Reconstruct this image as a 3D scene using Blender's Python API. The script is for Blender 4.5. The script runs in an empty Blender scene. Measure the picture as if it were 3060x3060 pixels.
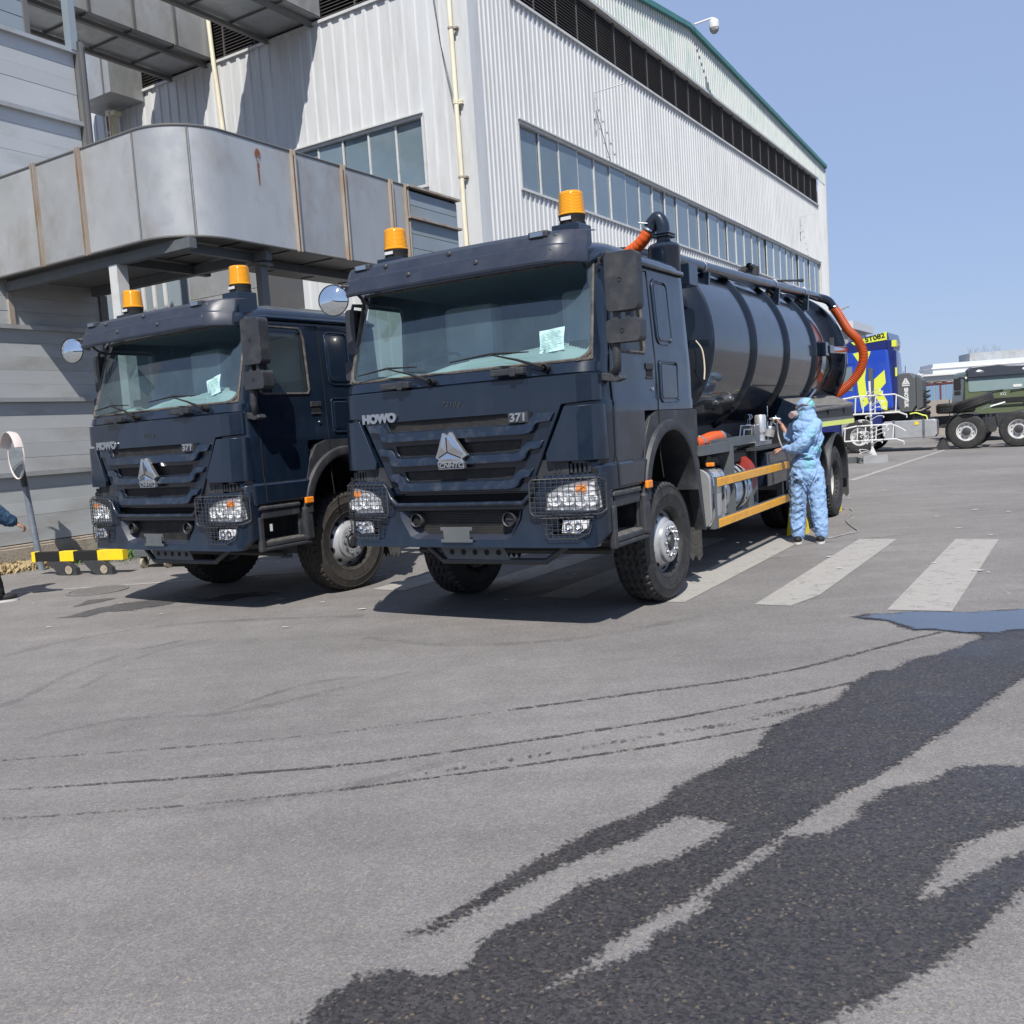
import bpy, bmesh, math, random
import numpy as np
from mathutils import Vector, Matrix, noise, Euler
from mathutils.geometry import tessellate_polygon
rnd = random.Random(7)
PI = math.pi
sin, cos, rad = math.sin, math.cos, math.radians
sc = bpy.context.scene
COL = sc.collection
# ------------------------------------------------------------------ camera
F_PX, PITCH, ROLL, CAM_H = 2783.4, .0876, -.0662, 1.6303
fw = Vector((0, cos(PITCH), -sin(PITCH))); up0 = Vector((0, sin(PITCH), cos(PITCH))); rt0 = Vector((1, 0, 0))
rt = rt0*cos(ROLL) + up0*sin(ROLL); upv = -rt0*sin(ROLL) + up0*cos(ROLL)
cd = bpy.data.cameras.new('camera'); cam = bpy.data.objects.new('camera', cd); COL.objects.link(cam)
m = Matrix((rt, upv, -fw)).transposed().to_4x4(); m.translation = (0, 0, CAM_H)
cam.matrix_world = m
cd.sensor_width = 36; cd.lens = 36*F_PX/3060; cd.clip_start = .05; cd.clip_end = 3000
sc.camera = cam
# ------------------------------------------------------------------ world and sun
SUN_EL = rad(51.5)
w = bpy.data.worlds.new('World'); sc.world = w; w.use_nodes = True
nt = w.node_tree; nt.nodes.clear()
sky = nt.nodes.new('ShaderNodeTexSky'); sky.sky_type = 'NISHITA'; sky.sun_disc = False
sky.sun_elevation = SUN_EL; sky.sun_rotation = rad(177); sky.altitude = 0; sky.air_density = 1.0; sky.dust_density = .35; sky.ozone_density = 3.5
bg = nt.nodes.new('ShaderNodeBackground'); bg.inputs['Strength'].default_value = .112
wo = nt.nodes.new('ShaderNodeOutputWorld')
veil = nt.nodes.new('ShaderNodeMix'); veil.data_type = 'RGBA'; veil.inputs[0].default_value = .80; veil.inputs[7].default_value = (2.28, 3.0, 4.75, 1)   # thin even spring haze over the whole sky
nt.links.new(sky.outputs[0], veil.inputs[6]); nt.links.new(veil.outputs[2], bg.inputs[0]); nt.links.new(bg.outputs[0], wo.inputs[0])
sd = bpy.data.lights.new('sun', 'SUN'); sd.energy = 4.4; sd.angle = rad(.5); sd.color = (1, .955, .89)
so = bpy.data.objects.new('sun', sd); COL.objects.link(so)
so.rotation_euler = Vector((.04, .8, -1.0)).to_track_quat('-Z', 'Y').to_euler(); so.location = (-1, -20, 30)
sc.view_settings.view_transform = 'Standard'; sc.view_settings.look = 'None'
sc.view_settings.exposure = 0.46; sc.view_settings.gamma = 1; sc.view_settings.use_curve_mapping = False
# ------------------------------------------------------------------ materials
def mat(name, col, rough=.5, metal=0., col2=None, nscale=3., namt=1., coat=0., bump=0., bscale=40., rvar=0., stretch=None, spec=.5, dirt=None, dscale=4., damt=.5, sheen=0., trans=0., coatr=.05, ovar=0.):
    """Principled with mottled colour, dirt patches, roughness variation and fine bump, all in object space."""
    M = bpy.data.materials.new(name); M.use_nodes = True; T = M.node_tree; N = T.nodes; L = T.links
    P = N['Principled BSDF']
    P.inputs['Base Color'].default_value = (*col, 1); P.inputs['Roughness'].default_value = rough; P.inputs['Metallic'].default_value = metal
    P.inputs['Coat Weight'].default_value = coat; P.inputs['Coat Roughness'].default_value = coatr; P.inputs['Specular IOR Level'].default_value = spec
    P.inputs['Transmission Weight'].default_value = trans
    tc = N.new('ShaderNodeTexCoord'); oi = N.new('ShaderNodeObjectInfo'); sh = N.new('ShaderNodeVectorMath'); sh.operation = 'MULTIPLY_ADD'; sh.inputs[1].default_value = (41, 23, 37)
    L.new(oi.outputs['Random'], sh.inputs[0]); L.new(tc.outputs['Object'], sh.inputs[2]); src = sh.outputs[0]      # shifts the grain so that copies differ
    if stretch:
        mp = N.new('ShaderNodeMapping'); mp.inputs['Scale'].default_value = stretch; L.new(src, mp.inputs[0]); ssrc = mp.outputs[0]
    else: ssrc = src
    cur = None
    if col2:
        n = N.new('ShaderNodeTexNoise'); n.inputs['Scale'].default_value = nscale; n.inputs['Detail'].default_value = 6; n.inputs['Roughness'].default_value = .6; L.new(ssrc, n.inputs['Vector'])
        r = N.new('ShaderNodeValToRGB'); r.color_ramp.elements[0].position = .5-.22/namt; r.color_ramp.elements[1].position = .5+.22/namt
        r.color_ramp.elements[0].color = (*col, 1); r.color_ramp.elements[1].color = (*col2, 1); L.new(n.outputs[0], r.inputs[0]); cur = r.outputs[0]
    if dirt:
        n2 = N.new('ShaderNodeTexNoise'); n2.inputs['Scale'].default_value = dscale; n2.inputs['Detail'].default_value = 9; n2.inputs['Roughness'].default_value = .68; L.new(ssrc, n2.inputs['Vector'])
        r2 = N.new('ShaderNodeValToRGB'); r2.color_ramp.elements[0].position = .48; r2.color_ramp.elements[1].position = .72; L.new(n2.outputs[0], r2.inputs[0])
        mm = N.new('ShaderNodeMath'); mm.operation = 'MULTIPLY'; mm.inputs[1].default_value = damt; L.new(r2.outputs[0], mm.inputs[0])
        mx = N.new('ShaderNodeMix'); mx.data_type = 'RGBA'; L.new(mm.outputs[0], mx.inputs[0])
        if cur: L.new(cur, mx.inputs[6])
        else: mx.inputs[6].default_value = (*col, 1)
        mx.inputs[7].default_value = (*dirt, 1); cur = mx.outputs[2]
    if cur and ovar:
        mo = N.new('ShaderNodeMapRange'); mo.inputs[3].default_value = 1-ovar; mo.inputs[4].default_value = 1+ovar; L.new(oi.outputs['Random'], mo.inputs[0])
        vs_ = N.new('ShaderNodeVectorMath'); vs_.operation = 'SCALE'; L.new(cur, vs_.inputs[0]); L.new(mo.outputs[0], vs_.inputs['Scale']); cur = vs_.outputs[0]
    if cur: L.new(cur, P.inputs['Base Color'])
    if rvar:
        n3 = N.new('ShaderNodeTexNoise'); n3.inputs['Scale'].default_value = 5; n3.inputs['Detail'].default_value = 7; L.new(src, n3.inputs['Vector'])
        mr = N.new('ShaderNodeMapRange'); mr.inputs[1].default_value = .3; mr.inputs[2].default_value = .7; mr.inputs[3].default_value = max(.02, rough-rvar); mr.inputs[4].default_value = rough+rvar
        L.new(n3.outputs[0], mr.inputs[0]); L.new(mr.outputs[0], P.inputs['Roughness'])
    if bump:
        n4 = N.new('ShaderNodeTexNoise'); n4.inputs['Scale'].default_value = bscale; n4.inputs['Detail'].default_value = 4; L.new(src, n4.inputs['Vector'])
        b = N.new('ShaderNodeBump'); b.inputs['Strength'].default_value = bump; b.inputs['Distance'].default_value = .02; L.new(n4.outputs[0], b.inputs['Height']); L.new(b.outputs[0], P.inputs['Normal'])
    return M
def glass(name, tint, frm=1.3, rough=.02, haze=.12, hazecol=(.35, .42, .44)):
    """Thin pane: tinted see-through + mirror reflection by fresnel + a thin diffuse film."""
    M = bpy.data.materials.new(name); M.use_nodes = True; T = M.node_tree; N = T.nodes; L = T.links; N.clear()
    o = N.new('ShaderNodeOutputMaterial'); tr = N.new('ShaderNodeBsdfTransparent'); tr.inputs[0].default_value = (*tint, 1)
    gl = N.new('ShaderNodeBsdfGlossy'); gl.inputs['Roughness'].default_value = rough; gl.inputs[0].default_value = (.95, .97, 1, 1)
    df = N.new('ShaderNodeBsdfDiffuse'); df.inputs[0].default_value = (*hazecol, 1)
    lw = N.new('ShaderNodeLayerWeight'); pw = N.new('ShaderNodeMath'); pw.operation = 'POWER'; pw.inputs[1].default_value = 5; L.new(lw.outputs['Facing'], pw.inputs[0])
    fr = N.new('ShaderNodeMath'); fr.operation = 'MULTIPLY_ADD'; fr.inputs[1].default_value = .45; fr.inputs[2].default_value = .045; L.new(pw.outputs[0], fr.inputs[0])     # same from both sides of the thin pane
    m1 = N.new('ShaderNodeMixShader'); m2 = N.new('ShaderNodeMixShader')
    n = N.new('ShaderNodeTexNoise'); n.inputs['Scale'].default_value = 6; n.inputs['Detail'].default_value = 8
    tc = N.new('ShaderNodeTexCoord'); L.new(tc.outputs['Object'], n.inputs[0])
    mr = N.new('ShaderNodeMapRange'); mr.inputs[3].default_value = haze*.5; mr.inputs[4].default_value = haze*1.6; L.new(n.outputs[0], mr.inputs[0])
    L.new(mr.outputs[0], m1.inputs[0]); L.new(tr.outputs[0], m1.inputs[1]); L.new(df.outputs[0], m1.inputs[2])
    mul = N.new('ShaderNodeMath'); mul.operation = 'MULTIPLY'; mul.inputs[1].default_value = frm; mul.use_clamp = True; L.new(fr.outputs[0], mul.inputs[0])
    L.new(mul.outputs[0], m2.inputs[0]); L.new(m1.outputs[0], m2.inputs[1]); L.new(gl.outputs[0], m2.inputs[2]); L.new(m2.outputs[0], o.inputs[0])
    return M
def asphalt(name, base, wet=False):
    M = bpy.data.materials.new(name); M.use_nodes = True; T = M.node_tree; N = T.nodes; L = T.links; P = N['Principled BSDF']
    tc = N.new('ShaderNodeTexCoord'); src = tc.outputs['Object']
    def nz(s, d=5, r=.6):
        n = N.new('ShaderNodeTexNoise'); n.inputs['Scale'].default_value = s; n.inputs['Detail'].default_value = d; n.inputs['Roughness'].default_value = r; L.new(src, n.inputs['Vector']); return n.outputs[0]
    def mr(i, a, b, c, d_):
        x = N.new('ShaderNodeMapRange'); x.inputs[1].default_value = a; x.inputs[2].default_value = b; x.inputs[3].default_value = c; x.inputs[4].default_value = d_; L.new(i, x.inputs[0]); return x.outputs[0]
    def mul(a, b):
        x = N.new('ShaderNodeMath'); x.operation = 'MULTIPLY'; L.new(a, x.inputs[0]); L.new(b, x.inputs[1]); return x.outputs[0]
    big = mr(nz(.30, 5, .6), .3, .7, .80, 1.16); mid = mr(nz(3.2, 7, .75), .3, .7, .88, 1.10); fine = mr(nz(130, 3, .7), .34, .66, .78, 1.22)
    v = N.new('ShaderNodeTexVoronoi'); v.inputs['Scale'].default_value = 95; L.new(src, v.inputs['Vector'])
    sep = N.new('ShaderNodeSeparateColor'); L.new(v.outputs['Color'], sep.inputs[0])
    stone = mr(sep.outputs[0], .0, 1., .82 if not wet else .5, 1.18 if not wet else 1.6)
    # faint long streaks left by turning wheels
    mp = N.new('ShaderNodeMapping'); mp.inputs['Rotation'].default_value = (0, 0, rad(-22)); mp.inputs['Scale'].default_value = (.22, 2.6, 1); L.new(src, mp.inputs[0])
    ns = N.new('ShaderNodeTexNoise'); ns.inputs['Scale'].default_value = 1.3; ns.inputs['Detail'].default_value = 5; ns.inputs['Distortion'].default_value = .6; L.new(mp.outputs[0], ns.inputs[0])
    streak = mr(ns.outputs[0], .35, .65, .93, 1.05)
    f = mul(mul(mul(big, mid), mul(fine, stone)), streak)
    vm = N.new('ShaderNodeVectorMath'); vm.operation = 'SCALE'; vm.inputs[0].default_value = base; L.new(f, vm.inputs['Scale']); 
    # rare pale and ochre stones
    gt = N.new('ShaderNodeMath'); gt.operation = 'GREATER_THAN'; gt.inputs[1].default_value = .972; L.new(sep.outputs[1], gt.inputs[0])
    mx = N.new('ShaderNodeMix'); mx.data_type = 'RGBA'; mg = N.new('ShaderNodeMath'); mg.operation = 'MULTIPLY'; mg.inputs[1].default_value = .55; L.new(gt.outputs[0], mg.inputs[0]); L.new(mg.outputs[0], mx.inputs[0])
    L.new(vm.outputs[0], mx.inputs[6]); mx.inputs[7].default_value = (.30, .25, .19, 1) if not wet else (.17, .13, .08, 1)
    L.new(mx.outputs[2], P.inputs['Base Color'])
    P.inputs['Specular IOR Level'].default_value = .35 if not wet else .6
    if wet: L.new(mr(nz(1.4, 5), .35, .65, .36, .62), P.inputs['Roughness'])
    else: P.inputs['Roughness'].default_value = .93
    b = N.new('ShaderNodeBump'); b.inputs['Strength'].default_value = .55 if not wet else .35; b.inputs['Distance'].default_value = .006; L.new(mul(fine, stone), b.inputs['Height']); L.new(b.outputs[0], P.inputs['Normal'])
    return M
def faded(name, base_mat_col, col, lo, hi, scale=8, rough=.85, fine=90, fineamt=.5, stretch=None, amax=1.):
    """Worn paint or a broken stain: colour sheet with transparent gaps."""
    M = bpy.data.materials.new(name); M.use_nodes = True; T = M.node_tree; N = T.nodes; L = T.links; P = N['Principled BSDF']; o = N['Material Output']
    P.inputs['Roughness'].default_value = rough
    tc = N.new('ShaderNodeTexCoord'); src = tc.outputs['Object']
    if stretch:
        mp = N.new('ShaderNodeMapping'); mp.inputs['Scale'].default_value = stretch; L.new(src, mp.inputs[0]); s2 = mp.outputs[0]
    else: s2 = src
    n = N.new('ShaderNodeTexNoise'); n.inputs['Scale'].default_value = scale; n.inputs['Detail'].default_value = 8; n.inputs['Roughness'].default_value = .7; L.new(s2, n.inputs['Vector'])
    n2 = N.new('ShaderNodeTexNoise'); n2.inputs['Scale'].default_value = fine; n2.inputs['Detail'].default_value = 3; L.new(src, n2.inputs['Vector'])
    a = N.new('ShaderNodeMath'); a.operation = 'MULTIPLY_ADD'; a.inputs[1].default_value = fineamt; L.new(n2.outputs[0], a.inputs[0]); L.new(n.outputs[0], a.inputs[2])
    r = N.new('ShaderNodeMapRange'); r.inputs[1].default_value = lo+fineamt*.5; r.inputs[2].default_value = hi+fineamt*.5; r.inputs[4].default_value = amax; L.new(a.outputs[0], r.inputs[0])
    m3 = N.new('ShaderNodeMix'); m3.data_type = 'RGBA'; m3.inputs[6].default_value = (*base_mat_col, 1); m3.inputs[7].default_value = (*col, 1); L.new(n2.outputs[0], m3.inputs[0]); L.new(m3.outputs[2], P.inputs['Base Color'])
    tr = N.new('ShaderNodeBsdfTransparent'); ms = N.new('ShaderNodeMixShader'); L.new(r.outputs[0], ms.inputs[0]); L.new(tr.outputs[0], ms.inputs[1]); L.new(P.outputs[0], ms.inputs[2]); L.new(ms.outputs[0], o.inputs[0])
    return M
NAVY = (.0055, .0116, .0235)
M = {
 'paint': mat('navy paint', NAVY, .34, coat=.85, spec=.22, col2=(.0068, .0140, .0285), nscale=2, rvar=.08, dirt=(.06, .064, .072), dscale=3.6, damt=.12, coatr=.035, stretch=(1.6, 1.6, .7)),
 'dustsheen': mat('navy ledge dust and sheen', NAVY, .36, coat=.7, spec=.3, col2=(.0068, .0140, .0285), nscale=2, dirt=(.10, .10, .105), dscale=9, damt=.35, coatr=.06), 'tankpaint': mat('navy tank gloss', (.005, .009, .017), .22, coat=.72, spec=.15, rvar=.05, dirt=(.04, .045, .05), dscale=2.4, damt=.10, coatr=.025, bump=.015, bscale=2.2),  # ledge paint: paler blotches stand in for sky sheen as well as dust
 'visor': mat('visor matt navy', (.021, .027, .043), .40, col2=(.026, .033, .051), nscale=5, rvar=.08, dirt=(.10, .10, .11), dscale=9, damt=.16, bump=.05, bscale=160),
 'plast': mat('charcoal plastic', (.022, .024, .029), .55, col2=(.030, .032, .037), nscale=6, rvar=.1, dirt=(.15, .145, .135), dscale=7, damt=.28, bump=.05, bscale=140),
 'dust': mat('dusty plastic', (.075, .072, .068), .75, col2=(.20, .19, .175), nscale=14, dirt=(.26, .25, .23), dscale=18, damt=.6, bump=.2, bscale=60),
 'black': mat('black recess', (.006, .006, .007), .8),
 'mesh': mat('dusty grille mesh', (.035, .034, .033), .6, col2=(.10, .095, .085), nscale=10), 'meshback': mat('dark radiator', (.006, .006, .007), .7),
 'seal': mat('dusty rubber seal', (.035, .033, .032), .7, col2=(.13, .115, .10), nscale=18),
 'badge': mat('satin chrome letters', (.42, .44, .46), .30, metal=.8), 'bowl': mat('lamp reflector', (.80, .81, .82), .22, metal=.25), 'chalk': mat('faint chalk', (.045, .05, .055), .9), 'alu': mat('polished tank aluminium', (.60, .61, .62), .26, metal=.6, col2=(.52, .53, .54), nscale=3, rvar=.08, dirt=(.42, .41, .40), dscale=3, damt=.12), 'grooveshade': mat('hose groove shade', (.20, .028, .008), .6), 'chrome': mat('chrome', (.62, .64, .67), .08, metal=1, rvar=.04),
 'brush': mat('brushed aluminium', (.55, .56, .57), .3, metal=1, col2=(.42, .43, .44), nscale=3, rvar=.1, bump=.02, bscale=30),
 'rim': mat('silver rim paint', (.50, .515, .53), .30, metal=.45, col2=(.42, .43, .45), nscale=6, rvar=.1, dirt=(.14, .12, .10), dscale=9, damt=.3),
 'rimpale': mat('dusty pale rim', (.55, .55, .54), .5, metal=.2, dirt=(.28, .26, .23), dscale=9, damt=.6),
 'tyre': mat('tyre rubber', (.016, .016, .017), .68, col2=(.023, .023, .023), nscale=6, dirt=(.13, .12, .105), dscale=9, damt=.26, bump=.12, bscale=90),
 'tyremud': mat('muddy tyre rubber', (.020, .019, .018), .8, col2=(.032, .028, .024), nscale=7, dirt=(.14, .115, .09), dscale=13, damt=.24, bump=.2, bscale=60),
 'steel': mat('dark steel', (.05, .053, .058), .5, metal=.3, rvar=.1, dirt=(.12, .10, .08), dscale=8, damt=.3),
 'frame': mat('primer grey frame', (.085, .095, .10), .5, col2=(.10, .11, .115), nscale=5, dirt=(.18, .17, .16), dscale=9, damt=.3),
 'amber': mat('amber lens', (.95, .40, .01), .12, spec=.6, trans=.25),
 'orange': mat('orange hose', (.66, .10, .012), .45, col2=(.62, .095, .012), nscale=5, dirt=(.25, .12, .05), dscale=12, damt=.4),
 'orangel': mat('orange lens', (.8, .24, .02), .15),
 'yellow': mat('yellow reflective tape', (.80, .38, .015), .35, col2=(.86, .46, .03), nscale=9, dirt=(.45, .27, .06), dscale=7, damt=.5),
 'lime': mat('lime reflective tape', (.75, .85, .12), .35, col2=(.8, .88, .2), nscale=9),
 'hyellow': mat('yellow hazard paint', (.82, .58, .01), .45, dirt=(.35, .27, .1), dscale=7, damt=.45),
 'white': mat('white paint', (.60, .60, .59), .45, dirt=(.45, .43, .40), dscale=8, damt=.4),
 'paper': mat('paper', (.85, .92, .88), .8), 'ink': mat('ink', (.35, .42, .40), .8),
 'red': mat('red oxide', (.28, .03, .02), .5),
 'wall': mat('white cladding', (.50, .515, .52), .5, col2=(.565, .575, .575), nscale=1.1, stretch=(2.2, 2.2, .35), dirt=(.36, .34, .31), dscale=1.8, damt=.42, rvar=.08, ovar=.025),
 'gable': mat('peeling green white cladding', (.49, .53, .51), .6, col2=(.54, .55, .53), nscale=1.5, stretch=(3, 3, .7), dirt=(.22, .40, .34), dscale=1.6, damt=.75),
 'trim': mat('white trim', (.52, .53, .525), .5, dirt=(.36, .33, .29), dscale=5, damt=.6),
 'teal': mat('dark teal roof edge', (.035, .16, .16), .5, col2=(.05, .20, .19), nscale=3, dirt=(.10, .14, .13), dscale=5, damt=.5),
 'louv': mat('grey louvre slat', (.085, .080, .078), .6, dirt=(.17, .15, .14), dscale=4, damt=.4),
 'pane': mat('dusty window pane', (.11, .155, .185), .12, col2=(.14, .19, .215), nscale=.7, coat=.6, spec=.6, dirt=(.20, .22, .22), dscale=1.6, damt=.45, rvar=.06, ovar=.14),
 'galv': mat('galvanised duct sheet', (.34, .35, .355), .48, metal=.35, col2=(.41, .425, .435), nscale=.9, stretch=(1, 1, .6), dirt=(.25, .225, .195), dscale=1.6, damt=.7, rvar=.12, bump=.07, bscale=3, ovar=.10),
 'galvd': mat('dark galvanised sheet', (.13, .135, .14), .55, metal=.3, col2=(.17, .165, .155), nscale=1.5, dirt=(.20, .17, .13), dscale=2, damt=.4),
 'plank': mat('grey booth plank', (.40, .415, .42), .45, metal=.15, col2=(.46, .475, .48), nscale=.8, stretch=(1, .5, 1.3), dirt=(.25, .225, .195), dscale=.9, damt=.7, rvar=.1, ovar=.05),
 'plankblue': mat('blue grey panel', (.20, .25, .29), .55, col2=(.24, .29, .33), nscale=1.2, dirt=(.25, .22, .16), dscale=2, damt=.4),
 'rust': mat('rusty flange', (.36, .335, .30), .7, col2=(.25, .20, .15), nscale=6, dirt=(.30, .13, .05), dscale=5, damt=.6, stretch=(1, 1, .3)),
 'rustspot': faded('rust stain', (.16, .055, .02), (.24, .09, .03), .38, .5, scale=6, fine=60, fineamt=.3),
 'cream': mat('cream pipe', (.72, .68, .52), .4, col2=(.70, .655, .50), nscale=3, dirt=(.42, .25, .10), dscale=3, damt=.35, stretch=(2, 2, .5)),
 'conc': mat('stained concrete plinth', (.28, .24, .19), .85, col2=(.36, .315, .25), nscale=4, dirt=(.13, .10, .07), dscale=3, damt=.7, bump=.5, bscale=25),
 'asph': asphalt('dry asphalt', (.190, .179, .171)), 'wet': asphalt('wet asphalt', (.038, .034, .033), True), 'damp': asphalt('damp asphalt', (.075, .073, .074), True),
 'water': mat('standing water', (.035, .036, .045), .14, spec=.8, coat=.5, bump=.12, bscale=60),
 'scuff': faded('faint rubber scuff', (.09, .085, .083), (.10, .095, .092), .38, .75, scale=2.2, fine=30, fineamt=.5, amax=.30), 'skypane': mat('cab glass with sky tint', (.20, .27, .27), .12, coat=.6, dirt=(.28, .34, .34), dscale=2, damt=.4), 'line': faded('worn road paint', (.31, .295, .27), (.38, .365, .335), .08, .46, scale=6, fine=60, fineamt=.5, amax=.92),  # cab glass: the reflected sky is put into its pale colour
 'oldline': faded('very worn road paint', (.36, .35, .32), (.42, .41, .38), .42, .62, scale=7, fine=80, fineamt=.7),
 'track': faded('wet tyre line', (.045, .042, .041), (.065, .06, .058), .40, .56, scale=13, fine=75, fineamt=.9, rough=.6, amax=.85),
 'track2': faded('faint wet tyre line', (.06, .056, .054), (.08, .075, .07), .46, .66, scale=14, fine=75, fineamt=.9, rough=.7, amax=.7),
 'iron': mat('cast iron', (.16, .155, .15), .7, dirt=(.24, .21, .17), dscale=12, damt=.6, bump=.3, bscale=60),
 'suit': mat('light blue coverall', (.22, .36, .60), .8, col2=(.245, .385, .61), nscale=4, dirt=(.25, .42, .56), dscale=2.2, damt=.25, bump=.4, bscale=22),
 'suitdirt': mat('paint stained coverall', (.20, .34, .55), .8, col2=(.28, .42, .60), nscale=7, dirt=(.07, .085, .11), dscale=8, damt=.8, bump=.35, bscale=16),
 'navycloth': mat('navy work jacket', (.020, .055, .11), .85, col2=(.03, .075, .14), nscale=8, bump=.4, bscale=30),
 'blackcloth': mat('black trousers', (.010, .011, .015), .85, bump=.3, bscale=30),
 'skin': mat('skin', (.36, .20, .13), .5, col2=(.30, .15, .10), nscale=20), 'hair': mat('black hair', (.01, .009, .009), .6),
 'mask': mat('respirator grey', (.30, .29, .29), .5, dirt=(.12, .10, .10), dscale=20, damt=.6), 'maskpink': mat('respirator filter', (.35, .24, .24), .6),
 'shoe': mat('black canvas shoe', (.012, .012, .013), .7), 'sole': mat('white sole', (.55, .54, .52), .6),
 'blue': mat('glossy blue cab', (.012, .055, .40), .25, coat=.8, dirt=(.02, .05, .25), dscale=2, damt=.5), 'dblue': mat('dark blue cab', (.010, .018, .12), .3, coat=.7),
 'fluo': mat('fluorescent yellow', (.60, .66, .06), .5), 'olive': mat('olive green cab', (.085, .105, .052), .4, coat=.4, col2=(.095, .12, .06), nscale=3),
 'olivedark': mat('dark grey visor', (.035, .042, .055), .4), 'dgrey': mat('dark grey cover', (.075, .082, .085), .5, col2=(.085, .092, .095), nscale=4),
 'mirror': mat('mirror glass', (.75, .8, .82), .02, metal=1), 'pink': mat('faded pinkish white plastic', (.56, .49, .47), .6), 'pole': mat('painted steel pole', (.12, .15, .20), .5, col2=(.22, .25, .29), nscale=9, dirt=(.3, .31, .32), dscale=20, damt=.6, metal=.2),
 'grassdry': mat('dry straw', (.46, .36, .20), .8), 'grass': mat('green weed', (.07, .13, .03), .7),
 'farwhite': mat('far white wall', (.50, .53, .57), .7), 'farblue': mat('far blue glass', (.16, .24, .34), .35), 'fargrey': mat('far concrete wall', (.24, .215, .185), .85, col2=(.29, .26, .225), nscale=2),
 'maroon': mat('maroon post', (.13, .03, .035), .6), 'bark': mat('bare branch', (.22, .21, .21), .9), 'dash': mat('grey dashboard', (.27, .33, .32), .7), 'seat': mat('grey seat', (.34, .40, .46), .8),
 'liner': mat('cab liner', (.13, .17, .22), .8), 'backdrop': mat('dark blue curtain', (.05, .075, .12), .8), 'flap': mat('dusty rubber flap', (.03, .03, .03), .8, col2=(.06, .058, .055), nscale=25, dirt=(.14, .135, .125), dscale=30, damt=.5), 'poly': mat('seat film', (.5, .52, .55), .15), 'foliage': mat('tree leaves', (.05, .085, .03), .8, col2=(.08, .12, .045), nscale=3),
 'screen': glass('windscreen glass', (.80, .94, .93), frm=2.2, haze=.085, hazecol=(.28, .45, .52)), 'sidewin': glass('door glass', (.35, .42, .42), haze=.06), 'lens': glass('lamp lens', (1, 1, 1), frm=.7, haze=.06, hazecol=(.8, .82, .84)),  # bluish windscreen film colour stands in for reflected sky
}
def stain_suit():
    """the coverall is smeared with dark paint on the front of one leg and the sleeve, teal over the back"""
    T = M['suit'].node_tree; N = T.nodes; L = T.links; P = N['Principled BSDF']; src = P.inputs['Base Color'].links[0].from_socket
    tc = N.new('ShaderNodeTexCoord'); sp = N.new('ShaderNodeSeparateXYZ'); L.new(tc.outputs['Object'], sp.inputs[0])
    def mr(i, a, b):
        x = N.new('ShaderNodeMapRange'); x.interpolation_type = 'SMOOTHSTEP'; x.inputs[1].default_value = a; x.inputs[2].default_value = b; L.new(i, x.inputs[0]); return x.outputs[0]
    def mul(a, b):
        x = N.new('ShaderNodeMath'); x.operation = 'MULTIPLY'; L.new(a, x.inputs[0]); L.new(b, x.inputs[1]); return x.outputs[0]
    n = N.new('ShaderNodeTexNoise'); n.inputs['Scale'].default_value = 17; n.inputs['Detail'].default_value = 9; n.inputs['Roughness'].default_value = .75; L.new(tc.outputs['Object'], n.inputs[0])
    n2 = N.new('ShaderNodeTexNoise'); n2.inputs['Scale'].default_value = 5; n2.inputs['Detail'].default_value = 5; L.new(tc.outputs['Object'], n2.inputs[0])
    leg = mul(mul(mr(sp.outputs[0], .02, -.14), mr(sp.outputs[2], 1.05, .85)), mr(sp.outputs[2], .25, .5)); dark = mul(leg, mr(n.outputs[0], .43, .60))
    m1 = N.new('ShaderNodeMix'); m1.data_type = 'RGBA'; L.new(dark, m1.inputs[0]); L.new(src, m1.inputs[6]); m1.inputs[7].default_value = (.035, .05, .075, 1)
    teal = mul(mul(mr(sp.outputs[2], .75, .95), mr(sp.outputs[0], -.12, .06)), mr(n2.outputs[0], .48, .72)); m2 = N.new('ShaderNodeMix'); m2.data_type = 'RGBA'; L.new(teal, m2.inputs[0]); L.new(m1.outputs[2], m2.inputs[6]); m2.inputs[7].default_value = (.14, .46, .45, 1)
    L.new(m2.outputs[2], P.inputs['Base Color'])
stain_suit()
def amber_fix():
    P = M['amber'].node_tree.nodes['Principled BSDF']; P.inputs['Emission Color'].default_value = (0, 0, 0, 1)
def soften(M_, name, lo, hi, n1, a1, n2, a2):
    """copy of a material whose sheet fades out where its 'edge' attribute (metres outside the outline) passes a noisy limit"""
    m_ = M_.copy(); m_.name = name; T = m_.node_tree; N = T.nodes; L = T.links; P = N['Principled BSDF']; o = N['Material Output']
    at = N.new('ShaderNodeAttribute'); at.attribute_name = 'edge'; tc = N.new('ShaderNodeTexCoord'); cur = at.outputs['Fac']
    for s_, a_ in ((n1, a1), (n2, a2)):
        n = N.new('ShaderNodeTexNoise'); n.inputs['Scale'].default_value = s_; n.inputs['Detail'].default_value = 5; n.inputs['Roughness'].default_value = .6; L.new(tc.outputs['Object'], n.inputs['Vector'])
        q = N.new('ShaderNodeMath'); q.operation = 'MULTIPLY_ADD'; q.inputs[1].default_value = a_; L.new(n.outputs[0], q.inputs[0]); L.new(cur, q.inputs[2]); cur = q.outputs[0]
    r = N.new('ShaderNodeMapRange'); r.interpolation_type = 'SMOOTHSTEP'; k = (a1+a2)/2; r.inputs[1].default_value = hi+k; r.inputs[2].default_value = lo+k; L.new(cur, r.inputs[0])
    tr = N.new('ShaderNodeBsdfTransparent'); ms = N.new('ShaderNodeMixShader'); L.new(r.outputs[0], ms.inputs[0]); L.new(tr.outputs[0], ms.inputs[1]); L.new(P.outputs[0], ms.inputs[2]); L.new(ms.outputs[0], o.inputs[0]); return m_
M['wets'] = soften(M['wet'], 'wet asphalt with feathered edge', -.030, .022, 11, .075, 52, .17)
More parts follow.
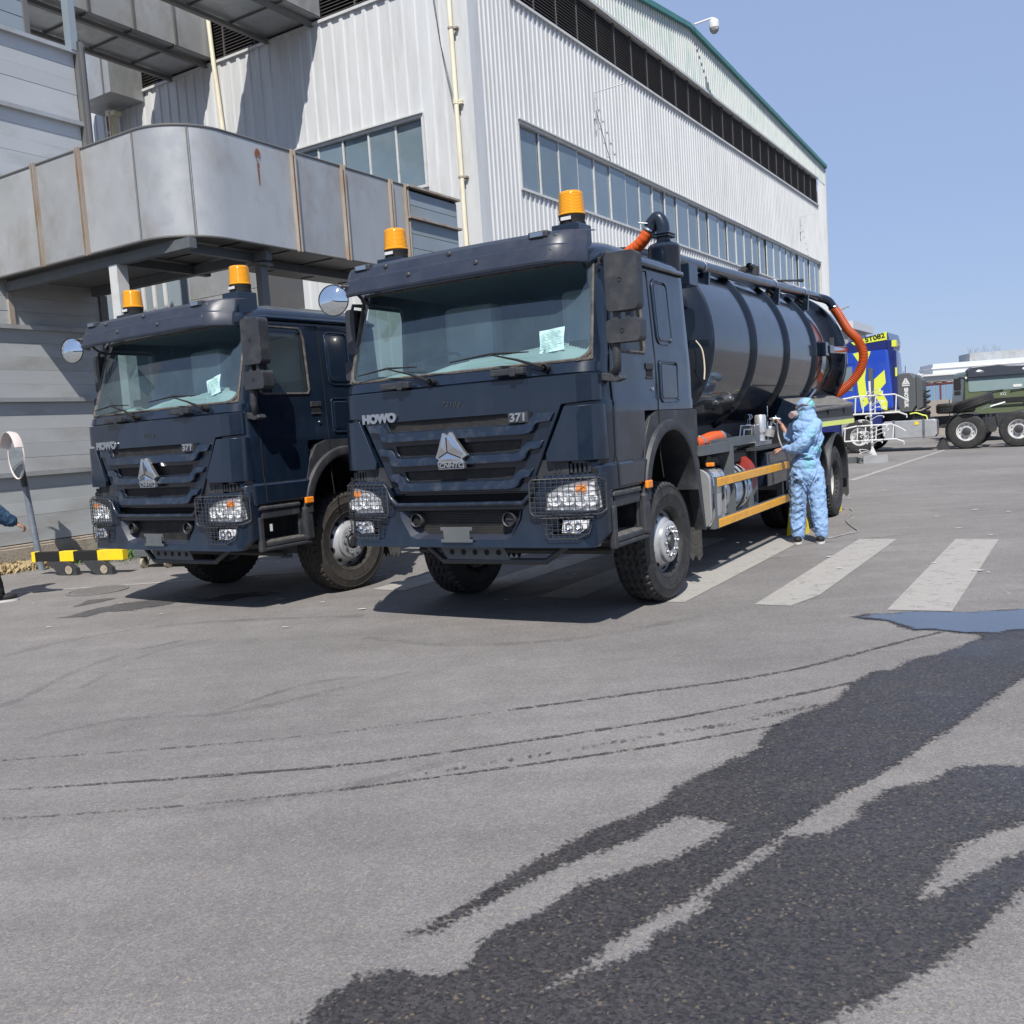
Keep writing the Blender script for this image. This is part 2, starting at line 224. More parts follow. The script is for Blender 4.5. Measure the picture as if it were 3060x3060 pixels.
M['waters'] = soften(M['water'], 'standing water with thin edge', -.035, .015, 6, .15, 40, .07)
M['damps'] = soften(M['damp'], 'damp asphalt with feathered edge', -.05, .03, 4, .30, 50, .09)
# ------------------------------------------------------------------ geometry builder
class G:
    def __init__(s): s.v = []; s.f = []; s.mi = []; s.cur = 0
    def add(s, vs, fs):
        o = len(s.v); s.v += [tuple(v) for v in vs]; s.f += [tuple(i+o for i in f) for f in fs]; s.mi += [s.cur]*len(fs); return s
    def m(s, i): s.cur = i; return s
    def box(s, x0, x1, y0, y1, z0, z1):
        return s.add([(x, y, z) for z in (z0, z1) for y in (y0, y1) for x in (x0, x1)], [(0, 2, 3, 1), (4, 5, 7, 6), (0, 1, 5, 4), (2, 6, 7, 3), (0, 4, 6, 2), (1, 3, 7, 5)])
    def obox(s, c, size, rot):
        """box of full size, centre c, rotated by Matrix rot"""
        hx, hy, hz = [q/2 for q in size]
        vs = [Vector(c) + rot @ Vector((x, y, z)) for z in (-hz, hz) for y in (-hy, hy) for x in (-hx, hx)]
        return s.add(vs, [(0, 2, 3, 1), (4, 5, 7, 6), (0, 1, 5, 4), (2, 6, 7, 3), (0, 4, 6, 2), (1, 3, 7, 5)])
    def bar(s, p0, p1, wx, wy):
        """rectangular bar between points"""
        p0, p1 = Vector(p0), Vector(p1); d = p1-p0; q = d.to_track_quat('Z', 'Y').to_matrix()
        return s.obox((p0+p1)/2, (wx, wy, d.length), q)
    def tube(s, path, r, n=8, closed=False, caps=True):
        P = [Vector(p) for p in path]; k = len(P); R = r if isinstance(r, (list, tuple)) else [r]*k
        vs = []; fs = []; prev = None
        for i, p in enumerate(P):
            a = P[i-1] if (i > 0 or closed) else p; b = P[(i+1) % k] if (i < k-1 or closed) else p
            t = (b-a).normalized()
            if prev is None:
                u = t.orthogonal().normalized()
            else:
                u = (prev - t*prev.dot(t)); u = u.normalized() if u.length > 1e-6 else t.orthogonal().normalized()
            prev = u; w_ = t.cross(u)
            for j in range(n):
                a_ = 2*PI*j/n; vs.append(p + (u*cos(a_)+w_*sin(a_))*R[i])
        for i in range(k if closed else k-1):
            for j in range(n):
                a, b = i*n+j, i*n+(j+1) % n; c, d = ((i+1) % k)*n+(j+1) % n, ((i+1) % k)*n+j
                fs.append((a, b, c, d))
        if caps and not closed: fs.append(tuple(range(n-1, -1, -1))); fs.append(tuple((k-1)*n+j for j in range(n)))
        return s.add(vs, fs)
    def cyl(s, p0, p1, r0, r1=None, n=16): return s.tube([p0, p1], [r0, r0 if r1 is None else r1], n)
    def lathe(s, prof, o=(0, 0, 0), axis='X', n=32, a0=0., a1=2*PI, dy=1.):
        """prof = [(radius, along)]"""
        full = abs(a1-a0-2*PI) < 1e-6; m_ = n if full else n+1; vs = []; fs = []
        for (r, t) in prof:
            for j in range(m_):
                a = a0+(a1-a0)*j/n; c, s_ = r*cos(a), r*sin(a)
                v = (t, c, s_) if axis == 'X' else ((s_, t, c) if axis == 'Y' else (c, s_, t))
                vs.append((v[0]+o[0], v[1]+o[1], v[2]+o[2]))
        for i in range(len(prof)-1):
            for j in range(n):
                a, b = i*m_+j, i*m_+(j+1) % m_; c, d = (i+1)*m_+(j+1) % m_, (i+1)*m_+j
                fs.append((a, b, c, d))
        return s.add(vs, fs)
    def sph(s, c, r, nu=16, nv=10, rot=None):
        if not isinstance(r, (tuple, list)): r = (r, r, r)
        vs = []; fs = []
        for i in range(nv+1):
            t = PI*i/nv
            for j in range(nu):
                a = 2*PI*j/nu; p = Vector((r[0]*sin(t)*cos(a), r[1]*sin(t)*sin(a), r[2]*cos(t)))
                if rot: p = rot @ p
                vs.append(Vector(c)+p)
        for i in range(nv):
            for j in range(nu): fs.append((i*nu+j, (i+1)*nu+j, (i+1)*nu+(j+1) % nu, i*nu+(j+1) % nu))
        return s.add(vs, fs)
    def prism(s, poly, plane, a, b):
        """extrude a 2D polygon (xz, yz or xy) between a and b on the third axis"""
        def P(u, v, t): return (u, t, v) if plane == 'xz' else ((t, u, v) if plane == 'yz' else (u, v, t))
        n = len(poly); vs = [P(u, v, a) for u, v in poly]+[P(u, v, b) for u, v in poly]
        tri = tessellate_polygon([[Vector((u, v, 0)) for u, v in poly]])
        fs = [tuple(t) for t in tri]+[tuple(i+n for i in reversed(t)) for t in tri]
        fs += [(i, (i+1) % n, (i+1) % n+n, i+n) for i in range(n)]
        return s.add(vs, fs)
    def xf(s, mtx, start=0):
        for i in range(start, len(s.v)): s.v[i] = tuple(mtx @ Vector(s.v[i]))
        return s
    def mapv(s, fn): s.v = [fn(*v) for v in s.v]; return s
    def mesh(s, name, mats, smooth=None):
        me = bpy.data.meshes.new(name); me.from_pydata(s.v, [], s.f)
        for x in mats: me.materials.append(M[x] if isinstance(x, str) else x)
        if len(mats) > 1: me.polygons.foreach_set('material_index', s.mi)
        bm = bmesh.new(); bm.from_mesh(me); bmesh.ops.remove_doubles(bm, verts=bm.verts, dist=1e-5); bmesh.ops.recalc_face_normals(bm, faces=bm.faces)
        if smooth is not None:
            for f in bm.faces: f.smooth = True
            for e in bm.edges:
                if len(e.link_faces) == 2 and e.calc_face_angle(3.0) > rad(smooth): e.smooth = False
        bm.to_mesh(me); bm.free(); me.update(); return me
    def out(s, name, mats, parent=None, smooth=None, bevel=0., bseg=2, loc=(0, 0, 0), rotz=0):
        if isinstance(mats, str): mats = [mats]
        return link(name, s.mesh(name, mats, smooth), parent, loc, rotz, bevel, bseg)
def link(name, me, parent=None, loc=(0, 0, 0), rotz=0., bevel=0., bseg=2):
    o = bpy.data.objects.new(name, me); COL.objects.link(o); o.parent = parent; o.location = loc; o.rotation_euler = (0, 0, rotz)
    if bevel:
        b = o.modifiers.new('bevel', 'BEVEL'); b.width = bevel; b.segments = bseg; b.limit_method = 'ANGLE'; b.angle_limit = rad(40); b.harden_normals = False
    return o
def tag(o, label=None, cat=None, group=None, kind=None):
    if label: o['label'] = label
    if cat: o['category'] = cat
    if group: o['group'] = group
    if kind: o['kind'] = kind
    return o
def thing(name, label, cat, loc=(0, 0, 0), rotz=0., group=None):
    o = bpy.data.objects.new(name, None); COL.objects.link(o); o.location = loc; o.rotation_euler = (0, 0, rotz); o.empty_display_size = .2
    return tag(o, label, cat, group)
def sub(name, parent, loc=(0, 0, 0), rot=(0, 0, 0)):
    o = bpy.data.objects.new(name, None); COL.objects.link(o); o.parent = parent; o.location = loc; o.rotation_euler = rot; o.empty_display_size = .1; return o
def copy_tree(o, parent=None, skip=()):
    c = o.copy(); COL.objects.link(c); c.parent = parent
    for ch in [x for x in list(bpy.data.objects) if x.parent is o]:
        if ch.name.split('.')[0] not in skip: copy_tree(ch, c, skip)
    return c
def text_mesh(txt, size, depth=.01, bold=0., shear=0., spacing=1.):
    cu = bpy.data.curves.new('t', 'FONT'); cu.body = txt; cu.size = size; cu.extrude = depth; cu.offset = bold; cu.align_x = 'CENTER'; cu.align_y = 'CENTER'; cu.shear = shear; cu.space_character = spacing
    ob = bpy.data.objects.new('t', cu); COL.objects.link(ob); dg = bpy.context.evaluated_depsgraph_get(); me = bpy.data.meshes.new_from_object(ob.evaluated_get(dg))
    bpy.data.objects.remove(ob); bpy.data.curves.remove(cu); return me
def lettering(name, txt, size, mtl, parent, loc, rot, depth=.004, bold=0., shear=0., sx=1., spacing=1.):
    me = text_mesh(txt, size, depth, bold, shear, spacing); me.name = name; me.materials.clear(); me.materials.append(M[mtl])
    o = bpy.data.objects.new(name, me); COL.objects.link(o); o.parent = parent; o.location = loc; o.rotation_euler = rot; o.scale = (sx, 1, 1); return o
def spline(pts, n=8):
    P = [Vector(p) for p in pts]; P = [P[0]*2-P[1]]+P+[P[-1]*2-P[-2]]; out = []
    for i in range(1, len(P)-2):
        for j in range(n):
            t = j/n; a, b, c, d = P[i-1:i+3]
            out.append(.5*((2*b)+(c-a)*t+(2*a-5*b+4*c-d)*t*t+(3*b-3*c+d-a)*t**3))
    out.append(P[-2]); return out
def rrect(x0, x1, z0, z1, r, n=4):
    out = []
    for cx, cz, a0 in ((x1-r, z1-r, 0), (x0+r, z1-r, 90), (x0+r, z0+r, 180), (x1-r, z0+r, 270)):
        for i in range(n+1): a = rad(a0+90*i/n); out.append((cx+r*cos(a), cz+r*sin(a)))
    return out
def plate(outer, holes, y, depth, bend=None, cuts=(), slope=None):
    """front panel: polygon with holes in xz, thickness in y, cut at the given x then bent"""
    bm = bmesh.new(); es = []
    for loop in [outer]+list(holes):
        vs = [bm.verts.new((u, 0, v)) for u, v in loop]
        es += [bm.edges.new((vs[i], vs[(i+1) % len(vs)])) for i in range(len(vs))]
    bmesh.ops.triangle_fill(bm, use_beauty=True, use_dissolve=False, edges=es)
    bmesh.ops.dissolve_limit(bm, angle_limit=rad(2), verts=bm.verts, edges=bm.edges)
    ret = bmesh.ops.extrude_face_region(bm, geom=bm.faces[:]); bmesh.ops.translate(bm, verts=[e for e in ret['geom'] if isinstance(e, bmesh.types.BMVert)], vec=(0, depth, 0))
    for c in cuts: bmesh.ops.bisect_plane(bm, geom=bm.verts[:]+bm.edges[:]+bm.faces[:], plane_co=(c, 0, 0), plane_no=(1, 0, 0))
    bmesh.ops.triangulate(bm, faces=[f for f in bm.faces if len(f.verts) > 4])
    bm.verts.ensure_lookup_table(); bm.faces.ensure_lookup_table(); bm.verts.index_update()
    g = G(); g.add([v.co for v in bm.verts], [tuple(v.index for v in f.verts) for f in bm.faces]); bm.free()
    g.mapv(lambda X, Y, Z: (X, y+Y+(bend(X) if bend else 0)+(slope(Z) if slope else 0), Z)); return g
# B frame: the factory hall, booth, ducts, crosswalk and rack all share its right angles
BX, BY, BA = -.2638, 21.2819, -.5606
def Bw(x, y, z=0.): return Vector((BX+cos(BA)*x-sin(BA)*y, BY+sin(BA)*x+cos(BA)*y, z))
# ------------------------------------------------------------------ ground
def frac_edge(pts, amp, seg):
    """break a closed outline into short ragged pieces"""
    rr = random.Random(11); out = []
    def divide(a, b, k):
        L = (b-a).length
        if L < seg: return [a]
        mid = (a+b)/2; nrm = Vector((-(b-a).y, (b-a).x)); mid = mid + nrm*rr.uniform(-1, 1)*k
        return divide(a, mid, k*.93)+divide(mid, b, k*.93)
    P = [Vector(p) for p in pts]
    for i in range(len(P)): out += divide(P[i], P[(i+1) % len(P)], amp)
    return [(p.x, p.y) for p in out]
def sheet(name, pts, z, mtl, kind='structure', extra=None, loc=(0, 0, 0)):
    g = G(); tri = tessellate_polygon([[Vector((x, y, 0)) for x, y in pts]])
    g.add([(x, y, z) for x, y in pts], [tuple(t) for t in tri])
    for e in (extra or []):
        g.add([(x, y, z) for x, y in e], [tuple(range(len(e)))])
    o = g.out(name, mtl, loc=loc)
    for p in o.data.polygons:
        if p.normal.z < 0: p.flip()
    if kind: o['kind'] = kind
    return o
g = G(); R_ = 900
g.add([(-R_, -R_, 0), (R_, -R_, 0), (R_, R_, 0), (-R_, R_, 0)], [(0, 1, 2, 3)]); tag(g.out('ground', 'asph'), kind='structure')
WET = [(7.2, 7.5), (5.6, 7.22), (4.402, 7.051), (3.879, 7.047), (3.704, 7.07), (3.47, 7.055), (3.332, 7.124), (3.117, 7.22), (2.879, 7.204), (2.72, 7.243), (2.594, 7.176), (2.652, 7.064), (2.79, 6.95), (2.79, 6.751), (2.841, 6.59), (2.942, 6.578), (3.034, 6.549), (3.065, 6.449), (3.182, 6.372), (3.158, 6.275), (2.865, 6.035), (2.727, 5.946), (2.449, 5.803), (2.298, 5.637), (2.148, 5.631), (2.044, 5.507), (1.952, 5.407), (1.821, 5.225), (1.759, 5.111), (1.663, 5.011), (1.514, 4.926), (1.361, 4.815), (1.264, 4.713), (1.17, 4.545), (1.134, 4.443), (1.028, 4.347), (0.91, 4.258), (0.854, 4.201), (0.646, 4.017), (0.546, 3.851), (0.39, 3.729), (0.245, 3.633), (0.104, 3.488), (-0.026, 3.37), (-0.103, 3.284), (-0.259, 3.098), (-0.364, 2.991), (-0.439, 2.924), (-0.334, 2.949), (-0.175, 3.115), (-0.059, 3.217), (0.096, 3.352), (0.259, 3.447), (0.397, 3.534), (0.529, 3.647), (0.628, 3.732), (0.73, 3.655), (0.78, 3.588), (0.651, 3.442), (0.49, 3.329), (0.331, 3.271), (0.206, 3.211), (0.082, 3.11), (-0.007, 3.011), (-0.144, 2.925), (-0.207, 2.812), (-0.241, 2.705), (-0.339, 2.684), (-0.443, 2.728), (-0.566, 2.71), (-0.646, 2.606), (-0.695, 2.501), (-0.73, 2.363), (0.034, 2.1), (0.633, 2.15), (0.727, 2.353), (0.845, 2.407), (0.96, 2.469), (1.1, 2.551), (1.226, 2.642), (1.373, 2.762), (1.494, 2.87), (1.613, 2.962), (1.942, 3.121), (2.45, 3.36), (2.6, 3.52), (2.116, 3.398), (1.752, 3.212), (1.649, 3.163), (1.485, 3.065), (1.33, 2.972), (1.261, 2.94), (1.315, 3.03), (1.459, 3.19), (1.574, 3.304), (1.722, 3.386), (1.886, 3.453), (2.226, 3.573), (2.9, 3.78), (3.3, 4.15), (2.9, 4.2), (2.497, 4.005), (2.182, 3.987), (2.058, 4.035), (1.93, 4.033), (1.723, 3.9), (1.522, 3.842), (1.376, 3.714), (1.28, 3.568), (1.129, 3.459), (0.972, 3.465), (0.937, 3.399), (0.85, 3.31), (0.71, 3.172), (0.604, 3.083), (0.551, 2.966), (0.47, 2.899), (0.367, 2.838), (0.329, 2.76), (0.245, 2.703), (0.129, 2.652), (-0.009, 2.576), (0.119, 2.685), (0.264, 2.85), (0.431, 2.982), (0.599, 3.127), (0.755, 3.291), (0.942, 3.47), (1.106, 3.635), (1.302, 3.813), (1.499, 3.963), (1.733, 4.174), (2.006, 4.436), (2.263, 4.673), (2.528, 4.941), (2.914, 5.307), (3.758, 6.012), (4.8, 6.45), (6.0, 6.6), (7.3, 7.1)]
PUD = [(6.4, 7.25), (5.4, 7.12), (4.402, 7.03), (3.879, 7.03), (3.47, 7.04), (3.117, 7.20), (2.879, 7.19), (2.76, 7.21), (2.66, 7.12), (2.80, 6.94), (2.81, 6.77), (2.87, 6.61), (2.96, 6.594), (3.077, 6.475), (3.204, 6.38), (3.32, 6.342), (3.52, 6.399), (3.948, 6.326), (4.8, 6.62), (5.8, 6.8)]
def blobs(pts, n, spread, rmin, rmax, seed):
    rr = random.Random(seed); out = []
    for _ in range(n):
        i = rr.randrange(len(pts)); a = Vector(pts[i]); b = Vector(pts[(i+1) % len(pts)]); p = a.lerp(b, rr.random())
        c = p+Vector((rr.gauss(0, spread), rr.gauss(0, spread))); r = rr.uniform(rmin, rmax)*rr.random()+.004; k = rr.randrange(5, 8); a0 = rr.random()*6
        out.append([(c.x+r*rr.uniform(.5, 1.3)*1.5*cos(a0+2*PI*j/k), c.y+r*rr.uniform(.5, 1.3)*sin(a0+2*PI*j/k)) for j in range(k)])
    return out
def soft_patch(name, poly, z, mtl, cell=.025, pad=.10):
    P = np.array(poly); x0, y0 = P.min(0)-pad; x1, y1 = P.max(0)+pad; nx, ny = int((x1-x0)/cell)+1, int((y1-y0)/cell)+1
    X, Y = np.meshgrid(x0+np.arange(nx)*cell, y0+np.arange(ny)*cell); q = np.stack([X.ravel(), Y.ravel()], 1); d2 = np.full(len(q), 1e9); ins = np.zeros(len(q), bool)
    for i in range(len(P)):
        a, b = P[i], P[(i+1) % len(P)]; e = b-a; t = np.clip(((q-a) @ e)/(e @ e+1e-12), 0, 1); d2 = np.minimum(d2, ((q-a-t[:, None]*e)**2).sum(1))
        c = (a[1] > q[:, 1]) != (b[1] > q[:, 1]); xi = a[0]+(q[:, 1]-a[1])*(b[0]-a[0])/((b[1]-a[1]) if abs(b[1]-a[1]) > 1e-9 else 1e-9); ins ^= c & (q[:, 0] < xi)
    sd_ = np.sqrt(d2)*np.where(ins, -1, 1); S = sd_.reshape(ny, nx); keep = {}; vs = []; ed = []; fs = []
    def vid(i, j):
        if (i, j) not in keep: keep[(i, j)] = len(vs); vs.append((x0+j*cell, y0+i*cell, z)); ed.append(float(S[i, j]))
        return keep[(i, j)]
    ok = np.minimum.reduce([S[:-1, :-1], S[1:, :-1], S[:-1, 1:], S[1:, 1:]]) < pad*.9
    for i, j in zip(*np.nonzero(ok)): fs.append((vid(i, j), vid(i, j+1), vid(i+1, j+1), vid(i+1, j)))
    me = bpy.data.meshes.new(name); me.from_pydata(vs, [], fs); me.materials.append(M[mtl]); at = me.attributes.new('edge', 'FLOAT', 'POINT'); at.data.foreach_set('value', ed)
    o = link(name, me); o['kind'] = 'structure'; return o
soft_patch('wet_patch', WET, .004, 'wets')
soft_patch('puddle', PUD, .0085, 'waters', .02)
ST = [(-4.796, 9.557), (-4.657, 9.638), (-4.563, 10.005), (-4.363, 10.29), (-4.051, 10.325), (-3.737, 10.361), (-3.4, 10.162), (-3.231, 10.403), (-2.789, 10.392), (-2.635, 10.208), (-3.005, 10.09), (-3.082, 9.9), (-3.288, 9.975), (-3.637, 10.072), (-3.846, 9.92), (-4.072, 9.7), (-4.338, 9.725), (-4.473, 9.514)]
ST2 = [(-4.917, 10.198), (-4.929, 10.645), (-4.618, 10.639), (-4.708, 10.458), (-4.844, 10.215)]
soft_patch('oil_stain', ST, .004, 'damps', .03, .16); soft_patch('oil_stain', ST2, .004, 'damps', .03, .16)
def ribbon(name, pts, w_, mtl, z=.004, zig=0.):
    P = spline([(x, y, z) for x, y in pts], 24); g = G(); vs = []; fs = []
    for i, p in enumerate(P):
        t = (P[min(i+1, len(P)-1)]-P[max(i-1, 0)]).normalized(); n = Vector((-t.y, t.x, 0)); k = w_*(.75+.5*noise.noise(p*6))
        vs += [p+n*k/2, p-n*k/2]
    for i in range(len(P)-1): fs.append((2*i, 2*i+1, 2*i+3, 2*i+2))
    o = g.add(vs, fs).out(name, mtl); o['kind'] = 'structure'; return o
ribbon('tyre_track', [(3.022, 6.523), (2.513, 6.242), (2.037, 5.961), (1.747, 5.802), (1.359, 5.657), (0.883, 5.544), (-.1, 5.33)], .05, 'track')
ribbon('tyre_track', [(-.2, 5.30), (-1.053, 5.129), (-1.715, 5.056), (-2.486, 5.028), (-3.4, 5.02)], .032, 'track2')
ribbon('tyre_track', [(1.958, 5.426), (1.579, 5.263), (1.111, 5.082), (0.783, 4.97), (0, 4.77), (-0.834, 4.597), (-1.56, 4.554), (-2.386, 4.544)], .038, 'track', z=.005)
ribbon('tyre_track', [(-2.386, 4.544), (-2.658, 4.553), (-3.4, 4.56)], .03, 'track2', z=.005)
ribbon('tyre_track', [(1.326, 4.76), (1.014, 4.667), (0.715, 4.58), (0, 4.42), (-0.895, 4.25)], .034, 'track')
ribbon('tyre_track', [(-0.895, 4.25), (-1.56, 4.189), (-2.114, 4.169), (-2.45, 4.169), (-3.2, 4.17)], .032, 'track2')
g = G(); P = spline([(1.717, 5.05, 0), (1.425, 4.962, 0), (1.05, 4.818, 0), (0.743, 4.74, 0), (.1, 4.55, 0), (-0.545, 4.38, 0)], 14)
for i in range(1, len(P)-1):                                             # chevron prints of one tyre shoulder
    t = (P[i+1]-P[i-1]).normalized(); n = Vector((-t.y, t.x, 0)); k = 1-.6*i/len(P)
    if rnd.random() < .22: continue
    for q, ww in ((0, .030), (.024, .018), (-.022, .02)):
        c = P[i]+n*q*k+t*rnd.uniform(-.01, .01); a = rnd.uniform(.02, .034)*k+.006
        g.add([(*(c+t*a*.9+n*ww*.5)[:2], .0055), (*(c+t*a*.2+n*ww*.6)[:2], .0055), (*(c-t*a+n*ww*-.2)[:2], .0055), (*(c-t*a*.3-n*ww*.6)[:2], .0055), (*(c+t*a*.6-n*ww*.1)[:2], .0055)], [(0, 1, 2, 3, 4)])
tag(g.out('tyre_prints', 'track2'), kind='stuff')
# crosswalk stripes, parallel to the hall
def quadB(name, c, mtl, z=.0045, kind='structure'):
    g = G(); g.add([Bw(x, y, z) for x, y in c], [tuple(range(len(c)))]); o = g.out(name, mtl)
    for p in o.data.polygons:
        if p.normal.z < 0: p.flip()
    o['kind'] = kind; return o
quadB('crosswalk_stripe', [(8.0, -10.2), (8.44, -10.16), (8.42, -5.92), (8.0, -5.9)], 'line')
quadB('crosswalk_stripe', [(9.06, -10.121), (9.365, -10.117), (9.48, -9.6), (9.505, -5.891), (9.07, -5.91)], 'line')
quadB('crosswalk_stripe', [(10.129, -10.111), (10.596, -10.052), (10.606, -5.874), (10.151, -5.863)], 'line')
for x in (6.95, 5.9, 4.85): quadB('crosswalk_stripe', [(x, -10.2), (x+.43, -10.2), (x+.43, -5.9), (x, -5.9)], 'line')
quadB('lane_line', [(6.85, 3.9), (7.0, 3.9), (7.36, 16.5), (7.24, 16.6)], 'line')
quadB('lane_line', [(-6.2, -11.78), (-.17, -11.53), (1.587, -10.36), (3.2, -9.1), (3.2, -9.0), (1.55, -10.26), (-.17, -11.45), (-6.2, -11.68)], 'line')
# small litter of paint crumbs and pale scuffs
g = G(); rr = random.Random(3)
for _ in range(150):
    x = rr.uniform(-6, 9); y = rr.uniform(7.6, 22); s_ = rr.uniform(.006, .03)*(1 if y > 8 else .6); k = rr.randrange(4, 7)
    g.add([(x+s_*rr.uniform(.4, 1.6)*1.6*cos(2*PI*j/k), y+s_*rr.uniform(.4, 1.3)*sin(2*PI*j/k), .0125) for j in range(k)], [tuple(range(k))])
tag(g.out('litter_crumbs', 'sole'), kind='stuff')
mh = thing('manhole_cover', 'round cast iron manhole cover flush in the asphalt beside the thin white line', 'manhole cover', Bw(1.14, -11.0, .002), 0)
g = G(); g.lathe([(.36, .002), (.36, .008), (.325, .008), (.325, .004)], axis='Z', n=48); g.out('frame_ring', 'iron', mh)
g = G(); g.lathe([(0.0001, .006), (.315, .006), (.318, .002)], axis='Z', n=48)
for i in range(-5, 6):
    for j in range(-5, 6):
        if (i*i+j*j)*.055**2 < .285**2: g.box(i*.055-.02, i*.055+.02, j*.055-.02, j*.055+.02, .0055, .0105)
g.out('lid', 'iron', mh)
# ------------------------------------------------------------------ factory hall
hall = thing('factory_hall', 'large white corrugated steel factory hall with long window bands and dark louvres', 'factory hall', (BX, BY, 0), BA)
def corr(length, z0, z1, pitch, dep, top=None, rib=.35):
    """corrugated sheet in local x (0..length), facing -y; top(x) gives a sloping upper edge"""
    g = G(); xs = []; n = max(1, round(length/pitch)); p = length/n
    for i in range(n):
        a = i*p; xs += [(a, 0), (a+p*(1-rib)*.92, 0), (a+p*(1-rib), -dep), (a+p*(1-rib*.25), -dep), (a+p-1e-4, 0)]
    xs.append((length, 0)); vs = []
    for x, y in xs: vs += [(x, y, z0), (x, y, top(x) if top else z1)]
    return g.add(vs, [(2*i, 2*i+2, 2*i+3, 2*i+1) for i in range(len(xs)-1)])
HL, WB, WT, LB, LT = 32.75, 7.34, 8.92, 11.73, 13.07
def rtop(y): return 13.1+.122*y if y < 13.65 else 14.765-(y-13.65)*.0465
def wall_sheets(face, spans, z0, z1, pitch, mtl='wall', slop=False):
    cache = {}
    for a, b in spans:
        k = round(b-a, 3)
        if slop or k not in cache:
            g = corr(b-a, z0, z1, pitch, .035, top=(lambda x, a=a: rtop(a+x)) if slop else None)
            me = g.mesh('cladding_sheet', [mtl]); cache[k] = me
        o = link('cladding_sheet', cache[k], hall)
        if face == 'R': o.location = (0, a, 0); o.rotation_euler = (0, 0, PI/2)   # local x -> +y, outward -y -> +x
        else: o.location = (a, 0, 0)
def spans(a, b, w_): n = max(1, round((b-a)/w_)); return [(a+(b-a)*i/n, a+(b-a)*(i+1)/n) for i in range(n)]
wall_sheets('R', spans(0, 1.85, .9), 0, 13.0, .205)
wall_sheets('R', spans(1.85, 31.05, 1.5), 0, WB, .205)
wall_sheets('R', spans(1.85, 31.05, 1.5), WT, LB, .205)
wall_sheets('R', spans(31.05, HL, .85), 0, 13.0, .205)
wall_sheets('R', spans(1.85, HL, 1.55), LT, 0, .205, 'gable', True)
XL = -15.4
wall_sheets('L', spans(-1.37, -.02, 1.35), 0, 13.0, .34)
wall_sheets('L', spans(-12.0, -1.37, 1.06), 0, WB, .34)
wall_sheets('L', spans(-12.0, -1.37, 1.06), WT, LB, .34)
wall_sheets('L', spans(XL, -12.0, 1.1), 0, 14, .34)
wall_sheets('L', spans(-12.4, -.02, 1.24), LT, 15.2, .34)
g = G(); g.box(-.01, -30, 0, 0, 0, 0); g = G()
g.box(XL, -.16, .14, HL-.05, 0, 12.6); g.out('inner_core', 'black', hall)
g = G(); g.box(-.05, .05, -.055, .22, 0, 14.2); g.box(-.3, -.05, -.048, -.03, 0, 14.2); g.box(.03, .048, .22, .34, 0, 14.2); g.out('corner_flashing', 'wall', hall)
g = G(); g.box(-.05, .06, HL-.12, HL+.03, 0, 13.85); g.out('corner_flashing', 'wall', hall)
# window bands
def band(face, a, b, n):
    def put(g, name, mtl, p): 
        o = link(name, g.mesh(name, [mtl]), hall, bevel=0)
        if face == 'R': o.location = (0, p, 0); o.rotation_euler = (0, 0, PI/2)
        else: o.location = (p, 0, 0)
        return o
    st = (b-a)/n
    gp = G(); gp.box(.02, st-.02, .030, .045, WB+.03, WT-.05); mp_ = gp.mesh('window_pane', ['pane'])
    gm = G(); gm.box(-.024, .024, -.005, .03, WB+.03, WT-.05); mm_ = gm.mesh('mullion', ['trim'])
    for i in range(n+1):
        for me, nm, ok in ((mp_, 'window_pane', i < n), (mm_, 'mullion', 0 < i < n)):
            if not ok: continue
            o = link(nm, me, hall); p = a+st*i
            if face == 'R': o.location = (rnd.uniform(-.006, .006) if nm == 'window_pane' else 0, p, 0); o.rotation_euler = (rnd.uniform(-.004, .004) if nm == 'window_pane' else 0, 0, PI/2+(rnd.uniform(-.012, .012) if nm == 'window_pane' else 0))
            else: o.location = (p, 0, 0); o.rotation_euler = (rnd.uniform(-.004, .004), 0, rnd.uniform(-.012, .012) if nm == 'window_pane' else 0)
    g = G(); L_ = b-a
    g.box(-.06, L_+.06, -.055, .12, WT-.05, WT+.02); g.box(-.06, L_+.06, -.11, -.03, WT+.02, WT+.05); put(g, 'window_head', 'trim', a)
    g = G(); g.box(-.06, L_+.06, -.07, .12, WB-.03, WB+.03); put(g, 'window_sill', 'trim', a)
    for e in (-.06, L_): g = G(); g.box(e, e+.06, -.06, .12, WB+.03, WT-.05); put(g, 'window_jamb', 'trim', a)
band('R', 1.87, 31.0, 29); band('L', -11.9, -1.40, 13)
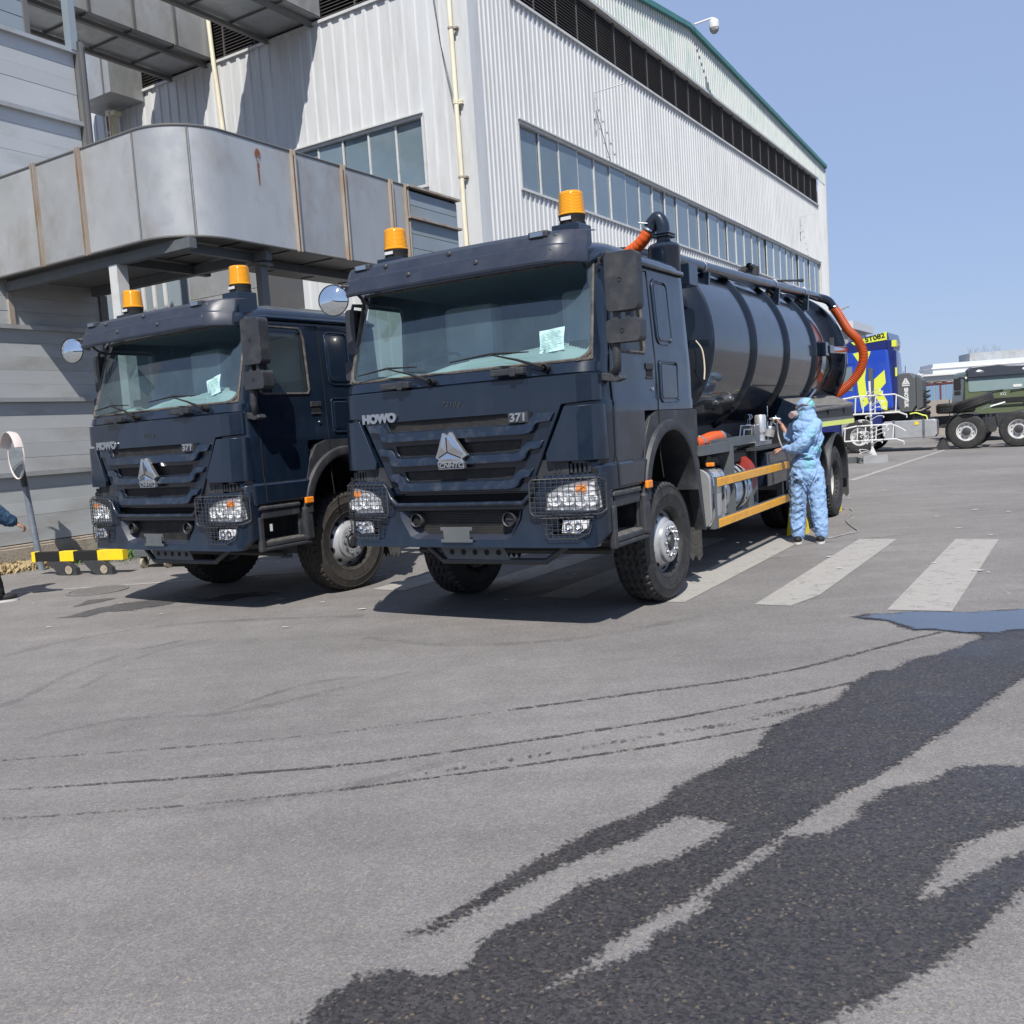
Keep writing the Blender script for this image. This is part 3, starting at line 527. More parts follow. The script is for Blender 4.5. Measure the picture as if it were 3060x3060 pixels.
# louvre bands
def louvres(face, a, b, n):
    st = (b-a)/n; g = G(); zz = LB+.06
    while zz < LT-.06:
        g.add([(.02, .10, zz+.055), (st-.02, .10, zz+.055), (st-.02, .0, zz), (.02, .0, zz), (.02, .09, zz+.045), (st-.02, .09, zz+.045), (st-.02, -.0, zz-.012), (.02, -.0, zz-.012)], [(0, 1, 2, 3), (7, 6, 5, 4), (3, 2, 6, 7)]); zz += .078
    me = g.mesh('louvre_panel', ['louv']); g = G(); g.box(-.014, .014, -.012, .10, LB+.04, LT-.03); mm_ = g.mesh('louvre_post', ['louv'])
    for i in range(n+1):
        for m_, nm, ok in ((me, 'louvre_panel', i < n), (mm_, 'louvre_post', True)):
            if ok:
                o = link(nm, m_, hall); p = a+st*i
                if face == 'R': o.location = (-.02, p, 0); o.rotation_euler = (0, 0, PI/2)
                else: o.location = (p, .02, 0)
    L_ = b-a; g = G(); g.box(0, L_, .11, .125, LB, LT); g.m(0); o = link('louvre_backing', g.mesh('louvre_backing', ['black']), hall)
    g = G(); g.box(-.06, L_+.05, -.08, .11, LB-.02, LB+.045); o2 = link('louvre_sill', g.mesh('louvre_sill', ['trim']), hall)
    g = G(); g.box(-.06, L_+.05, -.10, .11, LT-.03, LT+.05); o3 = link('louvre_head', g.mesh('louvre_head', ['trim']), hall)
    for q in (o, o2, o3):
        if face == 'R': q.location = (0, a, 0); q.rotation_euler = (0, 0, PI/2)
        else: q.location = (a, 0, 0)
louvres('R', 1.9, 30.97, 25); louvres('L', -12.1, -.9, 10)
# roof verge in short lengths, following the low gable
for i in range(16):
    a, b = HL*i/16, HL*(i+1)/16
    if a < 13.65 < b: b_list = [(a, 13.65), (13.65, b)]
    else: b_list = [(a, b)]
    for a, b in b_list:
        g = G(); za, zb = rtop(a), rtop(b); d = .05+.012*(i % 3)
        for (ya, zc, yb_, zd) in ((a, za, b, zb),):
            g.add([(-.3, ya, zc-.0), (.13+d*.2, ya, zc), (.13+d*.2, yb_, zd), (-.3, yb_, zd), (-.3, ya, zc+.16), (.13+d*.2, ya, zc+.16), (.13+d*.2, yb_, zd+.16), (-.3, yb_, zd+.16)], [(0, 1, 2, 3), (4, 5, 6, 7), (1, 2, 6, 5), (0, 1, 5, 4), (3, 2, 6, 7), (0, 3, 7, 4)])
        g.out('roof_verge', 'teal', hall)
g = G(); pr = [(y, rtop(y)+.02) for y in (0, 13.65, HL)]
g.add([(-.1, 0, pr[0][1]), (-.1, 13.65, pr[1][1]), (-.1, HL, pr[2][1]), (-30, 0, pr[0][1]), (-30, 13.65, pr[1][1]), (-30, HL, pr[2][1])], [(0, 1, 4, 3), (1, 2, 5, 4)]); g.out('roof', 'teal', hall)
# downpipe, wires and brackets
g = G(); g.tube([(-.36, -.16, 14), (-.33, -.16, 7.3), (-.30, -.16, 0)], .055, 12); dp = g.out('downpipe', 'cream', hall, smooth=40)
for z_ in (10.5, 8.95, 8.9, 7.3, 5.6): g = G(); g.lathe([(.062, z_-.025), (.068, z_-.02), (.068, z_+.02), (.062, z_+.025)], o=(-.35+.003*(11-z_), -.16, 0), axis='Z', n=12); g.box(-.33, -.20, -.14, -.03, z_-.02, z_+.02); g.out('pipe_clamp', 'rust' if z_ in (10.5, 7.3) else 'cream', dp)
g = G(); g.tube([(-7.95, -.16, 13.4), (-7.86, -.16, 11.6), (-7.74, -.16, 9.9), (-7.7, -.16, 5)], .06, 12); g.out('downpipe', 'cream', hall, smooth=40)
g = G()
for x0, z0, x1, z1 in ((-.95, 12.5, -.35, 8.6), (-.9, 12.5, -.34, 8.2)): g.tube([(x0, -.08, z0), ((x0+x1)/2-.05, -.1, (z0+z1)/2-.2), (x1, -.09, z1), (x1+.03, -.24, 4.5)], .006, 5)
g.out('wire', 'steel', hall)
for y_, z_ in ((6.06, 10.66), (27.4, 10.63)):
    g = G(); g.tube([(.05, y_, z_-1.0), (.06, y_, z_), (.85, y_+.25, z_+.12)], .016, 6); g.box(.03, .07, y_-.05, y_+.05, z_-.7, z_-.55); g.out('wall_bracket', 'trim', hall)
g = G(); g.tube([(.055, 6.1, 10.2), (.05, 6.9, 8.97)], .009, 5); g.out('wire', 'steel', hall)
g = G(); g.lathe([(.0001, 0), (.09, 0)], axis='Z', n=3)
# dome camera on the ridge
scam = thing('security_camera', 'white dome security camera on an arm above the gable ridge', 'camera', Bw(.16, 13.95, 14.95), BA)
g = G(); g.tube([(0, 0, 0), (.5, .33, .17), (.58, .38, .16)], .035, 8); g.out('arm', 'white', scam, smooth=40)
g = G(); g.lathe([(.0001, .02), (.09, .0), (.15, -.06), (.17, -.16), (.165, -.3)], o=(.57, .37, .14), axis='Z', n=18); g.out('housing', 'white', scam, smooth=60)
g = G(); g.lathe([(.16, -.3), (.14, -.4), (.08, -.47), (.0001, -.49)], o=(.57, .37, .14), axis='Z', n=18); g.sph((.69, .27, -.24), .05, 10, 8); g.out('lens_dome', 'mask', scam, smooth=60)
# ------------------------------------------------------------------ spray booth wall, left
booth = thing('booth_building', 'grey spray booth building with horizontal planks, stained ledges and concrete plinth', 'building', (BX, BY, 0), BA)
XW = -2.45; Y0, Y1 = -14.5, -8.06
led = [.37, 1.46, 2.60, 3.71, 4.83, 5.95, 7.06, 8.20]
plm = {}
for i in range(len(led)-1):
    h_ = (led[i+1]-led[i]-.05)/5
    for k in range(5):
        g = G(); z_ = led[i]+.02+h_*k; g.box(XW-.06, XW+rnd.uniform(-.002, .004), Y0, Y1, z_+.0006, z_+h_-.0006); g.out('wall_plank', 'plank', booth, bevel=.0025, bseg=1)
    g = G(); g.box(XW-.06, XW+.085, Y0, Y1+.02, led[i+1]-.045, led[i+1]-.01); g.box(XW+.07, XW+.085, Y0, Y1+.02, led[i+1]-.01, led[i+1]+.02); g.out('ledge', 'galv', booth)
g = G(); g.box(-9, XW-.05, Y0, Y1-.03, 0, 8.2); g.out('wall_core', 'galvd', booth)
g = G(); g.box(XW-.06, XW+.1, Y0, Y1+.03, 0, .34); g.box(XW-.06, XW+.05, Y0, Y1+.02, .34, .375); g.out('plinth', 'conc', booth, bevel=.012)
g = G(); g.box(XW-.12, XW+.04, Y1+.005, Y1+.14, .3, 4.3); g.out('corner_post', 'galvd', booth)
g = G(); g.box(XW-.05, XW+.10, Y1+.01, Y1+.15, 4.9, 8.35); g.box(XW+.1, XW+.13, Y1+.06, Y1+.10, 4.9, 8.35); g.out('corner_post', 'galvd', booth)
g = G(); g.box(XW-.05, XW+.045, -9.62, -9.54, 3.73, 4.40); g.out('wall_post', 'rust', booth)
for k in range(9):
    g = G(); g.box(XW-.06, XW+.0, Y0, -8.85, 8.24+.24*k, 8.24+.24*k+.232); g.out('wall_plank', 'plankblue', booth, bevel=.006, bseg=1)
g = G(); g.box(XW-.05, XW+.03, -8.86, -8.78, 8.2, 10.5); g.box(-9, XW-.05, Y0, -8.8, 8.2, 10.4); g.out('upper_post', 'galvd', booth)
g = G(); g.box(XW-.06, XW+.1, -8.14, -8.02, 8.2, 12.2); g.out('duct_column', 'plankblue', booth)
# grey low extension between booth and hall
ext = thing('grey_annex', 'pale grey banded annex wall under the duct behind the left truck', 'annex', (BX, BY, 0), BA)
for k in range(11): g = G(); g.box(-3.6, -1.72, -5.2, -5.16, .1+.5*k, .1+.5*k+.492); g.out('wall_panel', 'galv', ext, bevel=.004, bseg=1)
g = G(); g.box(-3.62, -1.7, -5.15, -4.0, 0, 5.6); g.out('core', 'galvd', ext)
for k in range(11): g = G(); g.prism([(-3.62, -5.19), (-3.6, -5.16), (-4.05, -4.7), (-4.07, -4.73)], 'xy', .1+.5*k, .1+.5*k+.492); g.out('wall_panel', 'galv', ext)
g = G(); g.box(-8, -4.15, -4.75, -4.6, 0, 5.6); g.out('dark_panel', 'plankblue', ext)
for x in (-5.6, -5.25, -4.9): g = G(); g.box(x, x+.09, -4.80, -4.76, 0, 5.6); g.out('trim_strip', 'white', ext)
# grey plenum box and rusty column against the louvres (far left)
plen = thing('plenum_box', 'pale grey sheet metal box beside the far louvres of the hall', 'duct', (BX, BY, 0), BA)
g = G(); g.box(-12.7, -10.9, -1.1, -.05, 11.45, 12.75); g.out('box_body', 'galv', plen); g = G(); g.box(-11.2, -11.15, -1.125, -1.1, 11.45, 12.75); g.out('seam', 'galvd', plen)
rc = thing('rusty_column', 'short cream column with orange rust streaks by the far louvres', 'column', Bw(-11.9, -.35, 0), BA)
g = G(); g.box(-.18, -.02, -.12, .12, 9.0, 11.35); g.box(-.02, .03, -.12, .12, 9.0, 11.33); g.box(.03, .2, -.12, .12, 11.2, 11.3); g.out('column_shaft', 'cream', rc); g = G(); g.box(-.15, -.05, -.124, -.12, 10.0, 11.2); g.box(.0, .02, -.126, -.12, 9.4, 11.3); g.out('rust_streak', 'rustspot', rc)
# ------------------------------------------------------------------ the big elevated duct with its round corner
duct = thing('elevated_duct', 'large galvanised duct with a round corner on a steel frame above the left truck', 'duct', (BX, BY, 0), BA)
XD, YF, ZB, ZT, RC = 1.87, -9.8, 4.41, 5.78, .78
def dpath():
    p = [(XW+.02, YF)]
    p += [(XD-RC+RC*sin(rad(a)), YF+RC-RC*cos(rad(a))) for a in range(0, 91, 6)]
    return p+[(XD, -3.7)]
def along(s0, s1):
    """sub-path of the duct's outer line between arc lengths"""
    P = [Vector(p) for p in dpath()]; out = []; acc = 0
    for a, b in zip(P, P[1:]):
        L_ = (b-a).length; t0, t1 = max(0, (s0-acc)/L_), min(1, (s1-acc)/L_)
        if t0 < t1:
            if not out: out.append(a.lerp(b, t0))
            out.append(a.lerp(b, t1))
        acc += L_
    return out
Sx = XD-RC-(XW+.02); arc = RC*PI/2
seams = [0, Sx-2.22, Sx-1.18, Sx-.05, Sx+arc*.62, Sx+arc+(1.25-RC)+.25, Sx+arc-RC+3.05, Sx+arc-RC+4.2, Sx+arc-RC+4.6]
flange = {Sx-2.22, Sx-1.18, seams[5]+0, seams[6], seams[7], seams[8]}
seams[5] = Sx+arc-RC+2.0; flange = {1, 2, 5, 6, 7, 8}
for i in range(len(seams)-1):
    a, b = seams[i], seams[i+1]; P = along(a+.003, b-.003); g = G(); vs = []
    for p in P: vs += [(p.x, p.y, ZB), (p.x, p.y, ZT)]
    g.add(vs, [(2*k, 2*k+2, 2*k+3, 2*k+1) for k in range(len(P)-1)]); g.out('duct_panel', 'galv', duct, smooth=30)
for i in range(1, len(seams)):
    s_ = seams[i]; P = along(s_-.03, s_+.03); p = P[len(P)//2]; t = (P[-1]-P[0]).normalized(); n = Vector((t.y, -t.x)); q = Matrix.Rotation(math.atan2(t.y, t.x), 3, 'Z')
    g = G()
    if i in flange:
        for dx in (-.03, .03): g.obox((p.x+n.x*.025+t.x*dx, p.y+n.y*.025+t.y*dx, (ZB+ZT)/2), (.012, .06, ZT-ZB+.06), q)
        g.obox((p.x+n.x*.008, p.y+n.y*.008, (ZB+ZT)/2), (.06, .016, ZT-ZB+.04), q)
        for k in range(8): g.obox((p.x+n.x*.02, p.y+n.y*.02, ZB+.1+k*.165), (.025, .02, .025), q)
        g.out('flange', 'rust', duct)
    else: g.obox((p.x, p.y, (ZB+ZT)/2), (.015, .016, ZT-ZB), q); g.out('seam', 'galvd', duct)
def solid(path_out, wid, z, th, name, mtl):
    g = G(); inner = [(XW+.02, YF+1.7), (.17, YF+1.7), (.17, -3.7)]; poly = [tuple(p) for p in path_out]+inner[::-1]
    g.prism(poly, 'xy', z, z+th); return g.out(name, mtl, duct)
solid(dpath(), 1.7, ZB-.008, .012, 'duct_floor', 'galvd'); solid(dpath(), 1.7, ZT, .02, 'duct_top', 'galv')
P = dpath()
for z_, nm in ((ZB-.015, 'edge_angle'), (ZT+.012, 'edge_angle')): g = G(); g.tube([(x, y, z_) for x, y in P], .017, 6); g.out(nm, 'galvd', duct)
g = G(); g.box(XD-1.7, XD-1.69, -8.1, -3.7, ZB, ZT); g.box(XW, XD-1.7, -8.11, -8.1, ZB, ZT); g.out('inner_side', 'galv', duct)
# end box with bands
g = G(); g.box(-.2, XD-.02, -3.7, -3.66, ZB, ZT); g.box(-.2, XD-.03, -5.1, -3.7, ZT+.03, ZT+.05); g.out('end_panel', 'plankblue', duct)
for k in range(6): g = G(); z_ = ZB-.1+k*.235; g.box(XD+.006, XD+.03, -5.14, -3.72, z_, z_+.228); g.out('side_plank', 'plankblue', duct, bevel=.004, bseg=1)
for z_ in (ZT, 5.27): g = G(); g.box(XD, XD+.10, -5.18, -3.68, z_-.02, z_+.015); g.out('ledge', 'rust', duct)
# rust spot beside the third flange
g = G(); g.add([(XD+.006, -8.42+.055*cos(a*PI/8)*(1 if a < 8 else 1-.5*sin((a-8)*PI/8)), 5.60+.09*sin(a*PI/8)*(1 if a < 8 else 1.5)) for a in range(16)], [tuple(range(16))]); g.add([(XD+.005, -8.45, 5.5), (XD+.005, -8.40, 5.5), (XD+.005, -8.415, 5.2), (XD+.005, -8.43, 5.2)], [(0, 1, 2, 3)]); g.out('rust_spot', 'rustspot', duct)
# support frame
fr = [((XW+.05, -9.6, 4.285), (1.8, -9.6, 4.285)), ((-.27, -8.25, 4.30), (1.75, -8.25, 4.30)), ((-2.4, -8.15, 4.33), (.2, -8.15, 4.33))]
for a, b in fr: g = G(); g.bar(a, b, .11, .13); g.out('beam', 'frame', duct)
for a, b in (((1.45, -9.5, 4.30), (1.45, -8.0, 4.30)), ((.2, -9.5, 4.30), (.2, -8.0, 4.30)), ((1.1, -8.0, 4.33), (1.1, -4, 4.33))): g = G(); g.bar(a, b, .1, .12); g.out('beam', 'frame', duct)
g = G(); g.bar((.25, -9.6, 1.68), (.25, -9.6, 4.22), .17, .17); g.out('post', 'trim', duct); g = G(); g.bar((.25, -9.7, 1.62), (.25, -4.0, 1.62), .12, .12); g.bar((.25, -4.0, 0), (.25, -4.0, 1.56), .12, .12); g.out('post_bracket', 'frame', duct)
for x, y in ((1.53, -8.2), (1.4, -4.6)): g = G(); g.bar((x, y, 0), (x, y, 4.22), .11, .13); g.box(x-.12, x+.12, y-.12, y+.12, 4.18, 4.215); g.out('post', 'galvd' if x > .5 else 'galv', duct)
for k in range(6): g = G(); g.box(XD-1.6, XD-.05, -8.8+k*.9, -8.78+k*.9, ZB-.02, ZB-.009); g.out('floor_seam', 'black', duct)
# ------------------------------------------------------------------ two high ducts entering the louvres
def high_duct(x0, x1, label, yfar):
    d = thing('high_duct', label, 'duct', (BX, BY, 0), BA, 'high ducts entering the louvres'); z0, z1 = 11.86, 13.3
    ys = [-.02]; 
    while ys[-1] > yfar: ys.append(ys[-1]-1.22)
    for a, b in zip(ys, ys[1:]):
        g = G(); g.box(x1-.01, x1, b+.006, a-.006, z0, z1); g.out('duct_panel', 'galv', d)
        g = G(); g.box(x0, x1-.02, b+.008, a-.008, z0-.012, z0); g.out('floor_panel', 'galv', d)
        g = G(); g.box(x1, x1+.05, b-.02, b+.02, z0-.03, z1); g.box(x0, x1, b-.015, b+.015, z0-.06, z0-.013); g.out('flange', 'galvd', d)
    g = G(); g.box(x0, x0+.01, ys[-1], 0, z0, z1); g.box(x0, x1, ys[-1], 0, z1, z1+.02); g.out('far_side', 'galvd', d)
    for x in (x0+.05, x1-.3): g = G(); g.box(x-.05, x+.07, ys[-1], -.02, z0-.16, z0-.062); g.out('bearer', 'galvd', d)
    return d
high_duct(-9.75, -8.0, 'left one of the two high grey ducts, ending left of the cream downpipe', -10.5)
high_duct(-6.05, -4.2, 'right one of the two high grey ducts, cut off by the top of the picture', -8)
far_roof = thing('blue_roof_building', 'far blue edged roof seen through the gap beside the upper booth wall', 'building', Bw(-21, -1.5, 0), BA)
g = G(); g.box(-6, 2.0, 0, 6, 0, 15.8); g.out('wall', 'farwhite', far_roof); g = G(); g.box(-6.3, 2.3, -.4, 6.3, 15.8, 16.1); g.out('roof_edge', 'farblue', far_roof)
# ------------------------------------------------------------------ wheels
def tyre_mesh(mtl='tyre', R=.545, W=.30, ri=.297):
    g = G(); nt_, xs = 240, [-.15, -.146, -.13, -.118, -.105, -.09, -.074, -.066, -.058, -.05, -.03, -.014, -.006, .002, .01, .03, .048, .056, .064, .072, .09, .105, .118, .13, .146, .15]
    def rr(a, x):
        ax = abs(x); z = .007*(1 if (a*36/(2*PI)) % 1 < .5 else -1)*(1 if ((a*36/(2*PI)) % .5) > .08 else .2)
        r = R-.9*ax*ax*.6-(.018 if ax > .145 else 0)
        for c in (-.062, -.002, .06):
            if abs(x-c-z) < .0055: r -= .016
        if ax > .1 and ((a*48/(2*PI)+(.3 if x > 0 else 0)) % 1) < .36: r -= .02*(1 if ax > .112 else .5)
        return r
    vs = []; 
    for i in range(nt_):
        a = 2*PI*i/nt_
        for x in xs: r = rr(a, x); vs.append((x, r*cos(a), r*sin(a)))
    n = len(xs); fs = [(i*n+j, ((i+1) % nt_)*n+j, ((i+1) % nt_)*n+j+1, i*n+j+1) for i in range(nt_) for j in range(n-1)]
    g.add(vs, fs)
    for s_ in (-1, 1):
        pr = [(R-.031, .149*s_), (R-.045, .156*s_), (R-.052, .152*s_), (R-.075, .159*s_), (R-.11, .161*s_), (R-.115, .164*s_), (R-.122, .161*s_), (R-.18, .155*s_), (R-.215, .146*s_), (R-.22, .149*s_), (R-.228, .143*s_), (ri, .125*s_), (ri-.012, .10*s_)]
        g.lathe(pr, n=72)
        # raised lettering-like blocks stay plain: little moulded bars round the sidewall
        for k in range(36):
            a = 2*PI*k/36
            if k % 9 in (1, 2, 3, 4): g.obox((.160*s_, (R-.15)*cos(a), (R-.15)*sin(a)), (.004, .028, .012), Matrix.Rotation(a+PI/2, 3, 'X'))
    g.lathe([(ri-.012, -.1), (ri-.02, 0), (ri-.012, .1)], n=48)
    return g.mesh('tyre', [mtl], 35)
TYRE = tyre_mesh(); TYREM = tyre_mesh('tyremud')
def rim_front():
    g = G(); g.lathe([(.300, .128), (.304, .118), (.293, .106), (.287, .08), (.276, .055), (.262, .02), (.262, -.10), (.28, -.13)], n=60)
    g.lathe([(.278, .045), (.270, .062), (.192, .130), (.186, .160), (.176, .168), (.166, .172), (.088, .172), (.084, .165), (.082, .12)], n=60)
    return g.mesh('rim', ['rim'], 35)
def rim_holes():
    g = G()
    for k in range(10):
        a = 2*PI*(k+.5)/10; r, x = .240, .0885; n = Vector((.75, .655*cos(a), .655*sin(a))).normalized(); t = Vector((0, -sin(a), cos(a))); u = n.cross(t)
        c = Vector((x, r*cos(a), r*sin(a)))+n*.0035; vs = [c+t*.030*cos(q*PI/7)+u*.021*sin(q*PI/7) for q in range(14)]; g.add(vs, [tuple(range(14))])
    g.lathe([(.0001, .10), (.083, .10)], n=24); return g.mesh('hand_holes', ['black'])
def nuts(x=.172, r=.130, n=10, mtl='brush'):
    g = G()
    for k in range(n):
        a = 2*PI*k/n; c = (x, r*cos(a), r*sin(a)); g.lathe([(.022, 0), (.022, .004)], o=c, n=10); g.lathe([(.0145, .0), (.0145, .014), (.009, .016), (.009, .022), (.0001, .022)], o=c, n=6)
    return g.mesh('wheel_nuts', [mtl], 30)
def hub():
    g = G(); g.lathe([(.078, .10), (.076, .15), (.06, .168), (.055, .185), (.0001, .187)], n=24); return g.mesh('hub', ['steel'], 40)
def rim_rear():
    g = G(); g.lathe([(.300, .128), (.304, .118), (.292, .108), (.287, .07), (.272, .04), (.24, .022), (.19, .0), (.165, -.005), (.15, .01), (.10, .012), (.095, .05), (.085, .065), (.0001, .07)], n=60)
    return g.mesh('rim', ['rimpale'], 35)
RIMF, HOLES, NUTS, HUB, RIMR, NUTR = rim_front(), rim_holes(), nuts(), hub(), rim_rear(), nuts(-.004, .145, mtl='rimpale')
def wheel(parent, x, y, side, kind='front', steer=0., mud=False, z=.540, nut=None):
    """side +1: outer face towards +x"""
    w_ = sub('wheel', parent, (x, y, z), (rnd.random()*6, 0, (0 if side > 0 else PI)+steer)); w_.rotation_mode = 'XYZ'
    w_.rotation_euler = Euler((0, 0, (0 if side > 0 else PI)+steer)); ty = link('tyre', TYREM if mud else TYRE, w_); ty.rotation_euler = (rnd.random()*6, 0, 0)
    if kind == 'front': link('rim', RIMF, w_); link('hand_holes', HOLES, w_); tag(link('wheel_nuts', NUTS, w_), kind='stuff'); link('hub', HUB, w_)
    elif kind == 'rear':
        link('rim', RIMR, w_); tag(link('wheel_nuts', NUTR, w_), kind='stuff'); t2 = link('tyre', TYRE, w_); t2.location = (-.345, 0, 0)
    return w_
# ------------------------------------------------------------------ cab
def bow(x):
    a = abs(x)
    if a < 1.05: return .035*(a/1.05)**2
    return .035+.215-math.sqrt(max(0, .215**2-(min(a, 1.264)-1.05)**2))
CUTS = [s_*c for c in (.35, .7, .9, 1.0, 1.06, 1.1, 1.14, 1.18, 1.21, 1.235, 1.25) for s_ in (-1, 1)]
ZR = [1.13, 1.31, 1.33, 1.45, 1.72, 1.80, 1.82, 2.03, 2.13, 2.20, 2.30, 2.50, 2.70, 2.82, 2.90, 2.96, 3.01, 3.055, 3.09, 3.115, 3.13]
def interp(z, T):
    for (a, va), (b, vb) in zip(T, T[1:]):
        if z <= b: return va+(vb-va)*max(0, (z-a))/(b-a)
    return T[-1][1]
def sec(z):
    w_ = interp(z, [(1.13, 1.285), (1.31, 1.283), (1.33, 1.262), (1.80, 1.27), (1.82, 1.262), (2.1, 1.262), (2.9, 1.215), (2.96, 1.21), (3.01, 1.19), (3.055, 1.14), (3.09, 1.07), (3.115, .98), (3.13, .85)])
    yf = interp(z, [(1.13, -1.455), (2.03, -1.455), (2.13, -1.42), (2.9, -1.20), (3.01, -1.12), (3.09, -1.0), (3.13, -.8)])
    yb = interp(z, [(1.13, .66), (2.9, .66), (3.01, .62), (3.09, .5), (3.13, .35)])
    return w_, yf, yb, interp(z, [(1.13, .2), (2.9, .2), (3.13, .3)])
COLS = [('f', 0), ('f', .2), ('f', .4), ('f', .6), ('f', .8), ('f', 1)]+[('c', a) for a in (10, 20, 30, 40, 50, 62, 76)]+[('s', y) for y in (-1.12, -1.06, -.9, -.7, -.56, -.48, -.40, -.25, -.1, .1, .3, .5, .60)]+[('r', 45), ('r', 90), ('b', .6), ('b', 0)]
def colpt(c, z):
    w_, yf, yb, rc = sec(z); k, v = c
    if k == 'f': return (v*(w_-rc), yf+.035*v*v, z)
    if k == 'c': a = rad(v); return (w_-rc+rc*sin(a), yf+.035+rc-rc*cos(a), z)
    if k == 's': return (w_, max(v, yf+.035+rc) if v < 0 else min(v, yb-.08), z)
    if k == 'r': a = rad(v); return (w_-.06+.06*cos(a), yb-.06+.06*sin(a), z)
    return (v*(w_-.1), yb, z)
ICW = COLS.index(('c', 40))
def cell(ci, zi):
    z = ZR[zi]; c = COLS[ci]; n = COLS[ci+1]
    if 2.12 <= z < 2.89 and ci < ICW: return 'screen'
    if c[0] == 's' and c[1] >= -1.12 and n[1] <= -.47 and 2.19 <= z < 2.81: return 'win'
    if c[0] == 's' and c[1] >= -.56 and z < 1.71: return None
    if c[0] in 'rb' and z < 1.3: return None
    if (c[0] == 's' and n[0] == 's' and n[1] <= -.24 and z < 2.89): return 'door'
    return 'body'
def cab_faces(which, side, inset=0.):
    g = G(); idx = {}
    def vid(ci, zi):
        if (ci, zi) not in idx:
            x, y, z = colpt(COLS[ci], ZR[zi])
            if inset: w_, yf, yb, rc = sec(z); d = Vector((x, y-(yf+.3), 0)); d = d.normalized() if COLS[ci][0] in 'c' else (Vector((0, -1, 0)) if COLS[ci][0] == 'f' else Vector((1, 0, 0))); x -= d.x*inset; y -= d.y*inset
            idx[(ci, zi)] = len(g.v); g.v.append((x*side, y, z))
        return idx[(ci, zi)]
    for zi in range(len(ZR)-1):
        for ci in range(len(COLS)-1):
            if cell(ci, zi) == which:
                f = (vid(ci, zi), vid(ci+1, zi), vid(ci+1, zi+1), vid(ci, zi+1)); g.f.append(f if side > 0 else f[::-1]); g.mi.append(0)
    return g
def screen_edge():
    i0, i1 = ZR.index(2.13), ZR.index(2.90); pts = []
    R_ = .13
    half = []
    xs = [colpt(COLS[c], 2.13) for c in range(ICW+1)]
    up_ = [colpt(COLS[ICW], z) for z in ZR[i0:i1+1]]
    tp = [colpt(COLS[c], 2.90) for c in range(ICW, -1, -1)]
    half = xs[:-1]+[up_[0]]+up_[1:]+tp[1:]
    other = [(-x, y, z) for x, y, z in half[::-1]]
    P = half+other[1:-1]; return P
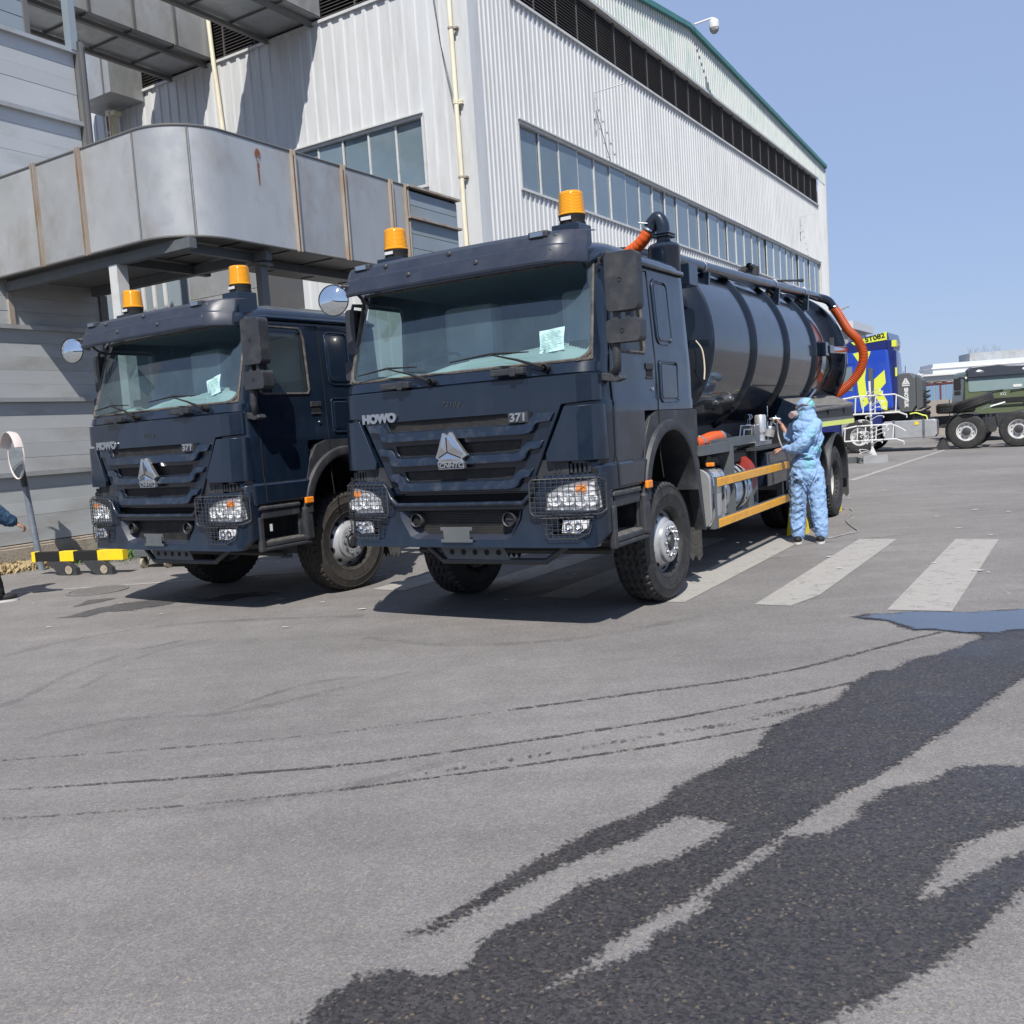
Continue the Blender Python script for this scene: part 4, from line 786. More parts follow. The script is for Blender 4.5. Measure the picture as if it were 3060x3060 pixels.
def make_cab(root, tagw):
    g = G()
    for s_ in (1, -1): b = cab_faces('body', s_); g.add(b.v, b.f)
    top = [colpt(c, 3.13) for c in COLS]; n = len(top); g.add([(x, y, z+.002*0) for x, y, z in top]+[(-x, y, z) for x, y, z in top], [(i, i+1, n+i+1, n+i) for i in range(n-1)])
    g.out('cab_body', 'paint', root, smooth=32)
    for s_ in (1, -1):
        d = cab_faces('door', s_).out('door', 'paint', root, smooth=32)
        g = G(); x = 1.266*s_
        for y, z0, z1 in ((-.252, 1.14, 2.9), (-1.17, 1.14, 1.8)):
            pts = [(sec(z0+(z1-z0)*k/8)[0]*s_+.0015*s_, y, z0+(z1-z0)*k/8) for k in range(9)]; g.tube(pts, .0055, 4)
        g.tube([(1.2655*s_, -1.17, 1.80), (1.2655*s_, -1.20, 2.05), (1.215*s_, -1.02, 2.885), (1.215*s_, -.252, 2.89)], .0055, 4); g.tube([(1.286*s_, -1.17, 1.14), (1.286*s_, -.6, 1.14)], .005, 4)
        g.out('door_seam', 'black', d)
        wg = cab_faces('win', s_, .012).out('door_window', 'sidewin', d, smooth=30)
        fr_ = [(sec(z)[0]*s_+.001*s_, y, z) for y, z in [(-1.03, 2.86), (-.53, 2.86), (-.49, 2.83), (-.465, 2.75), (-.465, 2.24), (-.49, 2.195), (-1.08, 2.195), (-1.115, 2.22), (-1.115, 2.4)]]
        g = G(); g.tube(fr_, .014, 6, closed=True); g.out('window_seal', 'seal', d, smooth=50)
        g = G(); g.box(min(1.24*s_, 1.268*s_), max(1.24*s_, 1.268*s_), -.46, -.34, 1.99, 2.10); g.out('handle_recess', 'black', d)
        g = G(); g.box(min(1.262*s_, 1.276*s_), max(1.262*s_, 1.276*s_), -.475, -.325, 2.06, 2.115); g.box(min(1.262*s_, 1.274*s_), max(1.262*s_, 1.274*s_), -.47, -.33, 1.98, 2.0); g.out('door_handle', 'plast', d, bevel=.006)
        g = G(); g.lathe([(.0001, .012), (.016, .012), (.018, 0)], o=(1.262*s_, -.36, 1.90), n=12) if s_ > 0 else g.lathe([(.0001, -.012), (.016, -.012), (.018, 0)], o=(1.262*s_, -.36, 1.90), n=12); g.out('door_lock', 'chrome', d, smooth=30)
        # panels pressed in the wall behind the door
        for (y0, y1, z0, z1, r) in ((-.165, .175, 2.29, 2.84, .07), (-.17, .24, 1.79, 2.14, .03)):
            poly = rrect(y0, y1, z0, z1, r); g = G(); xx = 1.262*s_ if z1 < 2.2 else None
            pts = [(sec(z)[0]*s_+.004*s_, y, z) for y, z in poly]; g.tube(pts, .010, 6, closed=True)
            g.out('panel_moulding', 'paint', root, smooth=50)
            poly = rrect(y0+.035, y1-.035, z0+.035, z1-.035, max(.015, r-.03)); pts = [(sec(z)[0]*s_+.012*s_, y, z) for y, z in poly]; inn = [(sec(z)[0]*s_, y, z) for y, z in rrect(y0+.02, y1-.02, z0+.02, z1-.02, max(.02, r-.02))]; k = len(pts)
            g = G(); g.add(pts+inn, [tuple(range(k))]+[(i, (i+1) % k, k+(i+1) % k, k+i) for i in range(k)]); g.out('side_panel', 'paint', root, smooth=25)
        # roof gutter strip
        g = G(); g.tube([(1.10*s_, -1.19, 2.86), (1.19*s_, -1.09, 2.935), (1.235*s_, -.95, 2.945), (1.237*s_, .55, 2.955), (1.2*s_, .64, 2.955)], .022, 8); g.out('roof_gutter', 'paint', root, smooth=50)
        # grey fender with wheel arch
        cy, cz, Ro = -.03, .985, .61
        arc_ = [(cy+Ro*cos(rad(a)), cz+Ro*sin(rad(a))) for a in range(5, 176, 9)]
        poly = [(.60, 1.14), (.70, 1.44), (.70, 1.715), (-.30, 1.715), (-.44, 1.67), (-.55, 1.52), (-.61, 1.32), (-.665, 1.135), (-.66, 1.04)]+arc_[::-1]
        g = G(); a_, b_ = sorted((1.20*s_, 1.268*s_)); g.prism(poly, 'yz', a_, b_); g.out('fender', 'plast', root, bevel=.008)
        g = G(); pr = [(.655, 1.262*s_), (.640, 1.300*s_), (.575, 1.310*s_), (.555, 1.30*s_), (.55, 1.0*s_), (.56, .98*s_)]; g.lathe([(r, t) for r, t in pr], o=(0, cy, cz), n=30, a0=rad(-2), a1=rad(180)); g.out('wheel_arch', 'plast', root, smooth=40)
        g = G(); a_, b_ = sorted((1.0*s_, 1.30*s_)); g.box(a_, b_, -.70, -.585, .70, 1.05); g.out('arch_leg', 'plast', root, bevel=.03)
        g = G(); a_, b_ = sorted((1.295*s_, 1.325*s_)); g.box(a_, b_, -.70, -.59, 1.08, 1.145); g.out('side_marker', 'orangel', root, bevel=.01)
        g = G(); a_, b_ = sorted((.62*s_, .98*s_)); g.lathe([(.60, a_), (.60, b_)], o=(0, cy, cz), n=20, a0=0, a1=PI); a_, b_ = sorted((.60*s_, .615*s_)); g.box(a_, b_, -.66, .62, .95, 1.6); g.out('wheel_well', 'black', root)
        # steps
        g = G(); a_, b_ = sorted((1.02*s_, 1.27*s_)); g.box(a_, b_, -1.24, -.62, .70, .745); a_, b_ = sorted((1.23*s_, 1.285*s_)); g.box(a_, b_, -1.29, -1.235, .66, 1.0); g.box(a_, b_, -1.28, -.62, .665, .70); a_, b_ = sorted((1.22*s_, 1.245*s_)); g.box(a_, b_, -.75, -.64, .745, 1.02)
        a_, b_ = sorted((1.0*s_, 1.03*s_)); g.box(a_, b_, -1.28, -.62, .70, 1.03); g.out('step_frame', 'plast', root, bevel=.012)
        g = G(); a_, b_ = sorted((1.04*s_, 1.262*s_)); g.box(a_, b_, -1.225, -.66, .7455, .755)
        for k in range(6):
            for q in range(14): c = 1.065+.034*k; yy = -1.20+.039*q; a_, b_ = sorted((c*s_, (c+.018)*s_)); g.box(a_, b_, yy, yy+.024, .755, .765)
        g.out('step_tread', 'dust', root)
        g = G(); a_, b_ = sorted((1.02*s_, 1.285*s_)); g.box(a_, b_, -1.27, -.74, 1.065, 1.095); a_, b_ = sorted((1.05*s_, 1.27*s_)); g.box(a_, b_, -1.24, -.74, .98, 1.065); g.out('step_frame', 'plast', root, bevel=.01)
        g = G(); a_, b_ = sorted((1.05*s_, 1.28*s_)); g.box(a_, b_, -1.255, -.75, 1.0955, 1.103)
        for q in range(16): yy = -1.245+.031*q; a_, b_ = sorted((1.07*s_, 1.272*s_)); g.box(a_, b_, yy, yy+.016, 1.103, 1.112)
        g.out('step_tread', 'dust', root)
        g = G(); g.prism([(-1.30, 1.12), (-.68, 1.12), (-.66, 1.33), (-1.18, 1.33)], 'yz', *sorted((.98*s_, 1.27*s_))); g.out('sill', 'plast', root)
    # glass, seal, cowl
    g = G()
    for s_ in (1, -1): b = cab_faces('screen', s_, .010); g.add(b.v, b.f)
    g.out('windscreen', 'screen', root, smooth=40)
    P = screen_edge(); g = G(); g.tube(P, .013, 6, closed=True); g.out('windscreen_seal', 'seal', root, smooth=50)
    for s_ in (1, -1):                                                         # rounded lower corners of the seal
        g = G(); c0 = Vector(colpt(COLS[ICW], 2.13)); vs = []
        for k in range(7):
            a = rad(90*k/6); zz = 2.13+.13*(1-sin(a)); 
            cx = 1-cos(a); ci = ICW; xx, yy, _ = colpt(COLS[ICW], zz); ang = rad(40-36*(1-cx)*0); vs.append((xx, yy, zz))
        w_, yf, yb, rc = sec(2.13); arcp = []
        for k in range(9):
            a = rad(90*k/8); z_ = 2.13+.12*(1-sin(a)); th = rad(40)-rad(34)*(1-cos(a)) if True else 0
            w2, yf2, _, rc2 = sec(z_); arcp.append((s_*(w2-rc2+rc2*sin(th)), yf2+.035+rc2-rc2*cos(th)-.003, z_))
        cor = (s_*c0.x, c0.y-.004, c0.z); g.add([cor]+arcp, [(0, i, i+1) for i in range(1, len(arcp))]); g.tube(arcp, .016, 6); g.out('seal_corner', 'seal', root, smooth=50)
    cowl = plate([(-1.235, 2.035), (1.235, 2.035), (1.235, 2.105), (-1.235, 2.105)], [], -1.478, .03, bow, CUTS, slope=lambda z: (z-2.03)*.35); cowl.out('cowl', 'paint', root, smooth=40)
    # hood panel with three slots
    outer = [(-1.245, 2.02), (-1.245, 1.815), (-.975, 1.80), (-.66, 1.145), (.66, 1.145), (.975, 1.80), (1.245, 1.815), (1.245, 2.02)]
    def slot(xl, xr, z0, z1): return [(xl, z1), (xl+.015, z0+.03), (xl+.045, z0), (xr-.045, z0), (xr-.015, z0+.03), (xr, z1)]
    S3 = [(-.70, .70, 1.675, 1.758), (-.62, .62, 1.462, 1.552), (-.545, .545, 1.252, 1.335)]
    hood = plate(outer, [slot(*q) for q in S3], -1.505, .028, bow, CUTS); hd = hood.out('bonnet_panel', 'paint', root, smooth=30, bevel=.004, bseg=1)
    for (xl, xr, z0, z1) in S3:
        g = G(); N_ = 60
        g.box(xl-.02, xr+.02, -1.466, -1.462, z0-.02, z1+.01); g.m(1); zz = z0-.01; row = 0
        while zz < z1:
            x = xl+(.01 if row % 2 else 0)
            while x < xr: g.add([(x, -1.474, zz+.004), (x+.0075, -1.474, zz), (x+.015, -1.474, zz+.004), (x+.015, -1.474, zz+.007), (x+.0075, -1.474, zz+.0035), (x, -1.474, zz+.007)], [(0, 1, 4, 5), (1, 2, 3, 4)]); x += .018
            zz += .0095; row += 1
        g.out('grille_mesh', ['meshback', 'mesh'], root)
        # stepped tray-shaped blade under the slot, running out to the sides of the panel
        hw = lambda z: .66+(z-1.145)*.481-.03
        zt_, zl_ = z1-.012, z0-.012
        half = [(xr-.06, zl_), (xr-.02, zl_+.010), (xr+.004, z0+.03), (xr+.03, zt_-.02), (xr+.055, zt_), (min(xr+.26, hw(zt_)), zt_), (min(xr+.25, hw(zt_-.075)), zt_-.068), (xr+.085, zt_-.072), (xr+.06, zt_-.085), (xr+.045, z0-.055), (xr+.015, z0-.078), (xr-.05, z0-.085)]
        outl = half+[(-x, z) for x, z in half[::-1]]
        plate(outl[::-1], [], -1.543, .04, bow, CUTS, slope=lambda z, q=z0: (z-q)*.30).out('grille_blade', 'dustsheen', root, smooth=28, bevel=.013, bseg=3)
    # corner deflectors, vents
    for s_ in (-1, 1):
        poly = [(s_*1.005, 1.785), (s_*1.258, 1.785), (s_*1.262, 1.365), (s_*.845, 1.365), (s_*.835, 1.43)]
        if s_ < 0: poly = poly[::-1]
        plate(poly, [], -1.525, .04, bow, CUTS, slope=lambda z: (1.785-z)*-.03).out('corner_deflector', 'paint', root, smooth=30, bevel=.01)
        g = G(); 
        for k in range(9): x = s_*(.88+.035*k); g.box(x-.009, x+.009, -1.49+bow(x), -1.47+bow(x), 1.275, 1.345)
        g.box(*sorted((s_*.72, s_*1.0)), -1.46, -1.455, 1.2, 1.38); g.out('vent_fins', 'plast', root)
    # bumper
    def mir(p, s_): q = [(s_*x, z) for x, z in p]; return q if s_ > 0 else q[::-1]
    hlp = [(.800, .995), (.815, 1.12), (.93, 1.175), (1.215, 1.222), (1.235, 1.01), (1.20, .985)]
    fgp = [(.86, .885), (.93, .925), (1.165, .925), (1.15, .845), (1.08, .80), (.88, .80), (.83, .83)]
    outer = [(-1.262, .80), (-1.262, 1.262), (-.80, 1.262), (-.745, 1.205), (-.69, 1.065), (.69, 1.065), (.745, 1.205), (.80, 1.262), (1.262, 1.262), (1.262, .80), (1.20, .70), (-1.20, .70)]
    opening = [(-.60, 1.005), (.60, 1.005), (.585, .93), (.50, .79), (.44, .765), (-.44, .765), (-.50, .79), (-.585, .93)]
    bp = plate(outer, [opening, mir(hlp, 1), mir(hlp, -1), mir(fgp, 1), mir(fgp, -1)], -1.535, .06, bow, CUTS, slope=lambda z: -.25*max(0, 1.0-z)*max(0, 1-z)+max(0, z-1.16)*.25)
    bmp = bp.out('bumper', 'paint', root, smooth=30, bevel=.012)
    g = G(); pts = [(x, -1.55+bow(x), 1.055+(.0 if abs(x) < .66 else (abs(x)-.66)*2.1)) for x in (-.73, -.69, -.62, -.3, 0, .3, .62, .69, .73)]; g.tube(pts, .022, 8); g.out('bumper_lip', 'dustsheen', root, smooth=50)
    g = G(); P3 = [(-.60, -1.54, 1.0), (-.585, -1.54, .93), (-.50, -1.535, .79), (-.44, -1.535, .765), (.44, -1.535, .765), (.50, -1.535, .79), (.585, -1.54, .93), (.60, -1.54, 1.0)]
    P4 = [(x*.86, -1.44, .80+(z-.765)*.9) for x, _, z in P3]; g.add(P3+P4, [(i, i+1, 9+i, 8+i) for i in range(7)]); g.out('air_intake_surround', 'visor', root, smooth=20)
    g = G(); g.box(-.56, .56, -1.44, -1.435, .76, 1.01); g.m(1); zz = .79; row = 0
    while zz < .985:
        x = -.50+(.01 if row % 2 else 0)
        while x < .5: g.add([(x, -1.452, zz+.005), (x+.010, -1.452, zz), (x+.020, -1.452, zz+.005), (x+.020, -1.452, zz+.009), (x+.010, -1.452, zz+.0045), (x, -1.452, zz+.009)], [(0, 1, 4, 5), (1, 2, 3, 4)]); x += .024
        zz += .0135; row += 1
    g.out('air_intake_mesh', ['meshback', 'mesh'], root)
    g = G(); g.box(-1.22, 1.22, -1.41, -1.40, .72, 1.3); g.box(-1.18, 1.18, -1.40, -1.1, .74, .76); g.out('front_backing', 'black', root)
    for x in (-.455, .46):
        g = G(); g.lathe([(.048, -.02), (.056, -.028), (.062, -.02), (.062, .05)], o=(x, -1.49, .925), axis='Y', n=20); g.out('intake_ring', 'plast', root, smooth=40)
        g = G(); g.lathe([(.0001, 0), (.047, 0)], o=(x, -1.485, .925), axis='Y', n=20)
        if x > 0: g.box(x-.03, x+.03, -1.497, -1.49, .918, .930)
        g.out('towing_eye_cap', 'black' if x < 0 else 'plast', root)
    g = G(); g.prism([(-.165, .845), (-.165, .872), (.145, .872), (.145, .845), (.118, .845), (.118, .772), (.145, .772), (.145, .745), (-.165, .745), (-.165, .772), (-.138, .772), (-.138, .845)], 'xz', -1.575, -1.567); g.box(-.06, .06, -1.567, -1.50, .78, .84)
    g.out('plate_bracket', 'frame', root, bevel=.003)
    # lamps
    for s_ in (1, -1):
        hb = lambda x: bow(x)
        h_ = plate(mir([(.80+.0, .99), (.812, 1.125), (.93, 1.18), (1.215, 1.228), (1.24, 1.0), (1.2, .98)], s_), [], -1.495, .02, bow, CUTS); h_.out('headlight_reflector', 'bowl', root)
        g = G()
        for x, z, r in ((.885, 1.075, .052), (1.0, 1.095, .062), (1.10, 1.055, .04), (1.175, 1.06, .04)):
            g.lathe([(.0001, .01), (r*.35, .008), (r*.6, -.002), (r, -.034), (r+.006, -.034), (r+.007, .0)], o=(s_*x, -1.475+bow(x), z), axis='Y', n=20)
        g.mapv(lambda X, Y, Z: (X, Y-.022, Z)); g.sph((s_*1.0, -1.515+bow(1.0), 1.095), .024, 12, 8); g.sph((s_*.885, -1.51+bow(.885), 1.075), .016, 10, 6); g.out('lamp_bowls', 'bowl', root, smooth=50)
        g = G(); g.box(*sorted((s_*1.06, s_*1.135)), -1.528+bow(1.1), -1.47+bow(1.1), 1.125, 1.18); g.out('indicator', 'orangel', root, bevel=.006)
        plate(mir([(.803, .99), (.818, 1.128), (.93, 1.18), (1.215, 1.226), (1.236, 1.0), (1.2, .98)], s_), [], -1.532, .006, bow, CUTS).out('headlight_lens', 'lens', root)
        # fog lamp and slats
        plate(mir([(.93, .815), (.945, .915), (1.155, .915), (1.14, .85), (1.08, .81)], s_), [], -1.535, .03, bow, CUTS).out('fog_light', 'bowl', root, bevel=.004)
        g = G()
        for x in (1.0, 1.08): g.lathe([(.0001, .012), (.018, .006), (.033, -.012), (.035, 0)], o=(s_*x, -1.54+bow(x), .865), axis='Y', n=16)
        g.out('fog_bowl', 'chrome', root, smooth=50)
        g = G()
        for k in range(3): z = .825+.035*k; g.box(*sorted((s_*.80, s_*.92)), -1.545+bow(.86), -1.50+bow(.86), z, z+.014)
        g.out('bumper_slats', 'paint', root, bevel=.004)
        # wire guard
        g = G(); yy = lambda x: -1.585+bow(abs(x))
        def loop(x0, x1, z0, z1, r): g.tube([(s_*x, yy(x), z) for x, z in rrect(x0, x1, z0, z1, .04)], r, 5, closed=True)
        loop(.70, 1.262, .955, 1.235, .0065)
        for k in range(11): x = .745+.0485*k; x = min(x, 1.245); g.tube([(s_*x, yy(x)+.03, .935), (s_*x, yy(x), .965), (s_*x, yy(x), 1.225), (s_*x, yy(x)+.05, 1.262)], .0032, 4)
        for k in range(7): z = .985+.038*k; g.tube([(s_*x, yy(x), z) for x in (.70, .9, 1.05, 1.12, 1.18, 1.22, 1.25, 1.262)], .0032, 4)
        pts = [(.79, .935), (1.20, .935), (1.17, .82), (1.08, .775), (.83, .775)]; g.tube([(s_*x, yy(x)+.005, z) for x, z in pts], .005, 5, closed=True)
        for k in range(8): x = .83+.047*k; g.tube([(s_*x, yy(x)+.005, .935), (s_*x, yy(x)+.005, .775 if x < 1.08 else .80+(x-1.08)*.4)], .003, 4)
        for z in (.81, .85, .89): g.tube([(s_*x, yy(x)+.005, z) for x in (.80, 1.0, 1.1, 1.17)], .003, 4)
        g.out('lamp_guard', 'steel', root)
    # badge
    def eb(px, py): return ((px-785)*.00154+.003-(py-1690)*.00011*0, 1.651-(py-1565)*.001275)
    star = [eb(*p) for p in ((738, 1570), (762, 1592), (787, 1567), (868, 1698), (886, 1720), (852, 1742), (862, 1760), (862, 1803), (700, 1803), (694, 1760), (704, 1742), (684, 1728), (700, 1690))]
    g = G(); g.prism(star[::-1], 'xz', -1.590, -1.545); b = g.out('badge', 'badge', root, bevel=.006)
    def seg(p, q, w_): p, q = Vector(p), Vector(q); n_ = (q-p).normalized(); n_ = Vector((-n_.y, n_.x))*w_/2; return [tuple(p+n_), tuple(q+n_), tuple(q-n_), tuple(p-n_)]
    g = G(); c = eb(763, 1695); 
    for q in (eb(762, 1600), eb(706, 1728), eb(848, 1734)): g.prism(seg(c, q, .010), 'xz', -1.5915, -1.590)
    pl = [eb(704, 1762), eb(856, 1762), eb(856, 1797), eb(706, 1797)]; g.prism(pl, 'xz', -1.5920, -1.5902); g.out('badge_inlay', 'black', b)
    cxz = eb(781, 1779.5); lettering('badge_letters', 'CNHTC', .052, 'badge', b, (cxz[0], -1.592, cxz[1]), (PI/2, 0, 0), .002, .0018, .25, 1.28)
    # each panel of the star is a bright sloping facet
    for tri in ((eb(741, 1588), eb(757, 1602), eb(757, 1690), eb(702, 1722), eb(695, 1712)), (eb(768, 1602), eb(786, 1584), eb(866, 1705), eb(850, 1722), eb(770, 1690)), (eb(764, 1706), eb(838, 1742), eb(838, 1752), eb(708, 1752), eb(708, 1738))):
        g = G(); c = (sum(p[0] for p in tri)/len(tri), sum(p[1] for p in tri)/len(tri)); n_ = len(tri); g.add([(x, -1.5905, z) for x, z in tri]+[(c[0], -1.600, c[1])], [(i, (i+1) % n_, n_) for i in range(n_)]); g.out('badge_facet', 'chrome', b)
    lettering('maker_letters', 'HOWO', .098, 'badge', root, (-.775, -1.520+bow(.8), 1.797), (PI/2, 0, -.045), .008, .007, 0, 1.12)
    lettering('model_number', '371', .088, 'badge', root, (.625, -1.560+bow(.6)+.01, 1.722), (PI/2, 0, .02), .004, .003, .0, 1.15)
    g = G(); g.box(.53, .71, -1.545+bow(.6), -1.50+bow(.6), 1.682, 1.764); g.out('number_plinth', 'plast', root)
    lettering('chalk_mark', '72108 -' if tagw == 'A' else '71824', .062, 'chalk', root, (.0, -1.507+.0, 1.865), (PI/2, rad(6), 0), .0008, 0, .35, 1.0, 1.2)
    # visor
    g = G(); vs = []; xs = [i/20 for i in range(-20, 21)]
    prof = [(-.31, -.018), (-.315, .0), (-.285, .112), (-.262, .128), (-.235, .20), (-.19, .235), (-.05, .262)]       # (y offset, z offset)
    for u in xs:
        x = 1.19*u; back = .20*max(0, (abs(u)-.80)/.20)**2.2; drop = .0+.012*u*u
        for dy, dz in prof: vs.append((x*(1-.02*dz/.26), -1.235+dy+back*(1.0 if dy < -.2 else .8)+.02*u*u, 2.880+dz*(1-.02*u*u)-drop*.6))
    k = len(prof); f_ = [(i*k+j, (i+1)*k+j, (i+1)*k+j+1, i*k+j+1) for i in range(len(xs)-1) for j in range(k-1)]
    g.add(vs, f_); inner = [(x, y+.025, z-.004) for x, y, z in vs]; g.add(inner, [tuple(reversed(q)) for q in f_]); n_ = len(vs)
    for i in range(len(xs)-1): g.add([vs[i*k], vs[(i+1)*k], inner[(i+1)*k], inner[i*k]], [(0, 1, 2, 3)])
    for e in (0, (len(xs)-1)*k): g.add([vs[e+j] for j in range(k)]+[inner[e+j] for j in reversed(range(k))], [tuple(range(2*k))])
    vz = g.out('sun_visor', 'visor', root, smooth=28)
    g = G()
    for x, z, y in ((-1.0, 2.945, -1.50), (-.33, 2.950, -1.533), (.33, 2.950, -1.533), (.98, 2.945, -1.50), (-.6, 3.06, -1.478), (.05, 3.065, -1.482), (.99, 3.06, -1.44)): g.lathe([(.0001, -.012), (.012, -.012), (.02, -.004), (.021, .01)], o=(x, y, z), axis='Y', n=14)
    g.out('visor_bolt', 'steel', vz, smooth=40)
    for x, y in ((-.86, -1.44), (.86, -1.44)):
        l_ = G(); l_.box(x-.085, x+.085, y-.035, y+.05, 3.06, 3.112); lo = l_.out('marker_lamp', 'steel', vz, bevel=.012); l2 = G(); l2.box(x-.06, x+.05, y-.042, y-.03, 3.070, 3.103); l2.out('lens', 'brush', vz)
    # wipers
    for (a, b, p, mid) in (((-1.02, 2.185), (-.37, 2.205), (-.20, 2.065), (-.68, 2.215)), ((-.03, 2.21), (.70, 2.225), (.86, 2.085), (.36, 2.235))):
        ys = lambda x, z: -1.47+bow(x)+(z-2.10)*.28-.022
        g = G(); g.tube([(p[0], ys(*p)-.01, p[1]), ((p[0]+mid[0])/2, ys(*mid)-.025, (p[1]+mid[1])/2+.01), (mid[0], ys(*mid)-.02, mid[1])], [.018, .010, .006], 6)
        g.tube([(a[0], ys(*a), a[1]), (mid[0], ys(*mid)-.004, mid[1]+.006), (b[0], ys(*b), b[1])], [.005, .009, .005], 5); g.lathe([(.026, -.05), (.03, -.03), (.03, .02)], o=(p[0], ys(*p)+.02, p[1]), axis='Y', n=10); g.out('wiper', 'black', root, smooth=40)
    for x0, x1, z in ((-.70, -.40, 2.035), (.40, .70, 2.055)): g = G(); g.box(x0, x1, -1.55, -1.49, z, z+.052); g.box((x0+x1)/2+.03, (x0+x1)/2+.08, -1.56, -1.48, z-.015, z+.06); g.out('bonnet_grip', 'plast', root, bevel=.008)
    g = G(); g.box(1.222, 1.25, -1.29, -1.27, 1.86, 2.03); g.out('bonnet_hinge', 'black', root)
    # beacons
    for s_ in (-1, 1):
        bc = sub('beacon', root, (s_*.89, -.93, 3.205))
        g = G(); g.box(-.12, .12, -.14, .10, -.20, .02); g.out('beacon_bracket', 'paint', bc, bevel=.01)
        g = G(); g.lathe([(.103, .02), (.108, .035), (.100, .06), (.106, .075), (.106, .098)], axis='Z', n=28); g.box(-.045, .045, -.110, -.100, .045, .075); g.out('beacon_base', 'black', bc, smooth=40)
        g = G(); g.box(-.045, .045, -.113, -.108, .052, .078); g.out('beacon_label', 'white', bc)
        pr = [(.110, .10), (.112, .108)]
        for q in range(14): pr += [(.108-.0008*q, .112+q*.0115), (.1055-.0008*q, .1175+q*.0115)]
        pr += [(.095, .276), (.085, .284), (.04, .288), (.0001, .289)]
        g = G(); g.lathe(pr, axis='Z', n=32); g.out('beacon_lens', 'amber', bc, smooth=25)
        g = G(); g.lathe([(.0001, .24), (.05, .235), (.06, .15), (.05, .12)], axis='Z', n=16); g.out('beacon_lamp', 'hyellow', bc, smooth=40)
    # mirrors on the +x side (the big pair) and the slimmer pair on the -x side
    for s_ in (1, -1):
        x0, x1 = (1.335, 1.60) if s_ > 0 else (1.21, 1.40)
        mr = sub('mirror_set', root, (0, 0, 0))
        if s_ > 0:
            g = G(); g.prism(rrect(x0+.01, x1, 2.455, 2.885, .04), 'xz', -1.37, -1.25); g.out('mirror_housing', 'plast', mr, bevel=.022, bseg=3)
            g = G(); g.prism(rrect(x0, x1+.005, 2.225, 2.395, .03), 'xz', -1.37, -1.24); g.out('mirror_housing', 'plast', mr, bevel=.02, bseg=3)
            g = G(); g.prism(rrect(x0+.03, x1-.02, 2.47, 2.87, .03), 'xz', -1.249, -1.244); g.prism(rrect(x0+.02, x1-.02, 2.24, 2.385, .02), 'xz', -1.239, -1.235); g.out('mirror_glass', 'mirror', mr)
            for z, zz in ((2.68, .02), (2.31, .02)): g = G(); g.lathe([(.014, -.003), (.017, -.003), (.017, .003)], o=((x0+x1)/2, -1.371, z), axis='Y', n=16); g.out('cap_ring', 'black', mr)
            g = G(); g.box(x0+.05, x0+.09, -1.34, -1.28, 2.39, 2.46); g.box(x0+.15, x0+.19, -1.34, -1.28, 2.39, 2.46); g.out('mirror_joint', 'plast', mr)
            g = G(); g.tube([(x0+.05, -1.31, 2.23), (x0+.06, -1.33, 2.10), (x0+.045, -1.30, 2.03), (1.26, -1.22, 1.98)], [.036, .034, .032, .03], 8); g.out('mirror_arm', 'plast', mr, smooth=50); g = G(); g.tube([(x0+.05, -1.31, 2.87), (x0+.0, -1.28, 2.90), (1.215, -1.14, 2.87)], .022, 8); g.out('mirror_arm', 'plast', mr, smooth=50)
            g = G(); g.prism([(1.24, 2.02), (1.40, 1.99), (1.42, 1.96), (1.35, 1.94), (1.24, 1.96)], 'xz', -1.30, -1.20); g.out('mirror_foot', 'plast', mr, bevel=.008); g = G(); g.box(1.21, 1.26, -1.19, -1.09, 2.84, 2.90); g.out('mirror_foot', 'plast', mr, bevel=.008)
        else:
            g = G(); g.prism(rrect(-1.30, -1.20, 2.40, 2.80, .03), 'xz', -1.22, -1.08); g.out('mirror_housing', 'plast', mr, bevel=.02, bseg=3)
            g = G(); g.prism(rrect(-1.33, -1.21, 2.17, 2.34, .03), 'xz', -1.24, -1.08); g.out('mirror_housing', 'plast', mr, bevel=.02, bseg=3)
            g = G(); g.tube([(-1.17, -1.12, 2.83), (-1.24, -1.17, 2.84), (-1.27, -1.17, 2.76), (-1.28, -1.16, 2.3), (-1.25, -1.12, 2.12), (-1.2, -1.1, 2.1)], .018, 8); g.out('mirror_arm', 'plast', mr, smooth=50)
    rm = sub('kerb_mirror', root, (0, 0, 0)); c = Vector((-1.12, -1.57, 2.84))
    q = Vector((.42, -1, .02)).to_track_quat('Z', 'Y').to_matrix()
    g = G(); g.lathe([(.0001, .035), (.06, .028), (.105, .008), (.128, -.006)], axis='Z', n=32); g.xf(Matrix.Translation(c) @ q.to_4x4()); g.out('mirror_glass', 'mirror', rm, smooth=60)
    g = G(); g.lathe([(.128, -.008), (.134, -.002), (.136, -.012), (.11, -.035), (.0001, -.045)], axis='Z', n=32); g.xf(Matrix.Translation(c) @ q.to_4x4()); g.out('mirror_shell', 'black', rm, smooth=60)
    g = G(); g.tube(spline([(-1.10, -1.53, 2.93), (-1.02, -1.52, 2.95), (-.97, -1.45, 2.90), (-.93, -1.38, 2.82), (-.99, -1.20, 2.80)], 6), .014, 8); g.out('mirror_arm', 'plast', rm, smooth=50); g = G(); g.tube([(-1.115, -1.535, 2.925), (-1.07, -1.535, 2.945)], .017, 8); g.out('arm_ferrule', 'chrome', rm, smooth=50)
    # interior
    g = G(); pts = [(-1.18, 2.12), (-.75, 2.20), (-.5, 2.17), (-.1, 2.24), (.3, 2.26), (.6, 2.28), (.85, 2.30), (1.18, 2.22)]
    vs = [];  P = spline([(x, 0, z) for x, z in pts], 5)
